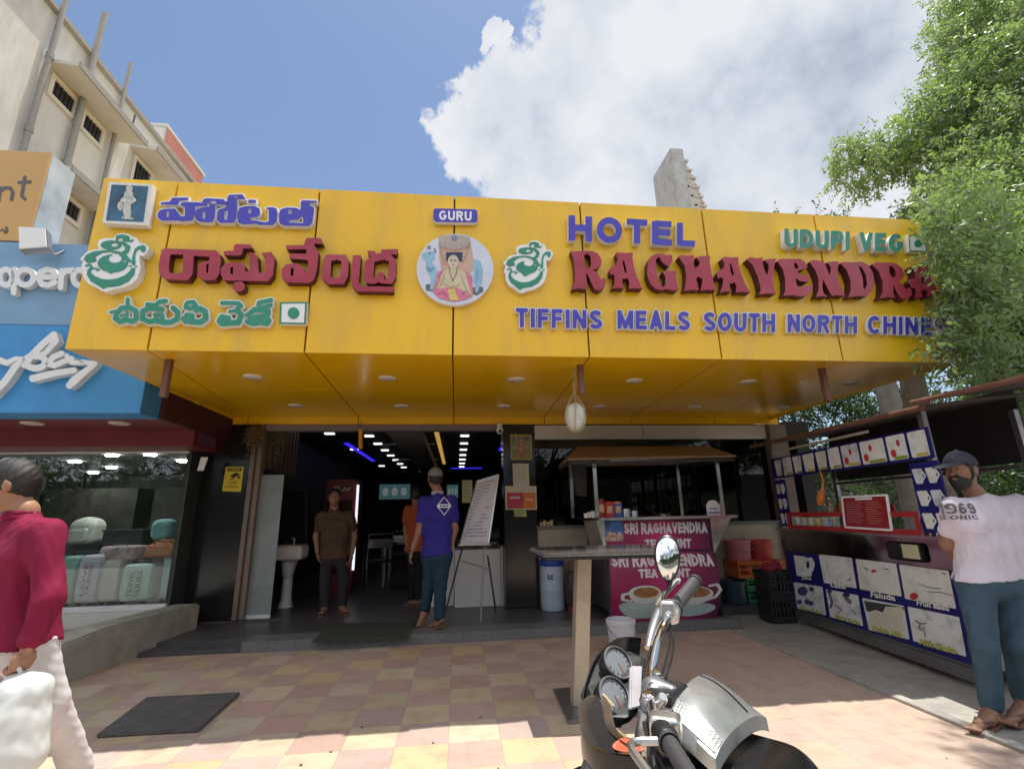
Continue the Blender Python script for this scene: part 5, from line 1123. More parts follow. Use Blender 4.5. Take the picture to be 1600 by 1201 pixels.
    b = MB(); b.box((q[0].x - .02, Yb - .1, q[0].z - .03), (q[1].x + .02, Yb - .04, q[0].z - .012)); b.build('tray', 'steel', s)
    for a_, c_ in (((757, 853, Yb), Zp(751, 972, PZ)), ((723, 853, Yb + .02), Zp(698, 948, PZ)), ((762, 868, Yb + .05), Zp(774, 950, PZ))):
        b = MB(); b.tube([Yp(*a_), c_], .012, 8); b.build('leg', 'steel_dull', s, smooth=True)
    b = MB(); b.tube([Yp(721, 876, Yb + .05), Yp(767, 889, Yb + .12)], .009, 8); b.build('brace', 'steel_dull', s, smooth=True)
    # interior: red fridge, ceiling fans, menu screens, tables and chairs
    a, c = Yp(497, 922, 8.7), Yp(558, 748, 8.7)
    s = thing('drinks_fridge', 'dark red drinks fridge inside behind the man in the doorway', 'fridge', ((a.x + c.x) / 2, 8.7, PZ)); M['fridge_red'] = mat('fridge_red', (.22, .02, .03), .35)
    b = MB(); b.box((a.x, 8.7, PZ), (c.x, 9.3, c.z)); b.build('cabinet', 'fridge_red', s, bevel=.015)
    b = MB(); b.box((a.x + .05, 8.67, PZ + .3), (c.x - .05, 8.698, c.z - .35)); b.build('door', mat('fridge_door', (.05, .012, .015), .12), s)
    b = MB(); raised(b, Fld().ell(.35, .5, .12, .2).ell(.35, .5, .07, .12, True).stroke([(.55, .4), (.62, .6), (.7, .4), (.8, .6)], .03), quadmap((a.x, 8.69, c.z - .3), (c.x, 8.69, c.z - .3), (c.x, 8.69, c.z - .04), (a.x, 8.69, c.z - .04)), (0, 0, 0), .02); b.build('emblem', 'white_side', s)
    b = MB(); b.box((c.x + .01, 8.66, PZ + .35), (c.x + .045, 8.69, c.z - .1)); b.build('light_strip', mat('led_white', (.8, .8, .9), .5, emit=(.8, .85, 1), es=.5), s)
    for px, py, Y, lab in ((632, 692, 9.6, 'white ceiling fan nearer the door'), (648, 717, 12.5, 'white ceiling fan deeper in the hall')):
        p = Yp(px, py, Y); s = thing('ceiling_fan', lab, 'fan', p, 'ceiling fans in the hall')
        b = MB(); b.lathe(p, [(.03, -.05), (.11, -.03), (.11, .03), (.04, .06)], 16); b.build('motor', 'white', s, smooth=True)
        b = MB(); b.tube([p + Vector((0, 0, .05)), Vector((p.x, p.y, 2.75))], .015, 8); b.build('rod', 'white', s)
        for k in range(3):
            an = R(20 + 120 * k); d_ = Vector((math.cos(an), math.sin(an), 0)); w_ = Vector((-d_.y, d_.x, .15)) * .06
            b = MB(); b.prism([p + d_ * .12 - w_ * .6, p + d_ * .6 - w_, p + d_ * .62 + w_, p + d_ * .12 + w_ * .6], (0, 0, .012)); b.build('blade', 'white', s)
    for q, lab in (((592, 780, 641, 756), 'long lit menu screen on the back wall left of the man in blue'), ((698, 778, 716, 757), 'lit menu screen on the back wall right of the man in blue')):
        a, c = Yp(q[0], q[1], 14), Yp(q[2], q[3], 14); s = thing('menu_screen', lab, 'screen', ((a.x + c.x) / 2, 14, a.z), 'menu screens'); b = MB(); b.box((a.x, 14, a.z), (c.x, 14.05, c.z)); b.build('panel', 'screen', s)
        b = MB(); b.box((a.x - .04, 14.01, a.z - .04), (c.x + .04, 14.09, c.z + .04)); b.build('casing', 'dark', s)
        F = Fld()
        for k in range(3): F.ell(.2 + .3 * k, .5, .1, .28)
        b = MB(); raised(b, F, quadmap((a.x, 13.99, a.z), (c.x, 13.99, a.z), (c.x, 13.99, c.z), (a.x, 13.99, c.z)), (0, 0, 0), .03); b.build('plates', mat('screen_plates', (.3, .25, .2), .5, emit=(.4, .45, .42), es=.12), s)
    def chair(x, y, rz, lab):
        s_ = thing('steel_chair', lab, 'chair', (x, y, PZ), 'steel chairs at the dining tables')
        def T(v): q_ = Matrix.Rotation(rz, 3, 'Z') @ Vector(v); return Vector((x, y, PZ)) + q_
        for sx in (-1, 1):
            b = MB(); b.tube([T((sx * .2, -.2, 0)), T((sx * .2, -.2, .45))], .012, 8); b.build('leg', 'steel', s_, smooth=True)
            b = MB(); b.tube([T((sx * .2, .2, 0)), T((sx * .2, .18, .45)), T((sx * .2, .24, .9))], .012, 8); b.build('leg', 'steel', s_, smooth=True)
        b = MB(); b.obox(T((0, 0, .46)), T((.21, 0, 0)) - T((0, 0, 0)), T((0, .21, 0)) - T((0, 0, 0)), (0, 0, .02)); b.build('seat', 'black_plastic', s_, bevel=.008)
        b = MB(); b.tube([T((-.2, .24, .9)), T((.2, .24, .9))], .012, 8); b.obox(T((0, .225, .75)), T((.2, 0, 0)) - T((0, 0, 0)), T((0, .01, 0)) - T((0, 0, 0)), (0, 0, .07)); b.build('backrest', 'steel', s_)
        return s_
    chair(-1.35, 9.0, R(200), 'steel framed chair just behind the red fridge'); chair(-1.05, 10.4, R(180), 'steel framed chair further inside the hall by the dark table')
    for x, y, lab in ((-1.0, 9.6, 'dark topped dining table beside the steel chair'), (-1.9, 12.0, 'dark topped dining table far back in the hall')):
        s = thing('dining_table', lab, 'table', (x, y, PZ), 'dining tables in the hall'); b = MB(); b.box((x - .3, y - .4, .8), (x + .3, y + .4, .84)); b.build('top', 'granite', s, bevel=.006)
        for sx in (-1, 1):
            for sy in (-1, 1): b = MB(); b.box((x + sx * .26 - .02, y + sy * .35 - .02, PZ), (x + sx * .26 + .02, y + sy * .35 + .02, .799)); b.build('leg', 'steel_dull', s)
    # coir mat in front of the counter
    q = [Zp(x, y, PZ + .002) for x, y in ((487, 1003), (640, 995), (648, 972), (520, 975))]
    s = thing('door_mat', 'dark green mat lying on the stone floor at the entrance', 'mat', q[0]); b = MB(); b.prism([p + Vector((0, 0, .012)) for p in q], (0, 0, -.012)); b.build('mat', mat('mat_green', (.035, .05, .035), .95, var=.3, vs=50, bump=.5, bs=200), s)
    # manhole-like slab on the paving
    q = [Zp(x, y, .004) for x, y in ((150, 1152), (310, 1143), (375, 1085), (228, 1093))]
    s = thing('stone_slab', 'dark grey stone slab laid on the tiled paving', 'slab', q[0]); b = MB(); b.prism([p + Vector((0, 0, .022)) for p in q], (0, 0, -.024)); b.build('slab', mat('slab_grey', (.085, .082, .085), .75, var=.25, vs=25, bump=.4, bs=90, dirt=(.16, .14, .12), ds=6), s, bevel=.006)
    # ash gourd hanging in a net from the canopy
    p = Yp(899, 651, 4.2); top = Vector((p.x + .02, 4.2, 2.56)); s = thing('ash_gourd', 'pale ash gourd hanging in a rope net under the canopy', 'gourd', p)
    Body(.006).ell(p, (.095, .095, .13)).build('gourd', mat('gourd', (.55, .56, .5), .7, var=.25, vs=14, dirt=(.4, .33, .22), ds=9), s)
    b = MB()
    for k in range(6):
        a = math.pi * 2 * k / 6; pts = [p + Vector((math.cos(a + j * .12) * r_, math.sin(a + j * .12) * r_, z)) for j, (r_, z) in enumerate(((.02, -.14), (.07, -.11), (.1, -.02), (.097, .06), (.06, .13), (.015, .2)))]; b.tube(pts, .005, 5)
    mk('rope', (.4, .31, .2), .9); b.build('net', 'rope', s)
    b = MB(); b.tube([p + Vector((0, 0, .19)), p + Vector((.01, 0, .3)), top], [.014, .012, .008], 7); b.lathe(p + Vector((.01, 0, .3)), [(.006, -.03), (.022, 0), (.006, .03)], 8); b.build('cord', 'rope', s, smooth=True)
entrance()
# ------------------------------------------------------------------ tea stall, table, buckets
M['steel_bright'] = mat('steel_bright', (.62, .62, .63), .18, metal=1, var=.08, vs=20)
mk('tan_roof', (.21, .135, .085), .55, var=.2, vs=4, dirt=(.14, .08, .05), ds=3)
def banner_mat():
    m_ = mat('banner', (.34, .015, .09), .42, var=.1); nt = m_.node_tree; b = nt.nodes['Principled BSDF']; L = nt.links.new
    tc = N(nt, 'ShaderNodeTexCoord'); sx = N(nt, 'ShaderNodeSeparateXYZ'); L(tc.outputs['Object'], sx.inputs[0]); nz = N(nt, 'ShaderNodeTexNoise', i_Scale=2.5, i_Detail=4.0); L(tc.outputs['Object'], nz.inputs['Vector'])
    a = N(nt, 'ShaderNodeMath', operation='MULTIPLY_ADD'); L(nz.outputs['Fac'], a.inputs[0]); a.inputs[1].default_value = .5; L(sx.outputs['X'], a.inputs[2])
    cr = N(nt, 'ShaderNodeValToRGB'); L(a.outputs[0], cr.inputs[0]); e = cr.color_ramp.elements
    e[0].position = 0; e[0].color = (.28, .012, .085, 1); e[1].position = 1; e[1].color = (.05, .012, .04, 1); k = e.new(.3); k.color = (.55, .025, .16, 1); k = e.new(.62); k.color = (.24, .014, .09, 1)
    L(cr.outputs[0], b.inputs['Base Color']); return m_
M['banner'] = banner_mat()
def CK(p): return chaik(p, 2, True)
def tea_stall():
    Y0 = 5.72; Yb = 6.45
    X = lambda px, py: Yp(px, py, Y0)
    zc = X(1030, 808).z
    xl, xr = X(944, 830).x, X(1108, 830).x
    s = thing('tea_stall', 'tea stall cart with a tan roof and a dark red banner of two cups', 'tea stall', ((xl + xr) / 2, Y0, PZ))
    ctl, ctr = X(928, 808).x, X(1140, 808).x
    MB().box((ctl, Y0 - .18, zc - .02), (ctr, Yb + .1, zc + .012)).build('counter', 'steel_bright', s, bevel=.004)
    zu0 = X(1030, 858).z
    # flared side brackets and back cabinet
    for xa, xb in ((ctl + .01, xl - .004), (ctr - .01, xr + .004)):
        b = MB(); b.prism([(xa, Y0 - .05, zc - .022), (xb, Y0 - .05, zc - .022), (xb, Y0 - .05, zu0 - .06)], (0, .6, 0)); b.build('side_flare', 'steel_bright', s)
    b = MB(); b.box((xl - .02, Y0 + .02, PZ + .12), (xr + .06, Yb, zc - .024)); b.build('cabinet', mat('cab_dark', (.05, .045, .05), .4, metal=.3), s, bevel=.006)
    # upper banner
    q = [X(945, 861), X(1111, 857), X(1106, 812), X(943, 814)]
    b = MB(); b.prism(q, (0, .012, 0)); b.build('upper_banner', 'banner', s)
    mu = off(quadmap(*q), (0, -.004, 0))
    # lower banner bulges forward
    n = 10; prof = [(0, 0), (.1, .04), (.25, .075), (.45, .095), (.65, .09), (.82, .06), (1, .02)]
    TL, TR, BR, BL = X(950, 862), X(1113, 861), X(1119, 966), X(954, 972)
    def ml(u, v, o=0):
        t = 1 - v; bu = np.interp(t, [p_[0] for p_ in prof], [p_[1] for p_ in prof])
        p = (BL * (1 - u) + BR * u) * (1 - v) + (TL * (1 - u) + TR * u) * v
        p = p + Vector((.03 * bu / .095 * (u - .3), -bu - o, 0)); return p
    b = MB(); nu, nv = 12, 16
    vs = [ml(i / nu, j / nv) for j in range(nv + 1) for i in range(nu + 1)]; b.add(vs, [(j * (nu + 1) + i, j * (nu + 1) + i + 1, (j + 1) * (nu + 1) + i + 1, (j + 1) * (nu + 1) + i) for j in range(nv) for i in range(nu)])
    b.build('lower_banner', 'banner', s, smooth=True)
    mk('cab_edge', (.08, .07, .08), .5)
    for uu in (0, 1):
        b = MB(); vs = []
        for j in range(nv + 1): p = ml(uu, j / nv); vs += [p, Vector((p.x, Y0 + .03, p.z))]
        b.add(vs, [(2 * j, 2 * j + 1, 2 * j + 3, 2 * j + 2) for j in range(nv)]); b.build('cheek', 'cab_edge', s)
    # words
    def condensed(mb, txt, mp, h=1):
        ls, W_ = letters(txt, .11, .36)
        for ch, x, w, st in ls:
            F = Fld()
            for k in st: F.stroke([((x + a) * .1, b_ * .1) for a, b_ in k], .0125)
            raised(mb, F, lambda u, v: mp(u / (W_ * .1), v / .1), (0, 0, 0), .006)
    mw = mk('banner_white', (.66, .62, .66), .5)
    b = MB(); condensed(b, 'SRI RAGHAVENDRA', lambda u, v: mu(.19 + .79 * u, .58 + .33 * v)); condensed(b, 'TEA POINT', lambda u, v: mu(.38 + .43 * u, .08 + .27 * v)); b.build('upper_words', mw, s)
    l2 = lambda u, v: ml(u, v, .004)
    b = MB(); condensed(b, 'SRI RAGHAVENDRA', lambda u, v: l2(.02 + .95 * u, .80 + .155 * v)); condensed(b, 'TEA POINT', lambda u, v: l2(.26 + .47 * u, .64 + .11 * v)); b.build('lower_words', mw, s)
    # small blue picture at the left of the upper banner
    b = MB(); b.add([mu(0, .32), mu(.18, .32), mu(.18, 1), mu(0, 1)], [(0, 1, 2, 3)]); b.build('corner_picture', mat('corner_blue', (.05, .14, .42), .5, var=.7, vs=8), s)
    b = MB(); m3 = off(mu, (0, -.003, 0)); raised(b, Fld().ell(.05, .55, .025, .12).ell(.09, .52, .022, .1).ell(.14, .5, .03, .14).poly([(0.01, .33), (.17, .33), (.17, .48), (.01, .48)]), m3, (0, 0, 0), .008); b.build('corner_figures', mat('corner_fig', (.45, .3, .2), .5, var=.8, vs=30), s)
    # two printed cups
    l3 = lambda u, v: ml(u, v, .006); l4 = lambda u, v: ml(u, v, .009); l5 = lambda u, v: ml(u, v, .012)
    cw = mk('print_cup', (.60, .62, .58), .4, var=.08, vs=8); sc = mk('print_saucer', (.38, .48, .46), .4, var=.2, vs=6); tea = mk('print_tea', (.30, .14, .05), .4, var=.35, vs=16)
    b = MB(); raised(b, Fld().poly(CK([(.05, .22), (.1, .3), (.42, .3), (.5, .2), (.45, .1), (.33, .04), (.16, .06)])), l3, (0, 0, 0), .01); raised(b, Fld().poly(CK([(.6, .2), (.68, .27), (.93, .24), (.98, .17), (.88, .08), (.7, .05), (.6, .09)])), l3, (0, 0, 0), .01); b.build('printed_saucers', sc, s)
    b = MB(); raised(b, Fld().poly(CK([(.15, .44), (.2, .5), (.3, .53), (.4, .51), (.455, .44), (.44, .34), (.36, .26), (.25, .26), (.17, .33)])).stroke([(.16, .42), (.1, .4), (.1, .33), (.17, .31)], .016), l4, (0, 0, 0), .008)
    raised(b, Fld().poly(CK([(.6, .42), (.64, .49), (.78, .51), (.9, .46), (.94, .4), (.9, .3), (.8, .23), (.7, .24), (.63, .32)])).stroke([(.9, .5), (.97, .52), (1.0, .44), (.95, .34), (.88, .3)], .016), l4, (0, 0, 0), .008); b.build('printed_cups', cw, s)
    b = MB(); raised(b, Fld().ell(.31, .425, .115, .075), l5, (0, 0, 0), .008); raised(b, Fld().ell(.78, .41, .12, .07), l5, (0, 0, 0), .008); b.build('printed_tea', tea, s)
    # posts, roof
    zt = lambda px, py, Y: Yp(px, py, Y).z
    fl, fr = Yp(930, 760, Y0 - .1), Yp(1124, 760, Y0 - .1)
    zr = Yp(1020, 714, Y0 - .3).z
    for x, y in ((fl.x, Y0 - .1), (fr.x, Y0 - .1), (fl.x - .09, Yb), (fr.x - .12, Yb)):
        b = MB(); b.box((x - .022, y - .022, zc + .013), (x + .022, y + .022, zr + .04)); b.build('post', 'steel_bright', s, bevel=.003)
    e0, e1 = Yp(888, 716, Y0 - .35), Yp(1150, 711, Y0 - .35); r0, r1 = Yp(903, 697, Yb - .3), Yp(1106, 697, Yb - .3); h0, h1 = Vector((e0.x + .12, Yb + .08, e0.z + .03)), Vector((e1.x - .12, Yb + .08, e1.z + .03))
    b = MB(); t = Vector((0, 0, -.02))
    for f in ((e0, e1, r1, r0), (r0, r1, h1, h0), (e0, r0, h0), (e1, h1, r1)): b.prism(f, t)
    b.build('roof', 'tan_roof', s)
    b = MB(); b.bar(e0 + Vector((.02, .02, -.05)), e1 + Vector((-.02, .02, -.05)),   .025, .03); b.bar(e0 + Vector((.02, .02, -.05)), h0 + Vector((.02, -.02, -.05)), .025, .03); b.bar(e1 + Vector((-.02, .02, -.05)), h1 + Vector((-.02, -.02, -.05)), .025, .03); b.build('eave_rail', 'dark', s)
    b = MB(); p0, p1 = Yp(953, 716, Y0 - .32), Yp(1105, 715, Y0 - .32); b.tube([p0 + Vector((0, 0, -.03)), p1 + Vector((0, 0, -.03))], .013, 8); b.build('tube_lamp', 'white_side', s)
    # canvas rolled at the left post and wheels
    b = MB(); b.prism([(fl.x - .2, Y0 + .1, zr - .02), (fl.x - .03, Y0 + .1, zr - .02), (fl.x - .05, Y0 + .1, zr - .42), (fl.x - .18, Y0 + .1, zr - .4)], (0, .1, 0)); b.build('rolled_canvas', mat('canvas', (.03, .026, .024), .8), s, bevel=.01)
    for x in (xl + .08, xr + .04):
        for y in (Y0 + .05, Yb - .08):
            b = MB(); b.lathe((x - .015, y, PZ + .06), [(.01, 0), (.058, 0), (.06, .005), (.06, .028), (.058, .03), (.01, .03)], 16, axis=(1, 0, 0)); b.build('wheel', 'rubber', s, smooth=True)
    # things standing on the counter
    Yk = Y0 + .05
    def at(px0, px1, pyt): a, c = Yp(px0, 809, Yk), Yp(px1, pyt, Yk); return (a.x + c.x) / 2, (c.x - a.x) / 2, c.z - zc - .013
    z0 = zc + .013
    def can(px0, px1, pyt, lab, col, cap, sq=False, metal=0, nm='tin'):
        x, r_, h = at(px0, px1, pyt); o = thing(nm, lab, nm.replace('_', ' '), (x, Yk, z0), 'tins and cups on the tea stall counter'); b = MB()
        if sq: b.box((x - r_, Yk - .04, z0), (x + r_, Yk + .04, z0 + h)); b.build('body', mat('tin', col, .4, metal=metal, var=.1), o, bevel=.006)
        else: b.lathe((x, Yk, z0), [(r_ * .95, 0), (r_, .01), (r_, h - .02), (r_ * .95, h - .012)], 20); b.build('body', mat('tin', col, .35, metal=metal, var=.1), o, smooth=True)
        if cap:
            b = MB(); b.lathe((x, Yk, z0), [(r_ * .9, h - .012), (r_ * .98, h - .01), (r_ * .98, h + .012), (r_ * .4, h + .016)], 20, capb=False); b.build('lid', mat('tin_lid', cap, .5), o, smooth=True)
            b = MB(); b.add([(x - r_ * .55, Yk - r_ * (1.02 if not sq else 1) - (.0 if not sq else .042 - r_), z0 + h * .3), (x + r_ * .55, Yk - r_ * 1.02 - (.0 if not sq else .042 - r_), z0 + h * .3), (x + r_ * .55, Yk - r_ * 1.02 - (.0 if not sq else .042 - r_), z0 + h * .75), (x - r_ * .55, Yk - r_ * 1.02 - (.0 if not sq else .042 - r_), z0 + h * .75)], [(0, 1, 2, 3)]); b.build('label_patch', mat('patch', (.6, .4, .2), .5, var=.5, vs=40), o)
    can(932, 944, 781, 'tall dark red tin at the left post of the tea stall', (.33, .02, .02), (.3, .03, .03))
    can(945, 957.5, 785, 'square red and yellow pack between the two taller tins', (.48, .03, .02), (.5, .05, .03), True)
    can(958.5, 970, 785, 'blue pack with orange top on the tea stall counter', (.03, .09, .38), (.6, .22, .03), True)
    can(972, 984, 793, 'large steel tumbler right of the blue pack', (.5, .5, .5), None, metal=1, nm='steel_tumbler')
    can(986, 996, 796, 'small steel tumbler on the tea stall counter', (.5, .5, .5), None, metal=1, nm='steel_tumbler')
    x, r_, h = at(1106, 1123, 781); o = thing('payment_stand', 'white arched payment standee at the right end of the tea counter', 'standee', (x, Yk, z0))
    b = MB(); raised(b, Fld().poly([(-1, 0), (1, 0), (1, 1.4), (.75, 1.6), (.75, 1.75), (.3, 2), (-.3, 2), (-.75, 1.75), (-.75, 1.6), (-1, 1.4)]), lambda u, v: Vector((x + u * r_, Yk, z0 + v * h / 2)), (0, .008, 0), .06, 0, 0); b.build('plate', 'white', o)
    b = MB(); b.add([(x - r_ * .9, Yk - .003, z0 + h * .12), (x + r_ * .9, Yk - .003, z0 + h * .12), (x + r_ * .9, Yk - .003, z0 + h * .2), (x - r_ * .9, Yk - .003, z0 + h * .2)], [(0, 1, 2, 3)]); b.add([(x - r_ * .6, Yk - .003, z0 + h * .4), (x + r_ * .6, Yk - .003, z0 + h * .4), (x + r_ * .6, Yk - .003, z0 + h * .47), (x - r_ * .6, Yk - .003, z0 + h * .47)], [(0, 1, 2, 3)]); b.build('print', mat('violet', (.1, .06, .25), .5), o)
    o = thing('cup_stack', 'stack of white paper cups left of the tea stall post', 'cups', Yp(919, 809, Yk)); x0 = Yp(912, 809, Yk).x; b = MB()
    for k in range(4): b.lathe((x0 + .03 + .045 * k, Yk + .02 * (k % 2), z0), [(.022, 0), (.03, .05 + .012 * (k % 3)), (.032, .052 + .012 * (k % 3))], 12)
    b.build('cups', 'white', o, smooth=True)
    p = Yp(1036, 806, Y0 + .2); o = thing('tea_pan', 'steel tea pan on the stall counter', 'pan', (p.x, Y0 + .2, z0)); b = MB(); b.lathe((p.x, Y0 + .2, z0), [(.08, 0), (.1, .03), (.104, .034)], 20, capt=False); b.build('bowl', 'steel_bright', o, smooth=True)
    b = MB(); b.tube([(p.x - .09, Y0 + .2, z0 + .03), (p.x - .22, Y0 + .18, z0 + .11)], .008, 6); b.build('handle', 'dark', o)
tea_stall()

def bar_table():
    c = Zp(896, 1104, 0); zt = 1.025
    fl, fr, bl = Yp(851, 862, 3.36), Yp(1042, 857, 3.30), Yp(829, 850, 3.98)
    s = thing('bar_table', 'tall square steel bar table on a single post', 'table', (c.x, c.y, 0))
    q = [Vector((fl.x, fl.y, zt)), Vector((fr.x, fr.y, zt)), Vector((fr.x + .1, fr.y + .66, zt)), Vector((bl.x, bl.y, zt))]
    b = MB(); b.prism(q, (0, 0, -.012)); b.build('table_top', mat('table_top', (.5, .45, .44), .12, metal=.85, var=.1), s)
    cc = sum(q, Vector()) / 4; b = MB(); b.prism([cc + (p - cc) * 1.012 + Vector((0, 0, -.014)) for p in q], (0, 0, -.012)); b.build('edge_band', 'steel_bright', s)
    b = MB(); b.prism([cc + (p - cc) * .985 + Vector((0, 0, -.028)) for p in q], (0, 0, -.02)); b.build('under_frame', 'dark', s)
    pt = Yp(911, 868, c.y); b = MB(); pb = Vector((c.x + .04, c.y, .02)); w = .052
    b.prism([Vector((pb.x - w, c.y - w, .02)), Vector((pb.x + w, c.y - w, .02)), Vector((pb.x + w, c.y + w, .02)), Vector((pb.x - w, c.y + w, .02))], (pt.x - pb.x, 0, zt - .05 - .02)); b.build('post', mat('post_cream', (.42, .37, .29), .35, metal=.3, var=.08, dirt=(.3, .25, .18), ds=8), s, bevel=.004)
    q = [Zp(x, y, .0) for x, y in ((888, 1132), (1000, 1120), (960, 1072), (864, 1080))]; b = MB(); b.prism([Vector((p.x, p.y, .022)) for p in q], (0, 0, -.02)); b.build('base_plate', 'steel_dull', s, bevel=.004)
bar_table()

def bucket(name, lab, p, r0, r1, h, col, lid=None, handle=True, cat='bucket', group='plastic buckets'):
    s = thing(name, lab, cat, p, group)
    mt = mat('bucket_plastic', col, .45, var=.06, dirt=tuple(x * .6 for x in col), ds=8, da=.3)
    b = MB(); b.lathe(p, [(r0, 0), (r0 + .004, .008), (r1 * .98, h * .86), (r1 * 1.03, h * .87), (r1 * 1.04, h * .98), (r1, h), (r1 * .96, h), (r1 * .94, h * .9), (r0 * .95, .02)], 28, capt=True); b.build('body', mt, s, smooth=True)
    if lid: b = MB(); b.lathe(p, [(r1 * 1.05, h * .93), (r1 * 1.07, h * .95), (r1 * 1.07, h * 1.01), (r1 * .9, h * 1.03)], 28, capb=True); b.build('lid', mat('lid_plastic', lid, .45), s, smooth=True)
    if handle:
        pts = [Vector(p) + Vector((math.cos(a) * (r1 + .012), -abs(math.sin(a)) * r1 * .98 - .02 * math.sin(a), h * .88 - math.sin(a) * h * .42)) for a in [math.pi * k / 14 for k in range(15)]]
        b = MB(); b.tube(pts, .004, 6); b.build('handle', 'steel_dull', s, smooth=True)
    return s
def pxr(px0, px1, py, z, Y=None):
    """centre, radius of a round thing standing on height z whose base spans px0..px1 at row py"""
    c = Zp((px0 + px1) / 2, py, z) if Y is None else Yp((px0 + px1) / 2, py, Y); e = Yp(px1, py, c.y); return c, abs(e.x - c.x)
def crate(name, lab, x0, x1, y0, y1, z0, z1, col, group, holes=4):
    s = thing(name, lab, 'crate', ((x0 + x1) / 2, (y0 + y1) / 2, z0), group); mt = mat('crate_plastic', col, .5, var=.15); t = .012
    b = MB(); b.box((x0, y0, z0), (x1, y1, z0 + t)); b.build('bottom', mt, s)
    h = z1 - z0
    for nm, (a, c_) in (('side', ((x0, y0), (x1, y0 + t))), ('side', ((x0, y1 - t), (x1, y1))), ('side', ((x0, y0 + t + .001), (x0 + t, y1 - t - .001))), ('side', ((x1 - t, y0 + t + .001), (x1, y1 - t - .001)))):
        b = MB(); lx = c_[0] - a[0] > c_[1] - a[1]
        b.box((a[0], a[1], z0 + t + .001), (c_[0], c_[1], z0 + h * .22)); b.box((a[0], a[1], z1 - h * .2), (c_[0], c_[1], z1)); b.box((a[0], a[1], z0 + h * .5), (c_[0], c_[1], z0 + h * .58))
        for k in range(holes + 1):
            f = k / holes
            if lx: xm = a[0] + (c_[0] - a[0] - .02) * f; b.box((xm, a[1] + .0015, z0 + h * .2), (xm + .02, c_[1] - .0015, z1 - h * .18))
            else: ym = a[1] + (c_[1] - a[1] - .02) * f; b.box((a[0] + .0015, ym, z0 + h * .2), (c_[0] - .0015, ym + .02, z1 - h * .18))
        # bevel of the rim
        b.build(nm, mt, s)
    b = MB(); b.box((x0 - .01, y0 - .01, z1 - .03), (x1 + .01, y0 - .001, z1 + .002)); b.box((x0 - .01, y1 + .001, z1 - .03), (x1 + .01, y1 + .01, z1 + .002)); b.box((x0 - .01, y0, z1 - .03), (x0 - .001, y1, z1 + .002)); b.box((x1 + .001, y0, z1 - .03), (x1 + .01, y1, z1 + .002)); b.build('rim', mt, s)
    return s
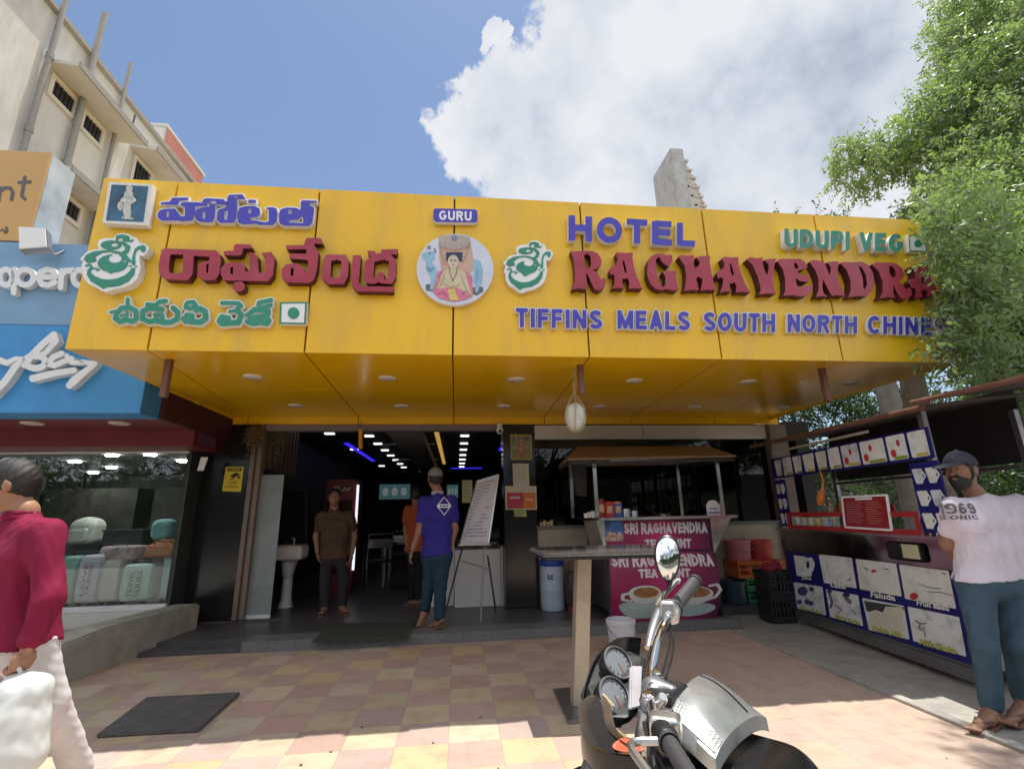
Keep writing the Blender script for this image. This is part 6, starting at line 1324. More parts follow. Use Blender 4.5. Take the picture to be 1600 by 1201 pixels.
def yard_things():
    # water drum
    c, r_ = pxr(846, 883, 952, PZ); h = Yp(865, 875, c.y).z - PZ
    s = thing('water_drum', 'pale blue plastic drum with a dark blue lid beside the pillar', 'drum', c)
    b = MB(); b.lathe(c, [(r_ * .9, 0), (r_ * .97, .02), (r_, .1), (r_, h * .4), (r_ * 1.02, h * .42), (r_, h * .44), (r_, h * .82), (r_ * .93, h * .9), (r_ * .9, h * .93)], 30); b.build('body', mat('drum_blue', (.42, .5, .62), .4, var=.06), s, smooth=True)
    b = MB(); b.lathe(c, [(r_ * 1.0, h * .9), (r_ * 1.04, h * .92), (r_ * 1.04, h), (r_ * .9, h * 1.03)], 30); b.build('lid', mat('drum_lid', (.02, .07, .36), .4), s, smooth=True)
    b = MB(); raised(b, Fld().ell(0, 0, .5, .4).ell(0, .1, .25, .18, True).ell(.4, .5, .2, .2).ell(-.4, .5, .2, .2).poly([(-.7, -.5), (.7, -.5), (.7, -.3), (-.7, -.3)]), lambda u, v: Vector((c.x - .05 + u * .06, c.y - math.sqrt(max(1e-4, r_ * r_ - (-.05 + u * .06) ** 2)) - .003, PZ + h * .68 + v * .05)), (0, 0, 0), .07); b.build('stamp', mat('stamp_blue', (.02, .05, .3), .5), s)
    # gas cylinder behind the table post
    c, r_ = pxr(886, 914, 955, PZ); s = thing('gas_cylinder', 'dark gas cylinder with a red foot between the drum and the stall', 'gas cylinder', c); h = .55
    b = MB(); b.lathe(c, [(r_ * .8, .05), (r_, .1), (r_, h * .72), (r_ * .8, h * .85), (r_ * .3, h * .92)], 22); b.build('body', mat('cyl_dark', (.05, .03, .03), .5, var=.3), s, smooth=True)
    b = MB(); b.lathe(c, [(r_ * .85, 0), (r_ * .85, .1)], 22); b.build('foot_ring', mat('cyl_red', (.25, .02, .015), .5), s)
    b = MB(); b.lathe(c, [(r_ * .62, h * .86), (r_ * .62, h * 1.06), (r_ * .56, h * 1.06), (r_ * .56, h * .87)], 22, capb=False, capt=False); b.build('collar', 'brown', s)
    b = MB(); b.lathe(c, [(.025, h * .9), (.02, h * .98), (.03, h), (.01, h * 1.04)], 10); b.build('valve', 'steel_dull', s, smooth=True)
    # white paint bucket
    c, r_ = pxr(954, 993, 1022, .0, 4.9); c = Vector((c.x, 4.9, 0)); zt = Yp(975, 966, 4.9).z
    bucket('paint_bucket', 'white paint bucket standing in front of the tea stall', c, r_ * .95, r_ * 1.12, zt, (.66, .66, .7))
    # stack by the right wall
    Y = 6.45
    def X(px, py): return Yp(px, py, Y)
    za = X(1185, 942).z; 
    xa, xb = X(1170, 930).x, X(1205, 930).x
    z1, z2, z3, z4 = PZ, X(1185, 918).z, X(1185, 902).z, X(1185, 876).z
    crate('plastic_crate', 'green crate at the bottom of the stack by the right wall', xa, xb + .25, Y, Y + .3, PZ, z2 - .002, (.02, .25, .16), 'plastic crates by the wall')
    crate('plastic_crate', 'bright green crate under the orange crate', xa, xb + .25, Y, Y + .3, z2, z3 - .002, (.05, .34, .08), 'plastic crates by the wall')
    crate('plastic_crate', 'orange crate under the pink and red buckets', X(1152, 890).x, X(1225, 890).x, Y - .03, Y + .33, z3, z4, (.62, .14, .02), 'plastic crates by the wall')
    for a_, c_, lab, col in ((1147, 1182, 'pink bucket on the orange crate', (.62, .2, .24)), (1185, 1216, 'bright red bucket on the orange crate', (.6, .07, .06))):
        c0 = X((a_ + c_) / 2, 876); r_ = X(c_, 870).x - c0.x; h = X((a_ + c_) / 2, 843).z - z4 - .003
        bucket('plastic_bucket', lab, Vector((c0.x, Y + .13, z4 + .003)), r_ * .82, r_, h, col)
    c, r_ = pxr(1131, 1166, 942, PZ); bucket('plastic_tub', 'dark slate blue tub on the floor beside the green crates', c, r_ * .9, r_, Yp(1148, 906, c.y).z - PZ, (.03, .06, .09), handle=False, cat='tub')
    # black crates by the juice stall
    p = Zp(1192, 975, .0); x0 = p.x + .15; x1 = Yp(1238, 930, p.y).x
    zt = Yp(1200, 893, p.y).z; zm = zt / 2
    crate('black_crate', 'black bottle crate on the ground at the juice stall corner', x0, x0 + .3, p.y + .02, p.y + .3, .002, zm, (.02, .02, .024), 'black crates at the juice stall', 6)
    crate('black_crate', 'black bottle crate on top of the other black crate', x0 + .01, x0 + .31, p.y + .03, p.y + .31, zm + .003, zt, (.02, .02, .024), 'black crates at the juice stall', 6)
    s = thing('cloth_bundle', 'crumpled dark red cloth on the black crates', 'cloth', (x0 + .25, p.y + .2, zt)); Body(.009).ell((x0 + .17, p.y + .17, zt + .03), (.12, .11, .07)).ell((x0 + .12, p.y + .14, zt + .02), (.08, .08, .05)).build('cloth', mat('cloth_red', (.25, .02, .04), .8), s, wr=folds(.015, 40))
    # small cups on the window sill
    s = thing('cup_row', 'small yellow and white cups on the window sill', 'cups', Yp(852, 818, YF - .02)); b = MB()
    for k, px in enumerate((846, 851, 857, 862)): q = Yp(px, 819, YF - .02); b.lathe(Vector((q.x, YF - .02, 1.117)), [(.02, 0), (.026, .05 + .02 * (k % 2))], 10)
    b.build('cups', mat('cups_cream', (.5, .42, .22), .5, var=.4, vs=9), s, smooth=True)
yard_things()
# ------------------------------------------------------------------ juice stall on the right
JA = Zp(1245, 948, .16); JB = Zp(1515, 1035, .16); JA.z = 0; JB.z = 0
JD = (JB - JA).normalized(); JN = JD.cross(Vector((0, 0, 1))).normalized()
def J(s, o, z): return JA + JD * s + JN * o + Vector((0, 0, z))
def JL(px, py, o): return Lp(px, py, JA + JN * o, JN)
def jbox(mb, s0, s1, o0, o1, z0, z1, mi=0):
    mb.obox(J((s0 + s1) / 2, (o0 + o1) / 2, (z0 + z1) / 2), JD * (s1 - s0) / 2, JN * (o1 - o0) / 2, Vector((0, 0, (z1 - z0) / 2)), mi)
mk('navy', (.012, .014, .15), .35, var=.1)
def pic_mat(name, base, blot, amt=.62, sc=9):
    m_ = mat(name, base, .4, var=.05, dirt=blot, ds=sc, da=.8); return m_
M['pic_a'] = pic_mat('drink_picture_a', (.74, .76, .74), (.35, .36, .38)); M['pic_b'] = pic_mat('drink_picture_b', (.72, .74, .70), (.5, .46, .36), sc=5); M['pic_c'] = pic_mat('drink_picture_c', (.64, .67, .7), (.12, .13, .17), sc=8)
mk('shelf_red', (.38, .025, .03), .4, var=.1)
M['steel_mirror'] = mat('steel_mirror', (.42, .40, .40), .12, metal=1, var=.15, vs=5)
def juice_stall():
    s = thing('juice_stall', 'steel juice stall with navy drink pictures and a dark sheet roof', 'juice stall', J(1.1, -.4, 0))
    b = MB(); jbox(b, -.08, 2.3, -.8, 0, .13, .79); b.build('cabinet', 'steel_dull', s)
    b = MB(); jbox(b, -.1, 2.32, -.05, .02, .035, .128); b.build('skirt', 'steel_dull', s, bevel=.004)
    b = MB(); q = [J(-.06, .004, .15), J(2.24, .004, .15), J(2.24, .004, .785), J(-.06, .004, .785)]; b.prism(q, -JN * .003); b.build('picture_board', 'navy', s)
    b = MB(); jbox(b, -.1, 2.32, -.8, .012, .80, 1.02); b.build('counter', 'steel_mirror', s, bevel=.006)
    b = MB(); jbox(b, -.12, 2.34, -.84, .05, 1.022, 1.045); b.build('counter_top', 'steel_bright', s, bevel=.004)
    z = zoomed(1210, 820, 5)
    pics = [([(140, 222), (312, 240), (325, 418), (175, 400)], 'mug'), ([(345, 228), (605, 255), (645, 495), (385, 450)], 'pic_a'), ([(630, 262), (955, 300), (1000, 560), (665, 500)], 'pic_b'), ([(965, 303), (1365, 355), (1428, 658), (1015, 575)], 'pic_b'),
            ([(148, 445), (375, 482), (405, 705), (178, 648)], 'pic_c'), ([(400, 498), (655, 548), (695, 790), (435, 715)], 'pic_a'), ([(680, 565), (1015, 630), (1060, 895), (735, 818)], 'pic_b'), ([(1032, 630), (1450, 718), (1508, 1032), (1078, 903)], 'pic_a')]
    def jm(o): return lambda u, v: JL(u, v, o)
    rg = random.Random(5)
    for q, kind in pics:
        q = z(q); cx, cy = sum(p[0] for p in q) / 4, sum(p[1] for p in q) / 4
        if kind == 'mug':
            b = MB(); raised(b, Fld().poly(z([(150, 235), (240, 245), (250, 405), (175, 395)])).stroke(z([(200, 250), (215, 270)]), 2).stroke(z([(245, 275), (285, 262), (305, 300), (295, 350), (255, 360)]), 2.2).poly(z([(240, 250), (290, 262), (292, 400), (250, 405)])).ell(*z([(262, 310)])[0], 2.5, 6, True), jm(.008), (0, 0, 0), .7); b.build('drink_picture', 'pic_a', s)
        else:
            qs = [(cx + (x - cx) * .97, cy + (y - cy) * .97) for x, y in q]
            F = Fld().poly([(cx + (x - cx) * .93, cy + (y - cy) * .93) for x, y in q]).stroke(chaik([(cx + (x - cx) * .93, cy + (y - cy) * .93) for x, y in q] + [(cx + (q[0][0] - cx) * .93, cy + (q[0][1] - cy) * .93)], 0), 1.5)
            b = MB(); raised(b, F, jm(.008), (0, 0, 0), .8); o = b.build('drink_picture', kind, s)
    def jpoly(name, F, m_, o=.011, res=.7): b = MB(); raised(b, F, jm(o), (0, 0, 0), res); b.build(name, m_, s)
    jpoly('printed_fruit', Fld().ell(*z([(1090, 555)])[0], 6.5, 5.5).ell(*z([(775, 358)])[0], 4, 2.6), mat('print_red', (.5, .04, .06), .5))
    jpoly('printed_glasses', Fld().poly(z([(735, 680), (790, 660), (870, 690), (895, 800), (850, 840), (780, 820)])).poly(z([(865, 635), (1000, 640), (1005, 720), (980, 850), (905, 830), (880, 740)])), mat('print_milk', (.66, .62, .5), .5, var=.1), .010)
    jpoly('printed_shade', Fld().poly(z([(700, 590), (1010, 640), (1015, 660), (870, 640), (840, 690), (720, 670)])), mat('print_dark', (.05, .06, .07), .5), .0095)
    mat('print_lines', (.16, .16, .2), .6); mat('print_berry', (.05, .06, .16), .5, var=.5, vs=20)
    for pts, w_ in (([(1100, 745), (1140, 770), (1125, 800), (1150, 820)], 1), ([(1140, 770), (1185, 765)], 1), ([(1160, 800), (1180, 870)], .7), ([(1130, 460), (1220, 490), (1300, 495)], .6), ([(1200, 520), (1300, 525), (1390, 550)], .6), ([(1310, 375), (1335, 380)], .9), ([(470, 620), (520, 660), (500, 690)], .8), ([(600, 660), (640, 700)], .8), ([(570, 430), (600, 420)], .8), ([(700, 330), (730, 350)], .8), ([(850, 340), (890, 345)], .7), ([(430, 540), (450, 600), (440, 640)], 2.2), ([(560, 570), (590, 600)], 3)):
        jpoly('printed_mark', Fld().stroke(z(pts), w_), 'print_lines', .011, .45)
    for c_, rx, ry in (((220, 515), 8, 7), ((290, 500), 4, 3.5), ((195, 600), 4, 3.5), ((255, 598), 4, 4), ((285, 610), 4, 4), ((430, 515), 4, 4), ((560, 545), 6, 4)): jpoly('printed_berry', Fld().ell(*z([c_])[0], rx, ry), 'print_berry')
    mw, my = mat('print_white', (.72, .72, .7), .5), mat('print_yellow', (.62, .62, .18), .5)
    for txt, q, m_ in (('Juice', [(212, 428), (290, 436), (288, 404), (212, 398)], mw), ('Lassi', [(440, 482), (560, 502), (556, 460), (440, 444)], mw), ('Faluda', [(752, 562), (948, 592), (942, 545), (752, 512)], mw), ('Fruit salad', [(1112, 625), (1366, 672), (1362, 618), (1110, 580)], mw),
                   ('Oreo Shake', [(200, 656), (365, 695), (362, 665), (200, 630)], my), ('Thick Shake', [(472, 728), (668, 782), (664, 745), (470, 692)], my), ('Badam Milk', [(762, 815), (1002, 885), (998, 838), (760, 775)], my), ('Milk Shake', [(1132, 930), (1424, 1010), (1420, 955), (1130, 882)], my)):
        mp = quadmap(*[JL(*p, .014) for p in z(q)]); b = MB(); text_on(b, txt, mp, 0, .035); b.build('drink_name', m_, s)
        mp = quadmap(*[JL(p[0] + .7, p[1] + .7, .0125) for p in z(q)]); b = MB(); text_on(b, txt, mp, 0, .06); b.build('drink_name_edge', 'dark', s)
    # posts and opening
    for sx in (-.06, 2.28):
        for o in (-.78, -.02): b = MB(); jbox(b, sx - .025, sx + .025, o - .02, o + .02, 1.046, 2.02); b.build('post', 'steel_dull', s)
    for nm, a, c in (('side_board', -.03, .19), ('side_board', 2.08, 2.36)):
        b = MB(); jbox(b, a, c, .0, .012, 1.07, 1.62); b.build(nm, 'navy', s)
        for r_ in range(3):
            for k in range(2):
                u0 = a + .02 + (c - a - .02) * k / 2; w_ = (c - a) / 2 - .025; z0 = 1.1 + r_ * .175; F = Fld().poly([(u0 + w_ * .15, z0), (u0 + w_ * .75, z0), (u0 + w_ * .9, z0 + .12), (u0, z0 + .12)]).stroke([(u0 + w_ * .85, z0 + .1), (u0 + w_ * 1.05, z0 + .06), (u0 + w_ * .8, z0 + .03)], .007)
                b = MB(); raised(b, F, lambda u, v: J(u, .016, v), (0, 0, 0), .008); b.build('drink_picture', ['pic_a', 'pic_b', 'pic_c'][(r_ + k) % 3], s)
    b = MB(); jbox(b, -.05, 2.34, .0, .012, 1.64, 1.885); b.build('top_board', 'navy', s)
    xs = [.02, .2, .42, .62, .86, 1.07, 1.28, 1.55, 1.88, 2.12, 2.33]
    for i in range(10):
        a, c = xs[i] + .015, xs[i + 1] - .015
        b = MB(); F = Fld().poly([(a + .02, 1.67), (c - .02, 1.67), (c, 1.86), (a, 1.86)]) if i in (0, 2, 3, 4) else Fld().poly([(a, 1.66), (c, 1.66), (c, 1.87), (a, 1.87)])
        raised(b, F, lambda u, v: J(u, .016, v), (0, 0, 0), .01); b.build('drink_picture', ['pic_c', 'pic_c', 'pic_a', 'pic_b', 'pic_b', 'pic_a', 'pic_c', 'pic_b', 'pic_a', 'pic_a'][i], s)
        b = MB(); b.add([J(a + (c - a) * .3, .019, 1.665), J(c - .01, .019, 1.665), J(c - .01, .019, 1.69), J(a + (c - a) * .3, .019, 1.69)], [(0, 1, 2, 3)]); b.build('price_tag', mat('tag_green', (.25, .3, .03) if i % 3 else (.5, .42, .1), .5), s)
        if i in (6, 7, 8): b = MB(); raised(b, Fld().ell(a + .06, 1.72, .03, .035).ell(a + .13, 1.8, .02, .03), lambda u, v: J(u, .019, v), (0, 0, 0), .008); b.build('printed_fruit', 'print_red', s)
    b = MB(); b.tube([J(.1, .05, 1.955), J(1.75, .05, 1.945)], .014, 8); b.build('tube_lamp', 'beige_wall', s, smooth=True)
    b = MB(); jbox(b, -.1, 2.3, -.83, -.81, 1.6, 2.2); b.build('underside_shade', 'dark_wall', s)  # dark sheet standing in for the shaded underside of the roof
    # red guard frame and shelf
    b = MB(); jbox(b, .17, 2.08, .03, .045, 1.19, 1.235); jbox(b, .17, 2.08, .03, .045, 1.046, 1.09); jbox(b, .17, .2, .03, .045, 1.091, 1.189); jbox(b, 2.05, 2.08, .03, .045, 1.091, 1.189); b.build('guard_frame', 'shelf_red', s)
    b = MB(); jbox(b, .2, 1.15, -.55, -.1, 1.19, 1.21); jbox(b, .2, 1.1, -.56, -.54, 1.22, 1.30); b.build('inner_shelf', 'shelf_red', s)
    b = MB(); jbox(b, .0, 2.25, -.76, -.74, 1.55, 1.58); b.build('back_rail', 'steel_dull', s)
    # roof
    b = MB(); t = Vector((0, 0, .012))
    q = [J(-.2, .16, 2.075), J(2.45, .1, 2.03), J(2.5, -1.5, 2.18), J(-.25, -1.5, 2.25)]; b.prism(q, t)
    b.build('roof', mat('roof_sheet', (.05, .035, .03), .6, var=.4, vs=4, dirt=(.16, .12, .09), ds=3), s)
    b = MB(); b.tube([J(-.22, .16, 2.068), J(2.45, .1, 2.022)], .022, 8); b.build('eave_pipe', 'brown', s, smooth=True)
    b = MB(); q = [J(2.42, .14, 2.08), J(4.2, .05, 2.02), J(4.2, -1.5, 2.2), J(2.42, -1.5, 2.22)]; b.prism(q, t); b.build('second_roof', 'roof_sheet', s)
    b = MB(); b.tube([J(2.4, .14, 2.07), J(4.2, .05, 2.01)], .02, 8); b.build('eave_pipe', 'brown', s, smooth=True)
    b = MB(); jbox(b, 4.0, 4.05, -.8, -.75, 0, 2.05); b.build('post', 'steel_dull', s)
    for sx in (.15, 2.0):
        for o in (-.1, -.65): b = MB(); b.lathe(J(sx, o, .065), [(.01, -.015), (.06, -.015), (.06, .015), (.01, .015)], 14, axis=JN); b.build('wheel', 'rubber', s, smooth=True)
    # things on the stall
    q = [J(1.21, .06, 1.09), J(1.8, .06, 1.08), J(1.79, .03, 1.375), J(1.2, .03, 1.375)]
    o = thing('menu_board', 'red menu card with white frame leaning on the juice stall guard', 'menu', q[0]); mp = quadmap(*q)
    b = MB(); b.prism(q, -JN * .01); b.build('board', mat('menu_red', (.28, .02, .03), .45, var=.15, vs=10), o); b = MB()
    for a, c in (((0, 0), (1, 0)), ((1, 0), (1, 1)), ((1, 1), (0, 1)), ((0, 1), (0, 0))): b.bar(mp(*a), mp(*c), .012, .018)
    b.build('frame', 'white', o); m2 = off(mp, JN * .004)
    text_lines(o, lambda u, v: m2(u * .5 + .05, v), [.8 - .07 * k for k in range(10)], mat('menu_text', (.5, .25, .2), .6), seed=3, h=.02); text_lines(o, lambda u, v: m2(u * .45 + .5, v), [.8 - .07 * k for k in range(10)], 'menu_text', seed=9, h=.02)
    b = MB(); b.add([m2(.32, .88), m2(.7, .88), m2(.7, .96), m2(.32, .96)], [(0, 1, 2, 3)]); b.build('heading', 'banner_white', o)
    o = thing('fruit_bag', 'orange net bag hanging in the juice stall opening', 'bag', J(.93, .03, 1.5)); b = MB(); b.tube([J(.93, .03, 1.66), J(.95, .03, 1.56), J(.92, .03, 1.47)], [.008, .01, .014], 8); b.build('twist', mat('net_orange', (.6, .17, .03), .6), o, smooth=True)
    Body(.006).chain([J(.92, .03, 1.47), J(.86, .03, 1.38), J(.83, .03, 1.33)], [.016, .035, .03]).build('bag', 'net_orange', o)
    cols = [(.05, .25, .2), (.5, .12, .03), (.55, .5, .35), (.3, .35, .12), (.6, .3, .1), (.5, .55, .55), (.06, .3, .25), (.5, .1, .08), (.6, .58, .5)]
    for k in range(9):
        sx = .28 + .1 * k; h = (.12, .16, .1, .18, .14, .2, .15, .1, .17)[k]; p = J(sx, -.3 - .06 * (k % 2), 1.212); col = cols[k]
        nm = ['teal', 'rust red', 'cream', 'olive', 'orange', 'clear grey', 'green', 'dark red', 'white'][k]
        o = thing('syrup_bottle', nm + ' bottle in the row on the red shelf of the juice stall', 'bottle', p, 'bottles on the juice stall shelf'); r_ = .028
        b = MB(); b.lathe(p, [(r_, 0), (r_, h * .6), (r_ * .4, h * .8), (r_ * .4, h)], 12); b.build('body', mat('bottle', col, .25), o, smooth=True)
        b = MB(); b.lathe(p, [(r_ * .5, h), (r_ * .5, h * 1.12)], 10); b.build('cap', 'white_side', o)
    for k in range(9): p = J(.26 + .075 * k, -.46 + .03 * (k % 3), 1.212 + .033); o = thing('orange', 'round orange in the fruit row at the back of the juice stall shelf', 'fruit', p, 'oranges on the juice stall shelf'); Body(.006).ell(p, (.036, .036, .033)).build('peel', 'net_orange', o); b = MB(); b.lathe(p + Vector((0, 0, .031)), [(.004, 0), (.003, .005)], 6); b.build('stalk', 'brown', o)
    for k in range(6):
        p = J(.3 + .13 * k, -.02, 1.048); o = thing('juice_glass', ['clear', 'frosted', 'cream filled', 'yellow filled', 'blue tinted', 'grey tinted'][k] + ' glass behind the red guard of the juice stall', 'glass', p, 'glasses behind the guard'); b = MB(); b.lathe(p, [(.03, 0), (.042, .12), (.038, .12), (.028, .01)], 14); b.build('body', mat('glass_fill', [(.5, .52, .5), (.45, .42, .38), (.55, .5, .36), (.5, .42, .15), (.35, .42, .55), (.3, .3, .32)][k], .2), o, smooth=True); b = MB(); b.lathe(p, [(.04, .12), (.043, .124), (.04, .128)], 14); b.build('rim', 'white', o)
    p = J(1.93, .0, .9); o = thing('card_holder', 'black holder with a cream card on the steel counter front', 'holder', p); b = MB(); b.obox(J(1.86, .03, .91), JD * .2, JN * .015, (0, 0, .075)); b.build('case', 'black_plastic', o, bevel=.02); b = MB(); b.obox(J(1.94, .048, .915), JD * .085, JN * .003, (0, 0, .055)); b.build('card', mat('card_cream', (.5, .48, .3), .6), o)
    o = thing('steel_jug', 'steel jugs and mixer at the right end of the juice stall counter', 'jug', J(1.95, -.2, 1.046)); b = MB(); b.lathe(J(1.92, -.18, 1.046), [(.05, 0), (.06, .1), (.045, .16)], 16); b.build('jug', 'steel_bright', o, smooth=True); b = MB(); b.lathe(J(2.02, -.15, 1.046), [(.04, 0), (.05, .12), (.048, .13)], 16); b.build('cup', 'steel_bright', o, smooth=True)
juice_stall()

# ------------------------------------------------------------------ motorcycle in the foreground
mk('black_gloss', (.006, .006, .008), .28, var=.1, coat=.15); mk('bronze', (.20, .14, .085), .16, metal=1, var=.15, vs=5)
mk('chrome', (.75, .75, .76), .07, metal=1, var=.03); mk('alloy', (.55, .55, .55), .3, metal=.9, var=.1)
M['tank_cover'] = mat('tank_cover', (.44, .45, .445), .25, metal=.65, var=.2, vs=9, bump=.12, bs=14, dirt=(.2, .2, .19), ds=16, da=.35); mk('grip_rubber', (.04, .04, .043), .6, var=.15)
M['gauge_glass'] = mat('gauge_glass', (.17, .18, .19), .08, var=.1)
mat('reflector', (.45, .10, .04), .25, coat=.5)
def motorcycle():
    s = thing('motorcycle', 'parked motorcycle with a silver grey tank, twin gauges and one round mirror', 'motorcycle', (.3, .85, 0))
    ff = Vector((-.87, .49, 0)); fr = Vector((.49, .87, .0)); bf = Vector((-.64, .77, 0)); br = Vector((.77, .64, 0)); Z = Vector((0, 0, 1))
    K = 1.25
    Y = lambda px, py, y: Yp(px, py, y * K)
    clamp = Y(1020, 1074, .95)
    # handlebar
    ri, ro = Y(1054, 949, 1.235), Y(1085, 909, 1.33); li, lo_ = Y(1046, 1160, .735), Y(1088, 1230, .63)
    for nm, pts in (('handlebar', [clamp + Vector((0, .02, -.01)), Y(1018, 1050, 1.03), Y(1028, 1000, 1.1), Y(1040, 972, 1.18), ri]), ('handlebar', [clamp + Vector((.0, -.02, -.01)), Y(1018, 1100, .88), Y(1028, 1130, .8), li])):
        sp = bez(pts, 24); b = MB(); b.tube(sp, .0105, 12); b.build(nm, 'chrome', s, smooth=True)
    for a, c in ((ri, ro), (li, lo_)):
        gs_ = 1 if a is ri else .68; d = (c - a); n = 14; pr = []
        for k in range(n + 1):
            r_ = (.021 if k % 2 else .0198) * gs_; pr.append((r_, d.length * k / n))
        pr = [(.026 * gs_, -.006), (.026 * gs_, .004)] + pr + [(.0235 * gs_, d.length), (.022 * gs_, d.length + .012), (.006, d.length + .014)]
        b = MB(); b.lathe(a, pr, 18, axis=d); b.build('grip', 'grip_rubber', s, smooth=True, angle=60)
        sw = a - d.normalized() * .03; Body(.004).cone(sw + d.normalized() * .018, sw - d.normalized() * .018, .023 * gs_, .02 * gs_, k=.01).box(sw - Z * .008, (.008, .012, .012), .008).build('switch_housing', 'alloy' if a is ri else 'black_plastic', s)
    # brake lever and master cylinder (far), clutch lever (near)
    lev = [ri + ff * .03 + Vector((-.01, 0, .0)), Y(1035, 965, 1.27), Y(1022, 985, 1.25), Y(1016, 1006, 1.22)]
    b = MB(); b.tube(bez([ri + ff * .02, ri + ff * .055 + fr * .03, ro + ff * .06 + fr * -.01, ro + ff * .045], 12), [.0085] * 13, 8); b.build('brake_lever', 'alloy', s, smooth=True)
    b = MB(); b.tube(bez([Y(1042, 945, 1.25), Y(1030, 960, 1.25), Y(1020, 985, 1.23), Y(1013, 1012, 1.2)], 10), [.015, .0175, .019, .02, .019, .0175, .016, .015, .014, .0125, .011], 10); b.build('brake_hose', 'alloy', s, smooth=True)
    b = MB(); b.tube(bez([li + ff * .02, li + ff * .06 - fr * .03, lo_ + ff * .06, lo_ + ff * .05 - fr * .05], 12), .007, 8); b.build('clutch_lever', 'alloy', s, smooth=True)
    p = Y(1040, 1135, .8); Body(.004).box(p, (.016, .02, .014), .008, rot=[list(fr), list(ff), [0, 0, 1]]).cone(p, p + fr * .05, .012, k=.01).build('lever_bracket', 'alloy', s)
    Body(.004).box(Y(1044, 950, 1.22), (.018, .014, .014), .01, rot=[list(fr), list(ff), [0, 0, 1]]).build('lever_bracket', 'alloy', s)
    # mirror: glass faces the rider
    mc = Y(1043, 872, 1.25); vdir = (CAM - mc).normalized(); u = Vector((0, 0, 1)).cross(vdir).normalized(); w = vdir.cross(u); nrm = (vdir + Vector((.03, 0, .035))).normalized()
    u = Vector((0, 0, 1)).cross(nrm).normalized(); w = nrm.cross(u)
    def egg(sc, o, n=36):
        out = []
        for k in range(n):
            a = 2 * math.pi * k / n; x, y = math.cos(a) * .036, math.sin(a) * .065; x *= 1 + .18 * math.sin(a) ; x += .004 * math.sin(a)
            out.append(mc + (u * x + w * y) * sc + nrm * o)
        return out
    b = MB(); gs = [egg(.97 * q, .0025 + .011 * (1 - q * q)) for q in (1, .8, .6, .4, .2)]; vs = [p for g_ in gs for p in g_] + [mc + nrm * .0135]; b.add(vs, [(i * 36 + k, i * 36 + (k + 1) % 36, (i + 1) * 36 + (k + 1) % 36, (i + 1) * 36 + k) for i in range(4) for k in range(36)] + [(144 + k, 144 + (k + 1) % 36, 180) for k in range(36)]); mg = b.build('mirror', mk('chrome_mirror', (.85, .86, .87), .02, metal=1, var=0), s, smooth=True, angle=80)
    b = MB(); R0, R1, R2, R3 = egg(1.0, .004), egg(1.1, -.002), egg(.85, -.02), egg(.3, -.028); vs = R0 + R1 + R2 + R3; n = 36
    b.add(vs, [(i * n + k, i * n + (k + 1) % n, (i + 1) * n + (k + 1) % n, (i + 1) * n + k) for i in range(3) for k in range(n)] + [tuple(3 * n + k for k in range(n))]); b.build('mirror_shell', 'black_plastic', s, smooth=True)
    b = MB(); b.tube(bez([mc - w * .05 - nrm * .012, mc - w * .075 - nrm * .01, Y(1036, 935, 1.23), Y(1037, 962, 1.21)], 14), [.009, .008, .0075, .007, .007, .0065, .0065, .006, .006, .006, .006, .006, .006, .006, .006], 10); b.build('mirror_stem', 'black_plastic', s, smooth=True)
    # instrument cowl: rim seen from behind, shell running forward
    rim = [Y(x, y, d) for x, y, d in ((1000, 998, 1.2), (975, 997, 1.2), (955, 1004, 1.17), (932, 1027, 1.11), (918, 1060, 1.04), (912, 1098, .98), (922, 1135, .93), (952, 1168, .88), (1006, 1176, .85))]
    cen = sum(rim, Vector()) / len(rim) + fr * .01; rim = [cen + (p - cen) * 1.05 for p in rim]
    b = MB(); ns = 7; rims = [Vector(p) for p in bez3(rim, 32)]; rings = []
    for j in range(ns):
        t = j / (ns - 1); sc = 1 + .03 * math.sin(t * math.pi) - .5 * t * t; off_ = ff * (.03 * t) - Z * (.17 * t)
        rings.append([cen + (p - cen) * sc + off_ for p in rims])
    m_ = len(rims); vs = [p for rg in rings for p in rg]; b.add(vs, [(i * m_ + k, i * m_ + k + 1, (i + 1) * m_ + k + 1, (i + 1) * m_ + k) for i in range(ns - 1) for k in range(m_ - 1)]); vs2 = [p + (cen - p).normalized() * .004 for p in rings[0]] ; b.add(rings[0] + vs2, [(k, k + 1, m_ + k + 1, m_ + k) for k in range(m_ - 1)])
    b.build('cowl', 'black_gloss', s, smooth=True)
    # bronze side panel on the near side of the cowl and its orange reflector
    z = zoomed(900, 820, 1009 / 320)
    def near(u_, v_): 
        t = (v_ - 1075) / 100; return Y(u_, v_, .965 - .10 * t - .0006 * (u_ - 950))
    b = MB(); raised(b, Fld().poly(chaik(z([(50, 930), (60, 880), (130, 825), (175, 890), (190, 1000), (250, 1060), (340, 1120), (240, 1132), (120, 1112), (75, 1020)]), 2, True)), near, ff * .02, 1.2, 0, 0); b.build('side_panel', 'bronze', s, smooth=True)
    b = MB(); raised(b, Fld().poly(chaik(z([(165, 1100), (200, 1060), (250, 1042), (300, 1075), (325, 1112), (240, 1125)]), 2, True)), lambda a, c: near(a, c) - ff * .006 + Vector((0, -.004, .003)), ff * .006, 1, 0, 0); b.build('indicator', 'reflector', s)
    b = MB(); raised(b, Fld().stroke(z([(45, 920), (62, 870), (125, 825), (178, 885)]), .9).stroke(z([(190, 1000), (262, 1060), (345, 1122)]), .8), lambda a, c: near(a, c) - ff * .004, ff * .004, .6, 0, 0); b.build('panel_trim', mat('gold_trim', (.45, .36, .2), .25, metal=.6), s)
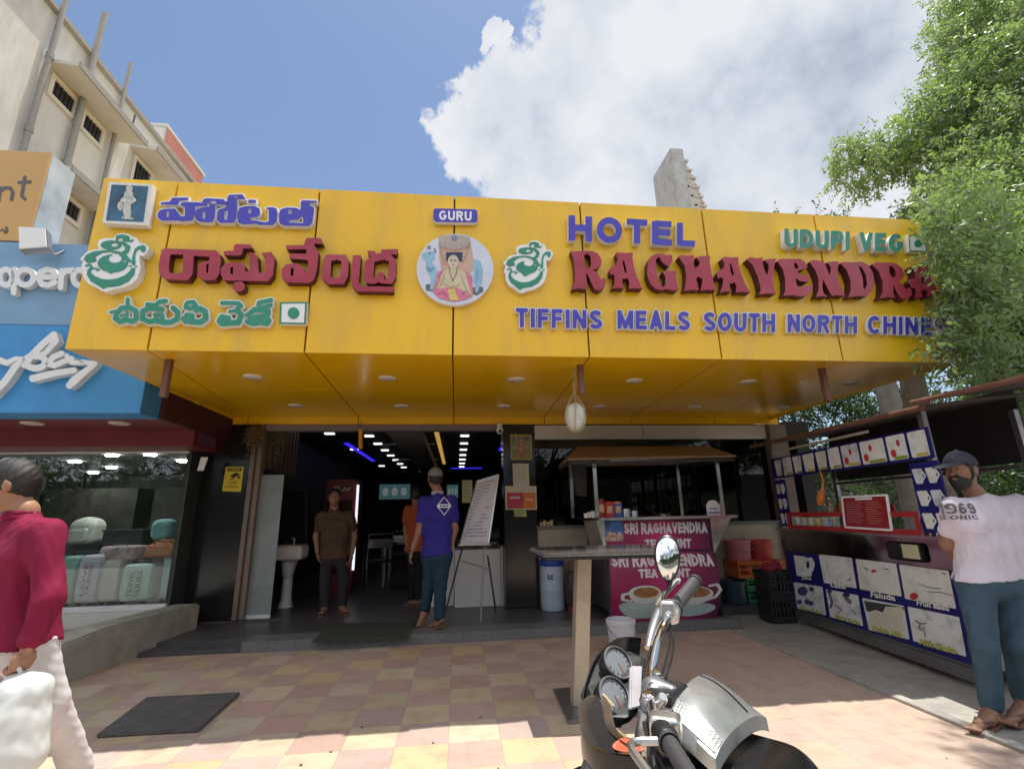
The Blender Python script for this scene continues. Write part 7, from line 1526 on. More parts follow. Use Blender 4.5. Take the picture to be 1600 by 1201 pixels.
    # dash plate and gauges
    dash = [Y(x, y, d) for x, y, d in ((990, 1010, 1.16), (960, 1010, 1.13), (938, 1032, 1.08), (926, 1065, 1.02), (935, 1085, .985), (955, 1110, .94), (985, 1112, .93), (1004, 1105, .93), (1014, 1050, 1.03), (1012, 1020, 1.11))]
    b = MB(); b.prism([p - Z * .012 + ff * .012 for p in dash], -Z * .02 + ff * .02); b.build('dash', mat('dash_grey', (.018, .022, .022), .4, var=.3), s)
    nz = (Vector((.2, -.75, .62)) - ff * .2).normalized()
    for px, py, d in ((964, 1036, 1.05), (958, 1087, .97)):
        c = Y(px, py, d); r_ = .0355
        b = MB(); b.lathe(c, [(r_ * 1.0, -.03), (r_ * 1.16, .0), (r_ * 1.16, .006), (r_ * 1.0, .008), (r_ * .98, .003)], 28, axis=nz, capt=False); g = b.build('gauge', 'black_plastic', s, smooth=True)
        b = MB(); b.lathe(c, [(r_ * .99, .0035), (r_ * .6, .0055), (.001, .006)], 28, axis=nz, capb=False, capt=False); b.build('dial', 'gauge_glass', g, smooth=True)
        e1 = nz.orthogonal().normalized(); e2 = nz.cross(e1); b = MB()
        for k in range(11): a_ = R(-30 + 24 * k); d_ = e1 * math.cos(a_) + e2 * math.sin(a_); b.bar(c + nz * .0062 + d_ * r_ * .72, c + nz * .0062 + d_ * r_ * .88, .0018, .0006, upv=nz)
        b.build('dial_marks', 'dark', g); b = MB(); b.bar(c + nz * .0072, c + nz * .0072 + (e1 * .5 + e2 * .8).normalized() * r_ * .75, .002, .0008, upv=nz); b.build('needle', 'reflector', g)
        b = MB(); b.lathe(c, [(r_ * 1.0, .008), (r_ * 1.06, .0105), (r_ * 1.12, .007)], 28, axis=nz, capb=False, capt=False); b.build('bezel', 'steel_dull', g, smooth=True)
    b = MB(); q = [Y(x, y, d) for x, y, d in ((983, 1108, .925), (1000, 1104, .925), (1003, 1040, 1.035), (985, 1040, 1.04))]; b.prism([p + nz * .004 for p in q], -nz * .012); b.build('centre_panel', mat('panel_silver', (.42, .41, .43), .3, metal=.3), s, bevel=.003)
    # steering head, ignition, fork
    Body(.004).cone(clamp - fr * .08 - Z * .01, clamp + fr * .08 - Z * .01, .018, k=.015).cone(clamp, clamp - bf * .045, .024, .016, k=.02).build('top_clamp', mat('clamp_grey', (.2, .2, .21), .4, metal=.5), s)
    p = Y(1043, 1082, .93); Body(.004).box(p, (.04, .022, .005), .009, rot=[list(br), list(bf), [0, 0, 1]]).build('key_cover', 'black_plastic', s)
    b = MB(); b.lathe(Y(1024, 1108, .89), [(.011, 0), (.011, .045), (.008, .05)], 14, axis=(0.1, -.6, .6)); b.build('reservoir', 'alloy', s, smooth=True)
    for k, pts in enumerate(([(1005, 1028, 1.08), (1000, 1060, 1.02), (1003, 1110, .92), (1012, 1150, .84), (1020, 1210, .78)], [(1018, 1010, 1.12), (1006, 1050, 1.04), (1008, 1100, .93), (1018, 1160, .83), (1040, 1210, .77)], [(1030, 1140, .8), (1012, 1120, .88), (998, 1085, .96), (996, 1040, 1.04)], [(1026, 1150, .8), (1020, 1180, .79), (1028, 1215, .77)])):
        b = MB(); b.tube(bez([Y(*q) for q in pts], 20), .0042 if k else .005, 8); b.build('cable', 'black_plastic', s, smooth=True)
    for sg_ in (-1, 1):
        b = MB(); b.lathe(clamp + fr * .075 * sg_ + Z * .006, [(.012, 0), (.012, .006), (.008, .008)], 6, axis=(0, -.2, 1)); b.build('clamp_bolt', 'chrome', s)
    b = MB(); b.lathe(Y(1022, 1082, .93) + Z * .004, [(.014, 0), (.014, .01), (.011, .012), (.011, .004)], 18, axis=(-.1, -.5, 1)); b.build('ignition_switch', 'alloy', s, smooth=True)
    for k, pts in enumerate(([(1040, 965, 1.22), (1046, 1000, 1.15), (1036, 1045, 1.05), (1022, 1090, .95)], [(1046, 968, 1.22), (1052, 1010, 1.13), (1040, 1060, 1.02)], [(1036, 1150, .78), (1052, 1120, .86), (1046, 1095, .93)])):
        b = MB(); b.tube(bez([Y(*q) for q in pts], 16), .0038, 8); b.build('wiring', 'black_plastic', s, smooth=True)
    ax = clamp + ff * .16; ax.z = .30
    for sgn in (-1, 1):
        b = MB(); b.tube([clamp + fr * .09 * sgn - Z * .02, ax + fr * .09 * sgn], [.018, .024], 12); b.build('fork_leg', 'alloy', s, smooth=True)
    def wheel(c, axis, r_):
        b = MB(); b.lathe(c, [(r_ - .09, -.045), (r_ - .04, -.055), (r_, -.03), (r_ + .004, 0), (r_, .03), (r_ - .04, .055), (r_ - .09, .045)], 40, axis=axis, capb=False, capt=False); w_ = b.build('wheel', 'rubber', s, smooth=True)
        b = MB(); b.lathe(c, [(r_ - .088, -.044), (r_ - .11, -.03), (r_ - .11, .03), (r_ - .088, .044)], 40, axis=axis, capb=False, capt=False); a_ = Vector(axis).normalized(); e1 = a_.orthogonal().normalized(); e2 = a_.cross(e1)
        for k in range(5): d_ = e1 * math.cos(k * 1.2566) + e2 * math.sin(k * 1.2566); b.bar(c, c + d_ * (r_ - .1), .03, .02)
        b.build('rim', 'alloy', w_)
    wheel(ax, fr, .29); rear = clamp - bf * 1.15; rear.z = .29; wheel(rear, br, .29)
    Body(.006).chain([ax + ff * .2 + Z * .25, ax + Z * .34 , ax - ff * .22 + Z * .22], [.05, .07, .05], k=.03).build('front_mudguard', 'black_gloss', s)
    hp = Y(955, 1192, .98); Body(.005).cone(hp - fr * .05, hp + fr * .06, .045, .04, k=.02).ell(hp - fr * .06, (.05, .05, .045)).build('headlamp_body', mat('lamp_grey', (.12, .12, .125), .5, var=.4, vs=20), s)
    # tank with silver cover
    c4 = [Y(1044, 1122, .88), Y(1112, 1062, 1.03), Y(1198, 1124, .94), Y(1118, 1188, .80)]      # near front, far front, far rear, near rear
    cz = sum(c4, Vector()) / 4
    def tk(u_, v_, o=0):      # u across (near->far), v front->rear
        p = (c4[0] * (1 - u_) + c4[1] * u_) * (1 - v_) + (c4[3] * (1 - u_) + c4[2] * u_) * v_
        bu = .028 * (1 - (2 * u_ - 1) ** 4) * (.4 + .6 * math.sin(math.pi * min(1, v_ * .9 + .12))) + .012 * math.sin(math.pi * u_)
        return p + Z * (bu + .004 + o) 
    nu, nv = 24, 20
    b = MB(); vs = [tk(i / nu, j / nv) for j in range(nv + 1) for i in range(nu + 1)]; rb = nu + 1
    b.add(vs, [(j * rb + i, j * rb + i + 1, (j + 1) * rb + i + 1, (j + 1) * rb + i) for j in range(nv) for i in range(nu)], 0)
    ed = [tk(i / nu, 0) for i in range(nu + 1)] + [tk(1, j / nv) for j in range(1, nv + 1)] + [tk(1 - i / nu, 1) for i in range(1, nu + 1)] + [tk(0, 1 - j / nv) for j in range(1, nv)]
    lo2 = [cz + (p - cz) * 1.02 - Z * .03 + Z * (p.z - cz.z) * 0 for p in ed]; lo2 = [Vector((q.x, q.y, p.z - .028)) for p, q in zip(ed, lo2)]; n_ = len(ed); b.add(ed + lo2, [(k, (k + 1) % n_, n_ + (k + 1) % n_, n_ + k) for k in range(n_)])
    tc_ = b.build('tank_cover', 'tank_cover', s, smooth=True, angle=50)
    b = MB()
    for (ua, ub, va, vb, mi) in ((.70, .725, .0, .93, 0),):
        vs = []; 
        for j in range(15): v_ = va + (vb - va) * j / 14; vs += [tk(ua, v_, .002), tk(ub, v_, .002)]
        b.add(vs, [(2 * j, 2 * j + 1, 2 * j + 3, 2 * j + 2) for j in range(14)])
    b.build('stripe', 'dark', tc_)
    b = MB(); vs = []
    for j in range(15): v_ = .05 + .93 * j / 14; vs += [tk(.02, v_, .003), tk(.16, v_, .003)]
    b.add(vs, [(2 * j, 2 * j + 1, 2 * j + 3, 2 * j + 2) for j in range(14)]); b.build('perforated_edge', perf(), tc_)
    tank = Body(.008); ctr = cz - Z * .17
    tank.box(ctr + Z * .02, (.07, .10, .03), .075, k=.04, rot=[list(br), list(bf), [0, 0, 1]]).ell(ctr - bf * .16 - Z * .03, (.12, .2, .11), k=.05, rot=[list(br), list(bf), [0, 0, 1]]).build('tank', 'black_gloss', s)
    seat = ctr - bf * .52 - Z * .02
    Body(.01).box(seat, (.09, .25, .02), .04, rot=[list(br), list(bf), [0, 0, 1]]).build('seat', 'rubber', s)
    Body(.012).box(ctr - bf * .05 - Z * .38, (.1, .16, .12), .05, rot=[list(br), list(bf), [0, 0, 1]]).cone(ctr - bf * .05 - Z * .25 + bf * .1, ctr + bf * .1 - Z * .45, .09, .1).build('engine', 'steel_dull', s)
    b = MB(); b.tube([clamp - Z * .05 - bf * .02, ctr - Z * .45 + bf * .12, ctr - Z * .5 - bf * .25, rear], .025, 10); b.tube([clamp - Z * .05 - bf * .02, ctr - Z * .12, seat - Z * .06, seat - bf * .25 - Z * .03], .02, 10); b.build('frame', 'black_plastic', s, smooth=True)
    b = MB(); sd_ = -br; b.tube([ctr - Z * .52 - bf * .1 + sd_ * .1, Vector((ctr.x + sd_.x * .32 - bf.x * .15, ctr.y + sd_.y * .32 - bf.y * .15, .005))], .012, 8); b.build('side_stand', 'steel_dull', s)
    b = MB(); b.tube([rear + br * .12 - Z * .02, rear + br * .12 + bf * .45 - Z * .03], [.05, .035], 12); b.build('silencer', 'chrome', s, smooth=True)
def perf():
    m_ = mat('perforated', (.28, .29, .28), .4, metal=.4); nt = m_.node_tree; L = nt.links.new; b = nt.nodes['Principled BSDF']; tc = N(nt, 'ShaderNodeTexCoord')
    v = N(nt, 'ShaderNodeTexVoronoi', i_Scale=260.0, i_Randomness=0.1); L(tc.outputs['Object'], v.inputs['Vector']); lt = N(nt, 'ShaderNodeMath', operation='LESS_THAN'); L(v.outputs['Distance'], lt.inputs[0]); lt.inputs[1].default_value = .33
    mx = N(nt, 'ShaderNodeMix', data_type='RGBA'); L(lt.outputs[0], mx.inputs[0]); mx.inputs[6].default_value = (.3, .31, .3, 1); mx.inputs[7].default_value = (.08, .08, .08, 1); L(mx.outputs[2], b.inputs['Base Color']); return m_
motorcycle()
# ------------------------------------------------------------------ people
def hand(bd, wr, d, pn, curl=.5, k=.004):
    """palm and five separate fingers: wr wrist, d direction of the hand, pn direction the palm faces; thumb on d x pn side"""
    d = Vector(d).normalized(); pn = Vector(pn); pn = (pn - d * pn.dot(d)).normalized(); ts = d.cross(pn).normalized()
    pc = wr + d * .048
    bd.box(pc, (.012, .030, .001), .014, k=.012, rot=[list(d), list(ts), list(pn)]).box(pc + d * .02, (.015, .031, .001), .0125, k=.012, rot=[list(d), list(ts), list(pn)])
    for i, (o, L_) in enumerate(((.030, .072), (.010, .08), (-.011, .074), (-.031, .058))):
        p = wr + d * .085 + ts * o; a = curl * (1 + .12 * i); q = p + (d * math.cos(a * .5) + pn * math.sin(a * .5)) * L_ * .45; e = q + (d * math.cos(a * 1.3) + pn * math.sin(a * 1.3)) * L_ * .32; t = e + (d * math.cos(a * 2.1) + pn * math.sin(a * 2.1)) * L_ * .25
        bd.cone(p, q, .0095, .0088, k=k).cone(q, e, .0088, .008, k=k).cone(e, t, .008, .0065, k=k)
    p = wr + d * .03 + ts * .03; q = p + (d * .75 + ts * .6 + pn * .25).normalized() * .04; e = q + (d * .9 + ts * .2 + pn * .35).normalized() * .03
    bd.cone(p, q, .012, .0105, k=.008).cone(q, e, .0105, .008, k=k)
def person(label, pos, j, face, chest, cols, vox=.0075, curl=.5, hem=None, sleeve='short', cap=None, beard=False, feet='sandal', girth=1.0, seed=1, hs=1.0, palm=None, tuck=False, longhair=False, facegeo=True, fistl=None):
    s = thing('person', label, 'person', pos)
    face = Vector(face).normalized(); chest = Vector(chest).normalized(); UP = Vector((0, 0, 1)); g = girth
    hc = j['head']; up_ = (UP - face * UP.dot(face)).normalized() if abs(face.z) > .01 else UP; rtv = face.cross(up_).normalized(); rot = [list(rtv), list(face), list(up_)]
    cr = Vector((chest.x, chest.y, 0)).normalized(); side = cr.cross(UP)
    sl, sr, hl, hr, nk = j['sl'], j['sr'], j['hl'], j['hr'], j['neck']
    mid = lambda a, b, t=.5: a.lerp(b, t)
    shm, hpm = mid(sl, sr), mid(hl, hr)
    def torso(bd, e, low=True):
        k = .05
        bd.cone(mid(sl, sr, .12) - UP * .01, mid(sr, sl, .12) - UP * .01, .062 * g + e, k=k)
        c1 = shm.lerp(hpm, .25); w1 = (sl - sr) * .30; bd.cone(c1 + w1 + cr * .012, c1 - w1 + cr * .012, .098 * g + e, k=k)
        c2 = shm.lerp(hpm, .55); w2 = (sl - sr) * .22; bd.cone(c2 + w2 + cr * .012, c2 - w2 + cr * .012, .10 * g + e, k=k)
        c3 = shm.lerp(hpm, .8); w3 = (hl - hr) * .38; bd.cone(c3 + w3, c3 - w3, .103 * g + e, k=k)
        if low: bd.cone(mid(hl, hr, .1), mid(hr, hl, .1), .10 * g + e, k=k)
    b = Body(vox); torso(b, -.012)
    b.cone(shm + UP * .0, nk, .06, .052, k=.04).cone(nk, hc - up_ * .07 * hs, .05, .052, k=.03)
    b.ell(hc, (.074 * hs, .094 * hs, .108 * hs), k=.02, rot=rot).ell(hc + face * .028 * hs - up_ * .058 * hs, (.054 * hs, .062 * hs, .058 * hs), k=.03, rot=rot).ell(hc + face * .062 * hs - up_ * .098 * hs, (.022, .02, .016), k=.02, rot=rot)
    if facegeo:
        b.cone(hc + face * .092 * hs + up_ * .012, hc + face * .112 * hs - up_ * .026, .009, .0135, k=.012).ell(hc + face * .086 * hs + up_ * .03, (.05, .014, .011), k=.012, rot=rot)
        for q in (-1, 1):
            b.ell(hc + face * .098 * hs + rtv * q * .031 + up_ * .012, (.017, .012, .011), sub=True, k=.008, rot=rot)
            b.ell(hc + rtv * q * .076 * hs - face * .005 - up_ * .008, (.012, .02, .032), k=.006, rot=rot); b.ell(hc + face * .06 + rtv * q * .04 - up_ * .03, (.022, .022, .018), k=.02, rot=rot)
            b.ell(hc + face * .083 * hs + rtv * q * .031 + up_ * .011, (.012, .011, .009), k=.003, rot=rot)
        b.ell(hc + face * .09 * hs - up_ * .05, (.024, .012, .006), k=.006, rot=rot).ell(hc + face * .088 * hs - up_ * .062, (.02, .012, .007), k=.006, rot=rot)
    for q in 'lr':
        a, e, w = j['s' + q], j['e' + q], j['w' + q]
        b.cone(a, e, .05 * g, .04, k=.03).cone(e, w, .041, .027, k=.02)
        hd = j.get('hd' + q) or (w - e); pn = (palm or {}).get(q) or (hpm - w); hand(b, w, hd, pn, curl if not (fistl == q) else 1.25)
        a, e, w = j['h' + q], j['k' + q], j['a' + q]
        b.cone(a, e, .082 * g, .056, k=.04).cone(e, w, .055, .036, k=.02).cone(e.lerp(w, .25) - cr * .012, e.lerp(w, .5) - cr * .008, .05, .045, k=.03)
        t = j['t' + q]; b.cone(w + UP * -.01, w.lerp(t, .35) - UP * .03, .038, .036, k=.02).cone(w.lerp(t, .3) - UP * .03, t, .036, .022, k=.02).cone(w - UP * .035, w - (t - w).normalized() * .035 - UP * .04, .032, .03, k=.02)
        if feet in ('bare', 'sandal'):
            fd = (t - w); fd.z = 0; fd = fd.normalized(); fs = fd.cross(UP)
            for i in range(5): b.cone(t + fs * (-.03 + .015 * i), t + fs * (-.034 + .017 * i) + fd * (.035 - .005 * abs(i - (0 if q == 'l' else 4)) * .8), .0105, .009, k=.004)
    b.build('body', cols['skin'], s)
    # eyes
    if facegeo:
        b = MB()
        for q in (-1, 1):
            p = hc + face * .0945 * hs + rtv * q * .031 + up_ * .011; b.lathe(p, [(.0045, -.001), (.0045, .0012)], 10, axis=face)
        b.build('pupils', 'dark', s)
        b = Body(.004)
        for q in (-1, 1): b.cone(hc + face * .099 * hs + rtv * q * .018 + up_ * .034, hc + face * .085 * hs + rtv * q * .05 + up_ * .034, .0045, .0035, k=.002)
        b.build('eyebrows', 'hair', s)
    # hair
    b = Body(.006); b.ell(hc + up_ * .012 - face * .008, (.082 * hs, .102 * hs, .112 * hs), rot=rot, k=.01)
    b.cut(hc + face * .062 * hs + up_ * .045, face * .85 - up_ * .5); b.cut(hc - up_ * .045 - face * .01, -up_ + face * .55); b.cut(hc - up_ * .075, -up_)
    b.build('hair', 'hair', s, wr=folds(.0025, 120, seed))
    if beard:
        b = Body(.005); b.ell(hc + face * .032 * hs - up_ * .06 * hs, (.062 * hs, .072 * hs, .068 * hs), rot=rot, k=.02).ell(hc + face * .07 - up_ * .095, (.035, .032, .034), rot=rot, k=.02); b.cone(hc + face * .098 + rtv * .022 - up_ * .04, hc + face * .098 - rtv * .022 - up_ * .04, .0085, k=.006)
        b.ell(hc + face * .02 + rtv * .062 - up_ * .02, (.018, .02, .045), rot=rot, k=.015).ell(hc + face * .02 - rtv * .062 - up_ * .02, (.018, .02, .045), rot=rot, k=.015)
        b.ell(hc + face * .1 - up_ * .056, (.02, .03, .007), sub=True, k=.004, rot=rot)
        b.build('beard', 'hair', s, wr=folds(.002, 150, 5))
    if cap:
        b = Body(.005); b.ell(hc + up_ * .028 - face * .004, (.089 * hs, .106 * hs, .104 * hs), rot=rot); b.cut(hc + up_ * .03, -up_ + face * .12); b.ell(hc + up_ * .132, (.01, .01, .008), rot=rot, k=.004); b.build('cap', cap, s, wr=folds(.0012, 60, 4))
        if cap != 'cap_grey':
            b = Body(.0045); b.ell(hc + face * .148 + up_ * .036, (.074, .088, .007), rot=[list(rtv), list((face - up_ * .18).normalized()), list((up_ + face * .18).normalized())]); b.build('cap_brim', cap, s)
    # shirt
    hm = hem if hem is not None else hpm.z - .03
    b = Body(vox); torso(b, .012, low=not tuck)
    if not tuck: b.cone(mid(hl, hr, .0) - UP * .06, mid(hr, hl, .0) - UP * .06, .105 * g + .02, k=.05)
    b.cone(shm + UP * .0 - cr * .008, shm.lerp(nk, .55) - cr * .008, .075, .062, k=.035)
    for q in 'lr':
        a, e, w = j['s' + q], j['e' + q], j['w' + q]
        if sleeve == 'short': b.cone(a, a.lerp(e, .62), .066 * g, .062 * g, k=.035)
        else: b.cone(a, e, .066 * g, .056, k=.035).cone(e, e.lerp(w, .85), .056, .045, k=.025)
    b.cut(Vector((0, 0, hm)), -UP); b.ell(nk + UP * .05 + cr * .025, (.078, .078, .066), sub=True, k=.01)
    f1, f2 = folds(.0065, 19, seed, .55), folds(.0032, 47, seed + 11, .5)
    b.build('shirt', cols['shirt'], s, wr=lambda X, Y, Z: f1(X, Y, Z) + f2(X, Y, Z))
    if cols.get('collar'):
        b = Body(.005)
        for k_ in range(-5, 6):
            a0, a1 = R(k_ * 26), R((k_ + 1) * 26)
            p0 = nk + (-cr * math.cos(a0) + side * math.sin(a0)) * .062 + cr * .01 - UP * .03; p1 = nk + (-cr * math.cos(a1) + side * math.sin(a1)) * .062 + cr * .01 - UP * .03
            b.cone(p0, p1, .012, k=.004).cone(p0 + UP * .022, p1 + UP * .022, .008, k=.01)
        b.build('collar', cols['collar'], s)
    # trousers
    b = Body(vox); b.cone(mid(hl, hr, .05) + UP * .05, mid(hr, hl, .05) + UP * .05, .098 * g + .008, k=.05).cone(mid(hl, hr, .05) - UP * .03, mid(hr, hl, .05) - UP * .03, .102 * g + .008, k=.05)
    for q in 'lr':
        a, e, w = j['h' + q], j['k' + q], j['a' + q]; b.cone(a - UP * .02, e, .092 * g + .006, .07, k=.035).cone(e, w.lerp(e, .06), .07, .06, k=.025)
    b.cut(Vector((0, 0, hm + .025)), UP); b.build('trousers', cols['trousers'], s, wr=folds(.0032, 34, seed + 3, .9))
    # footwear
    for q in 'lr':
        w, t = j['a' + q], j['t' + q]; fd = t - w; fd = Vector((fd.x, fd.y, 0)).normalized()
        b = Body(.005)
        if feet == 'shoe':
            hl_ = w - UP * .05 - fd * .03; b.cone(hl_, t + fd * .03 - UP * .0, .043, .038, k=.02).cone(w - UP * .02, w - UP * .05 + fd * .02, .048, .045, k=.02); b.cut(t - UP * .03, Vector((0, 0, -1))) if abs((w - t).z) < .12 else None
            b.build('shoe', cols['shoe'], s)
        elif feet == 'sandal':
            f2 = (t - (w - UP * .06)).normalized(); n2 = (UP - f2 * UP.dot(f2)).normalized(); sd2 = f2.cross(n2)
            c = (w - UP * .075 + t - UP * .015) / 2 - n2 * .008
            b.box(c + f2 * .01 - n2 * .006, (.012, .105, .001), .03, k=.01, rot=[list(sd2), list(f2), list(n2)]); b.cut(c + n2 * .002, n2); b.cut(c - n2 * .016, -n2)
            b.build('sandal', cols['shoe'], s)
            b = Body(.004); tp = t + n2 * .02 - f2 * .01; b.cone(tp, w.lerp(t, .45) + sd2 * .042 - n2 * .02, .007, k=.003).cone(tp, w.lerp(t, .45) - sd2 * .042 - n2 * .02, .007, k=.003).build('sandal_strap', cols['shoe'], s)
    return s
M['hair'] = mat('hair', (.012, .011, .01), .55, var=.3, vs=60, bump=.3, bs=300); mk('cap_grey', (.19, .185, .18), .85, var=.2, vs=30); mk('cap_navy', (.035, .035, .055), .8, var=.2, vs=30)
def cloth(key, col, var=.08, rough=.85): return mat(key, col, rough, var=var, vs=9, bump=.25, bs=350, spec=.2)
def skin(key, col): return mat(key, col, .5, var=.08, vs=20, spec=.35)
def PJ(d, Y0):
    """joints from photo rows and columns, each at its own depth (Y0 + offset)"""
    return {k: Yp(v[0], v[1], Y0 + (v[2] if len(v) > 2 else 0)) for k, v in d.items()}
def people():
    # man in a white T-shirt by the juice stall
    j = PJ(dict(head=(1502, 734, .0), neck=(1522, 770, .02), sr=(1488, 792, -.06), sl=(1592, 788, .06), er=(1480, 850, .06), el=(1640, 850, .12), wr=(1500, 880, .2), wl=(1625, 905, .05), hr=(1522, 905, -.02), hl=(1572, 903, .05), kr=(1538, 1010, -.04), kl=(1588, 1010, .0), ar=(1552, 1116, .02), al=(1604, 1112, .1), tr=(1522, 1136, -.10), tl=(1580, 1142, -.06)), 3.0)
    j['hdr'] = Vector((.7, .3, .2)); j['hdl'] = Vector((-.4, -.2, -.3))
    for q in 'rl': j['t' + q].z = .035; j['a' + q].z = max(.09, min(.11, j['a' + q].z))
    s = person('bearded man in a dark cap and pale lilac T-shirt standing beside the juice stall', (3.25, 3, 0), j, (-1, -.22, -.06), (-.42, -1, 0), dict(skin=skin('skin_brown', (.27, .145, .09)), shirt=cloth('shirt_lilac', (.68, .61, .70)), trousers=cloth('denim_teal', (.055, .10, .14), .2), shoe='brown'), cap='cap_navy', beard=True, hem=j['hr'].z - .005, girth=.98, seed=2)
    # printed words on the chest
    ch = Vector((-.42, -1, 0)).normalized(); sd_ = Vector((1, -.42, 0)).normalized(); 
    me = [o for o in bpy.data.objects if o.parent == s and o.name.startswith('shirt')][0]
    from mathutils.bvhtree import BVHTree
    def drape(root, txt, c, w_, h_, sdv, n, col, name, offs=.02, fields=None):
        base = wl(root); o = [q for q in bpy.data.objects if q.parent == root and q.name.startswith('shirt')][0]
        bv = BVHTree.FromPolygons([v.co + base for v in o.data.vertices], [list(p.vertices) for p in o.data.polygons]); b = MB()
        def mp(u, v):
            p = c + sdv * (u - .5) * w_ + Vector((0, 0, 1)) * (v - .5) * h_; hit = bv.ray_cast(p + n * .4, -n)
            return (hit[0] if hit[0] else p) + n * .004
        if fields: raised(b, fields, mp, (0, 0, 0), .02)
        else:
            ls, W_ = letters(txt, .14, .4)
            for chh, x, w, st in ls:
                F = Fld()
                for k in st: F.stroke([(x + a, v_) for a, v_ in k], .1)
                raised(b, F, lambda u, v: mp(u / W_, v), (0, 0, 0), .055)
        b.build(name, col, root)
    pc = Lp(1508, 795, Vector((3.3, 2.88, 0)), ch)
    mk('print_grey', (.16, .14, .17), .8)
    drape(s, '1969', Lp(1496, 794, Vector((3.3, 2.86, 0)), ch), .21, .068, sd_, ch, 'print_grey', 'chest_number'); drape(s, 'ICONIC', Lp(1498, 808, Vector((3.3, 2.86, 0)), ch), .21, .026, sd_, ch, 'print_grey', 'chest_word')
    # man with a carrier bag walking out of the left of the picture
    j = PJ(dict(head=(18, 757, 0), neck=(38, 798, .02), sl=(70, 832, -.12), sr=(5, 828, .16), el=(76, 935, -.16), er=(-45, 930, .22), wl=(44, 1008, -.2), wr=(-75, 985, .1), hl=(40, 992, -.05), hr=(8, 990, .08), kl=(78, 1096, .08), kr=(-45, 1105, .05), al=(132, 1172, .36), ar=(-75, 1205, .0), tl=(128, 1190, .22), tr=(-130, 1218, -.02)), 2.7)
    j['hdl'] = Vector((-.12, -.05, -1)); j['hdr'] = Vector((-.3, 0, -1)); j['ar'].z = max(.09, j['ar'].z); j['tr'].z = .04
    gd = j['tl'].z - .035; j['tl'] -= Vector((0, 0, gd)); j['al'] -= Vector((0, 0, gd * .7)); j['tl'] = Vector((j['al'].x - .12, j['al'].y - .03, .035))
    s = person('man in a bright magenta red shirt and white trousers walking past with a bag', (-2.1, 2.7, 0), j, (-.93, -.4, -.2), (-1, -.08, 0), dict(skin=skin('skin_tan', (.34, .18, .11)), shirt=cloth('shirt_magenta', (.2, .012, .045), .12), collar='shirt_magenta', trousers=cloth('trousers_white', (.62, .60, .62)), shoe=cloth('shoe_grey', (.16, .19, .22))), sleeve='long', feet='shoe', girth=1.08, seed=4, fistl='l', hs=1.05, palm={'l': Vector((-1, .2, 0))})
    w = j['wl']; top = w + Vector((-.015, -.005, -.09)); bag = thing('carrier_bag', 'white plastic carrier bag hanging from the fist of the walking man', 'bag', (top.x, top.y, top.z - .5))
    bc = Yp(27, 1125, 2.47); bd = Body(.007); bd.cone(top + Vector((0, .012, -.02)), bc + Vector((.05, 0, .12)), .012, .05, k=.04).cone(top + Vector((-.02, -.01, -.02)), bc + Vector((-.05, 0, .12)), .012, .05, k=.04).ell(bc + Vector((0, 0, -.03)), (.115, .09, .17), k=.06).ell(bc + Vector((.0, 0, -.13)), (.125, .095, .09), k=.05)
    bd.build('bag', mat('bag_white', (.62, .65, .64), .45, var=.05, trans=.0, spec=.4), bag, wr=folds(.0016, 60, 6, .4)); b = MB(); b.tube(bez([top + Vector((.02, 0, -.03)), top + Vector((.015, -.02, .01)), top + Vector((-.02, -.015, .01)), top + Vector((-.03, 0, -.03))], 10), .008, 8); b.build('handle', 'bag_white', bag, smooth=True)
    # cap man in blue, back towards us
    j = PJ(dict(head=(680, 747, 0), neck=(684, 767, .0), sl=(663, 783, .05), sr=(706, 783, -.03), el=(655, 829, .02), er=(711, 826, .0), wl=(645, 858, .0), wr=(705, 853, .0), hl=(673, 866, .03), hr=(692, 866, -.03), kl=(670, 912, .06), kr=(688, 917, -.02), al=(664, 950, .08), ar=(687, 965, -.06), tl=(655, 957, .05), tr=(676, 978, .0)), 5.85)
    for q in 'rl': j['t' + q].z = PZ + .03; j['a' + q].z = max(PZ + .085, j['a' + q].z)
    s = person('man in a blue polo shirt and grey cap walking in past the whiteboard', (-.22, 5.85, PZ), j, (-.3, 1, 0), (-.25, 1, 0), dict(skin=skin('skin_mid', (.27, .14, .09)), shirt=cloth('polo_blue', (.035, .03, .24)), collar=cloth('polo_trim', (.4, .4, .5)), trousers=cloth('jeans_dark', (.02, .045, .075), .2), shoe='brown'), cap='cap_grey', hem=j['hl'].z - .0, seed=6, vox=.008)
    dn = Vector((.15, -1, 0)).normalized(); F = Fld()
    for a, c in (((.5, 1), (.95, .5)), ((.95, .5), (.5, 0)), ((.5, 0), (.05, .5)), ((.05, .5), (.5, 1))): F.stroke([a, c], .022)
    F.poly([(.12, .4), (.88, .4), (.88, .6), (.12, .6)]).stroke([(.25, .5), (.35, .5)], .04, sub=True).stroke([(.45, .5), (.55, .5)], .04, sub=True).stroke([(.65, .5), (.75, .5)], .04, sub=True)
    drape(s, '', Yp(694, 790, 5.75), .17, .2, Vector((1, .15, 0)).normalized(), dn, 'white', 'back_emblem', fields=F)
    # person in rust behind him
    j = PJ(dict(head=(650, 772, 0), neck=(650, 786, .0), sl=(638, 797, .05), sr=(662, 797, -.05), el=(634, 826, .02), er=(666, 826, .0), wl=(636, 850, -.05), wr=(664, 848, .0), hl=(645, 858, .03), hr=(656, 858, -.03), kl=(645, 893, .02), kr=(656, 893, -.02), al=(645, 928, .04), ar=(655, 930, -.04), tl=(639, 936, .06), tr=(649, 938, .02)), 7.3)
    for q in 'rl': j['t' + q].z = PZ + .03; j['a' + q].z = PZ + .09
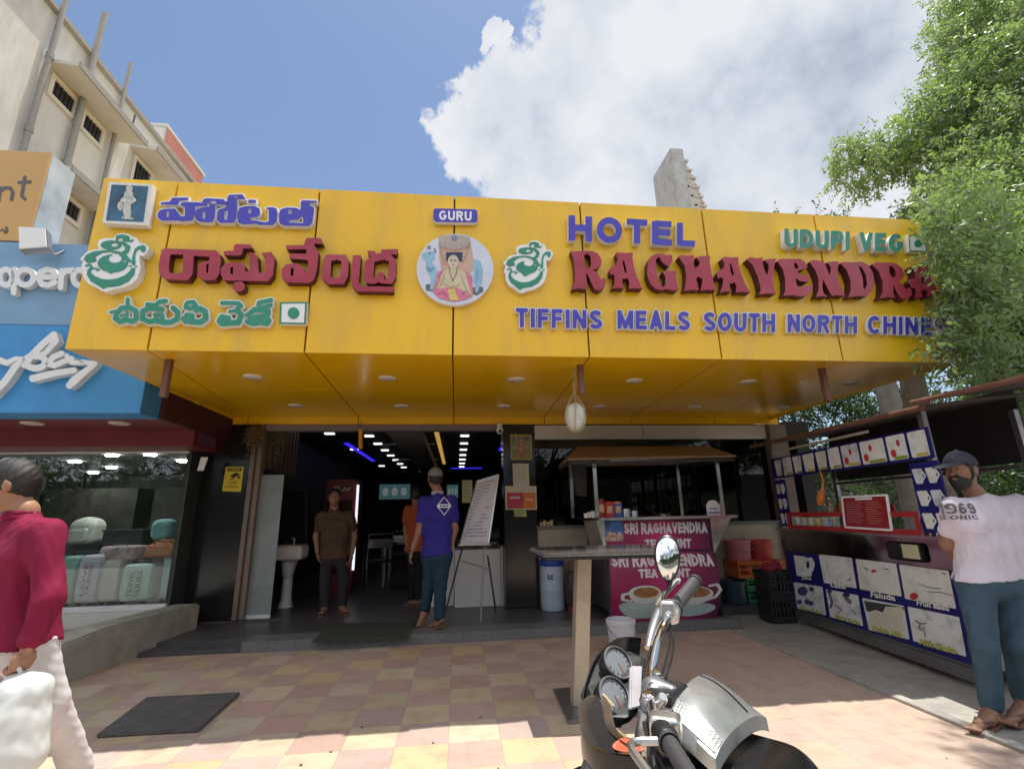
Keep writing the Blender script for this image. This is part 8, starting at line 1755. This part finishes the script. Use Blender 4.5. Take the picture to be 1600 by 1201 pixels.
    person('person in a rust orange top and dark trousers half hidden behind the man in blue', (-.5, 7.3, PZ), j, (-.2, 1, 0), (-.3, 1, 0), dict(skin='skin_brown', shirt=cloth('top_rust', (.33, .075, .03)), trousers=cloth('trousers_black', (.015, .015, .02)), shoe='brown'), seed=7, vox=.011, hem=j['hl'].z - .02)
    # man standing in the doorway facing out
    j = PJ(dict(head=(523, 776, 0), neck=(522, 794, .01), sr=(501, 806, -.02), sl=(547, 805, .02), er=(494, 838, .04), el=(554, 838, .06), wr=(496, 862, -.02), wl=(550, 864, .0), hr=(512, 868, .0), hl=(534, 868, .0), kr=(508, 908, -.02), kl=(538, 908, .02), ar=(508, 940, .0), al=(534, 940, .03), tr=(503, 956, -.14), tl=(541, 953, -.1)), 7.0)
    for q in 'rl': j['t' + q].z = PZ + .03; j['a' + q].z = PZ + .09
    person('man in a brown checked shirt standing in the doorway facing out', (-1.75, 7, PZ), j, (.15, -1, 0), (.1, -1, 0), dict(skin='skin_brown', shirt=cloth('shirt_brown', (.085, .052, .034), .25), collar='shirt_brown', trousers=cloth('trousers_grey', (.035, .032, .035)), shoe='brown'), seed=9, vox=.009, hem=j['hl'].z - .03, girth=.9)
people()
# ------------------------------------------------------------------ trees
def leaf_mat(name, col, var):
    m_ = mat(name, col, .45, var=var, vs=1.3, spec=.5); nt = m_.node_tree; L = nt.links.new; b = nt.nodes['Principled BSDF']
    # leaves let some light through
    tl = N(nt, 'ShaderNodeBsdfTranslucent'); tl.inputs[0].default_value = (col[0] * 1.5, col[1] * 1.7, col[2] * .8, 1); ms = N(nt, 'ShaderNodeMixShader'); ms.inputs[0].default_value = .4
    o = nt.nodes['Material Output']; L(b.outputs[0], ms.inputs[1]); L(tl.outputs[0], ms.inputs[2]); L(ms.outputs[0], o.inputs[0]); return m_
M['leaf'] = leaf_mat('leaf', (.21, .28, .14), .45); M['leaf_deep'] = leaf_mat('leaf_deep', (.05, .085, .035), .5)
M['bark'] = mat('bark', (.20, .17, .14), .9, var=.3, vs=7, bump=.6, bs=25, dirt=(.09, .075, .06), ds=5)
def crown(clumps, n, leaf, seed, size=.07, droop=.3, spray=7):
    """sprays of pointed leaflets scattered through ball-like clumps (centre, radius)"""
    rg = np.random.default_rng(seed); tot = sum(r ** 1.6 for _, r in clumps); V, F = [], []
    for c, r in clumps:
        k = max(6, int(n * r ** 1.6 / tot / spray)); c = np.array(c)
        d = rg.normal(size=(k, 3)); d /= np.linalg.norm(d, axis=1)[:, None]
        rad = r * rg.uniform(.25, 1, k) ** .45 * (1 + .25 * np.sin(5 * d[:, 0] + 3 * d[:, 2] + seed))
        P = c + d * rad[:, None] * np.array([1, 1, .8])
        ax = d * .6 + rg.normal(size=(k, 3)) * .7 + np.array([0, 0, -droop]); ax /= np.linalg.norm(ax, axis=1)[:, None]
        for i in range(k):
            a = ax[i]; s_ = np.cross(a, rg.normal(size=3)); s_ /= np.linalg.norm(s_) + 1e-9; L_ = size * rg.uniform(2.0, 3.6)
            for q in range(spray):
                t = (q + .5) / spray; base = P[i] + a * L_ * t + np.array([0, 0, -1]) * (L_ * t) ** 2 * .4; sg = 1 if q % 2 else -1
                ld = a * .55 + s_ * sg * .85 + np.array([0, 0, -.25]) + rg.normal(size=3) * .2; ld /= np.linalg.norm(ld); w_ = np.cross(ld, rg.normal(size=3)); w_ /= np.linalg.norm(w_) + 1e-9
                l = size * rg.uniform(.8, 1.35); b = len(V); V += [base, base + ld * l * .45 + w_ * l * .2, base + ld * l, base + ld * l * .45 - w_ * l * .2]; F.append((b, b + 1, b + 2, b + 3))
    return np.array(V), F
def leaf_obj(name, V, F, mats, parent, seed=0):
    me = bpy.data.meshes.new(name); me.from_pydata((V - np.array(wl(parent))).tolist(), [], F); 
    for q in mats: me.materials.append(MM(q))
    rg = np.random.default_rng(seed); me.polygons.foreach_set('material_index', (rg.random(len(F)) < .0).astype(np.int32)); o = link(bpy.data.objects.new(name, me)); o.parent = parent; WL[o.name] = wl(parent); return o
def limb(b, p0, p1, r0, r1, rg, bend=.12, n=7):
    p0, p1 = Vector(p0), Vector(p1); d = p1 - p0; pts = []
    for i in range(n + 1):
        t = i / n; pts.append(p0 + d * t + Vector((rg.uniform(-1, 1), rg.uniform(-1, 1), rg.uniform(-1, 1))) * bend * d.length * .12 * math.sin(math.pi * t) * 2 + Vector((0, 0, bend * d.length * .3 * math.sin(math.pi * t))))
    b.tube(pts, [r0 + (r1 - r0) * i / n for i in range(n + 1)], 10); return pts
def big_tree():
    rg = random.Random(11); base = Vector((6.6, 6.3, 0)); s = thing('leafy_tree', 'large feathery green tree rising at the right beside the yellow fascia', 'tree', base)
    b = MB(); tr = limb(b, base, (6.35, 5.9, 3.1), .2, .15, rg, .1)
    b.build('trunk', 'bark', s, smooth=True)
    C_ = []
    # clumps follow the outline seen in the photo, at real distances around the trunk
    for px, py, d, r in ((1350, 262, 5.6, .42), (1395, 225, 5.5, .42), (1330, 240, 5.7, .25), (1440, 250, 5.4, .4), (1490, 190, 5.2, .6), (1490, 100, 5.4, .32), (1520, 40, 5.4, .6), (1570, 120, 4.9, .75), (1600, 10, 5.2, .8), (1590, 220, 4.7, .75),
                       (1520, 270, 4.9, .55), (1560, 330, 4.6, .6), (1480, 320, 5.2, .38), (1520, 400, 4.4, .42), (1585, 420, 4.3, .6), (1540, 470, 4.2, .42), (1600, 500, 4.1, .55), (1560, 560, 4.2, .42), (1605, 610, 4.2, .4), (1655, 300, 4.4, .9), (1660, 120, 4.8, 1.0), (1690, 480, 4.1, .9), (1640, 580, 4.2, .5), (1420, 330, 5.5, .16), (1465, 410, 4.6, .15), (1500, 510, 4.3, .2), (1750, 250, 4.6, 1.2), (1700, -60, 5.4, 1.2), (1480, 352, 3.55, .15), (1512, 392, 3.5, .2), (1450, 330, 3.6, .09), (1518, 455, 3.45, .2), (1540, 520, 3.4, .24), (1490, 445, 3.6, .07), (1470, 478, 3.6, .06), (1480, 548, 3.5, .08), (1462, 520, 3.55, .05), (1450, 400, 3.6, .05), (1550, 440, 3.5, .35), (1530, 340, 3.7, .34), (1490, 300, 3.9, .26), (1560, 610, 3.9, .3), (1560, -60, 5.6, .9), (1490, 60, 5.3, .3), (1500, 150, 5.2, .45), (1540, 190, 5.0, .45), (1530, 100, 5.1, .5), (1580, 50, 5.0, .55), (1600, 150, 4.8, .5), (1500, 10, 5.4, .45), (1560, 270, 4.7, .45), (1600, 380, 4.3, .4), (1450, 170, 5.3, .3), (1800, 500, 4.4, 1.1)):
        C_.append((Yp(px, py, d), r))
    b2 = MB(); hubs = []; prev = tr[-1]
    for px, py, d in ((1640, 470, 4.9), (1600, 330, 4.9), (1590, 180, 5.0), (1640, 20, 5.1), (1530, 120, 5.3), (1490, 250, 5.3)):
        h_ = Yp(px, py, d); limb(b2, prev if len(hubs) < 4 else hubs[2], h_, .062 - .009 * len(hubs), .053 - .009 * len(hubs), rg, .1); hubs.append(h_); prev = h_
    n_seen = len(C_)
    for c in ((4.1, 3.0, 8.2), (4.6, 2.5, 8.2), (3.6, 2.3, 8.3), (5.1, 3.3, 8.2)): C_.append((Vector(c), .6))
    for c, r in C_:
        p = min(hubs, key=lambda q: (q - c).length) if c.z < 7.2 else Yp(1760, -220, 5.0); limb(b2, p, c, .035 + .03 * r, .008, rg, .25, 6)
        for k in range(3): e = c + Vector((rg.uniform(-1, 1), rg.uniform(-1, 1), rg.uniform(-.6, .8))) * r * .9; limb(b2, c.lerp(p, .15), e, .014, .004, rg, .2, 4)
    b2.build('branches', 'bark', s, smooth=True)
    V, F = crown([(tuple(c), r) for c, r in C_], 150000, 'leaf', 4, .066, .35); leaf_obj('crown', V, F, ['leaf'], s)
    # pale trunk standing behind the stall
    s = thing('tree_trunk', 'pale grey tree trunk seen through the juice stall and above its roof', 'tree', (7.2, 8, 0)); b = MB()
    q0 = Yp(1425, 830, 7.2); q1 = Yp(1380, 600, 7.2); limb(b, (q0.x + .15, 7.2, 0), q1 + (q1 - q0) * .4, .21, .15, rg, .02); b.build('trunk', mat('bark_pale', (.30, .28, .25), .9, var=.2, vs=5, bump=.5, bs=20, dirt=(.18, .16, .14), ds=4), s, smooth=True)
    for k, e in enumerate(((5.9, 7.6, 5.2), (8.2, 7.9, 5.6))): b = MB(); limb(b, q1 + (q1 - q0) * .38, e, .12, .05, rg, .1); b.build('limb', 'bark_pale', s, smooth=True)
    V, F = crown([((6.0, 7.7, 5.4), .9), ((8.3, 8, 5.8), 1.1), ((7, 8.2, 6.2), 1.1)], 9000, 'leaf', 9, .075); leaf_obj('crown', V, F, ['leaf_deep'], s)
def back_trees():
    labs = ['dark bushy tree behind the far end of the juice stall', 'dark tree behind the middle of the juice stall', 'dense dark tree behind the right part of the juice stall', 'broad dark tree far right behind the stall roof', 'tall dark tree at the back between the restaurant wall and the stall']
    for k, (x, y, h, r) in enumerate(((7.5, 10.5, 4.4, 1.5), (9.6, 9.6, 4.2, 1.6), (9.5, 6.6, 3.6, 1.3), (11.5, 7.5, 4.4, 1.8), (6.6, 12.5, 4.8, 1.5))):
        rg = random.Random(k + 40); s = thing('dense_tree', labs[k], 'tree', (x, y, 0), 'trees behind the juice stall'); b = MB(); t = limb(b, (x, y, 0), (x + .2, y, h * .55), .13, .09, rg, .05); cl = []
        for i in range(14):
            a = rg.uniform(0, 6.28); rr = rg.uniform(.2, 1) * r; c = Vector((x + math.cos(a) * rr, y + math.sin(a) * rr, rg.uniform(.12, 1) * h)); cl.append((tuple(c), rg.uniform(.5, .85) * r * .62)); limb(b, t[-2], c, .05, .012, rg, .15, 5)
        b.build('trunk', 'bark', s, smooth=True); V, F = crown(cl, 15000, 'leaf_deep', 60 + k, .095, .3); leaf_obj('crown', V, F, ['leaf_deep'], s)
    s = thing('yard_wall', 'sunlit pale yellow wall far behind the juice stall', 'wall', (12, 5, 0)); b = MB(); b.box((13.6, -2, 0), (13.8, 5.6, 2.0)); b.build('wall', mat('wall_yellow', (.62, .5, .28), .85, var=.1, vs=2, dirt=(.4, .33, .22), ds=2), s)
    t = thing('added_backdrop_wall', 'dark wall added behind the trees to close bright gaps beside the juice stall', 'wall', (12.5, 10, 0)); b = MB(); b.box((12.4, 5.7, 0), (12.6, 20, 2.7)); b.build('wall', mat('backdrop_dark', (.06, .065, .045), .95, var=.4, vs=1.5), t); b = MB(); b.box((12.35, 5.7, 2.702), (12.65, 20, 2.8)); b.build('coping', 'backdrop_dark', t)  # added dark backdrop, blocks the bright sky between the trees
    b = MB(); b.box((13.55, -2, 2.002), (13.85, 5.65, 2.1)); b.build('coping', 'concrete', s)
def street_side():
    """what stands across the road behind the viewer: seen only in the windows, the mirror and the chrome"""
    labs = ['street tree across the road, reflected in the shop window', 'street tree across the road, reflected in the motorcycle mirror', 'street tree across the road, reflected at the left end of the glass']
    proto = None
    rg = random.Random(5); x, y = -6, -11; s = thing('street_tree', labs[0], 'tree', (x, y, 0), 'street trees across the road'); b = MB(); t = limb(b, (x, y, 0), (x, y, 2.8), .18, .13, rg, .05); cl = []
    for i in range(16):
        a = rg.uniform(0, 6.28); rr = rg.uniform(.3, 1) * 2.6; c = Vector((x + math.cos(a) * rr, y + math.sin(a) * rr, rg.uniform(1.6, 6.4))); cl.append((tuple(c), rg.uniform(.8, 1.3))); limb(b, t[-1], c, .07, .015, rg, .15, 5)
    b.build('trunk', 'bark', s, smooth=True); V, F = crown(cl, 12000, 'leaf_deep', 99, .16, .3); leaf_obj('crown', V, F, ['leaf_deep'], s)
    for k, (x, y, rz, sc) in enumerate(((-11.5, -10.5, 1.1, 1.05), (-16.5, -11, 2.3, .95), (-.8, -10.8, 3.9, 1.0), (4.6, -11.4, 5.0, 1.1), (10.5, -10.6, .7, .95), (-22, -11.5, 4.4, 1.1))):
        clone(s, (x, y, 0), ['street tree over the road two places left of the mirror view', 'far left street tree over the road', 'street tree over the road straight behind the viewer', 'street tree over the road right behind the motorcycle', 'rightmost street tree over the road', 'leftmost street tree over the road'][k], rz, sc)
    s = thing('roadside_wall', 'long dark compound wall across the road behind the trees', 'wall', (0, -14, 0)); b = MB(); b.box((-45, -14.3, 0), (30, -14, 3.2)); b.build('wall', mat('far_wall', (.16, .17, .13), .9, var=.3, vs=.7), s); b = MB(); b.box((-45.1, -14.4, 3.202), (30.1, -13.9, 3.3)); b.build('coping', 'concrete', s)
big_tree(); back_trees(); street_side()

def ground_litter():
    rg = random.Random(21); b = MB()
    for _ in range(70):
        x, y = rg.uniform(-3, 3), rg.uniform(1.2, 5.5); a = rg.uniform(0, 6.28); l = rg.uniform(.008, .028); d = Vector((math.cos(a), math.sin(a), rg.uniform(-.1, .3))) * l; w = Vector((-d.y, d.x, 0)) * .35; p = Vector((x, y, .004))
        b.add([p, p + d * .5 + w + Vector((0, 0, .003)), p + d, p + d * .5 - w], [(0, 1, 2, 3)])
    b.build('litter', mat('dry_leaf', (.16, .11, .05), .8, var=.6, vs=3), kind='stuff')
ground_litter()
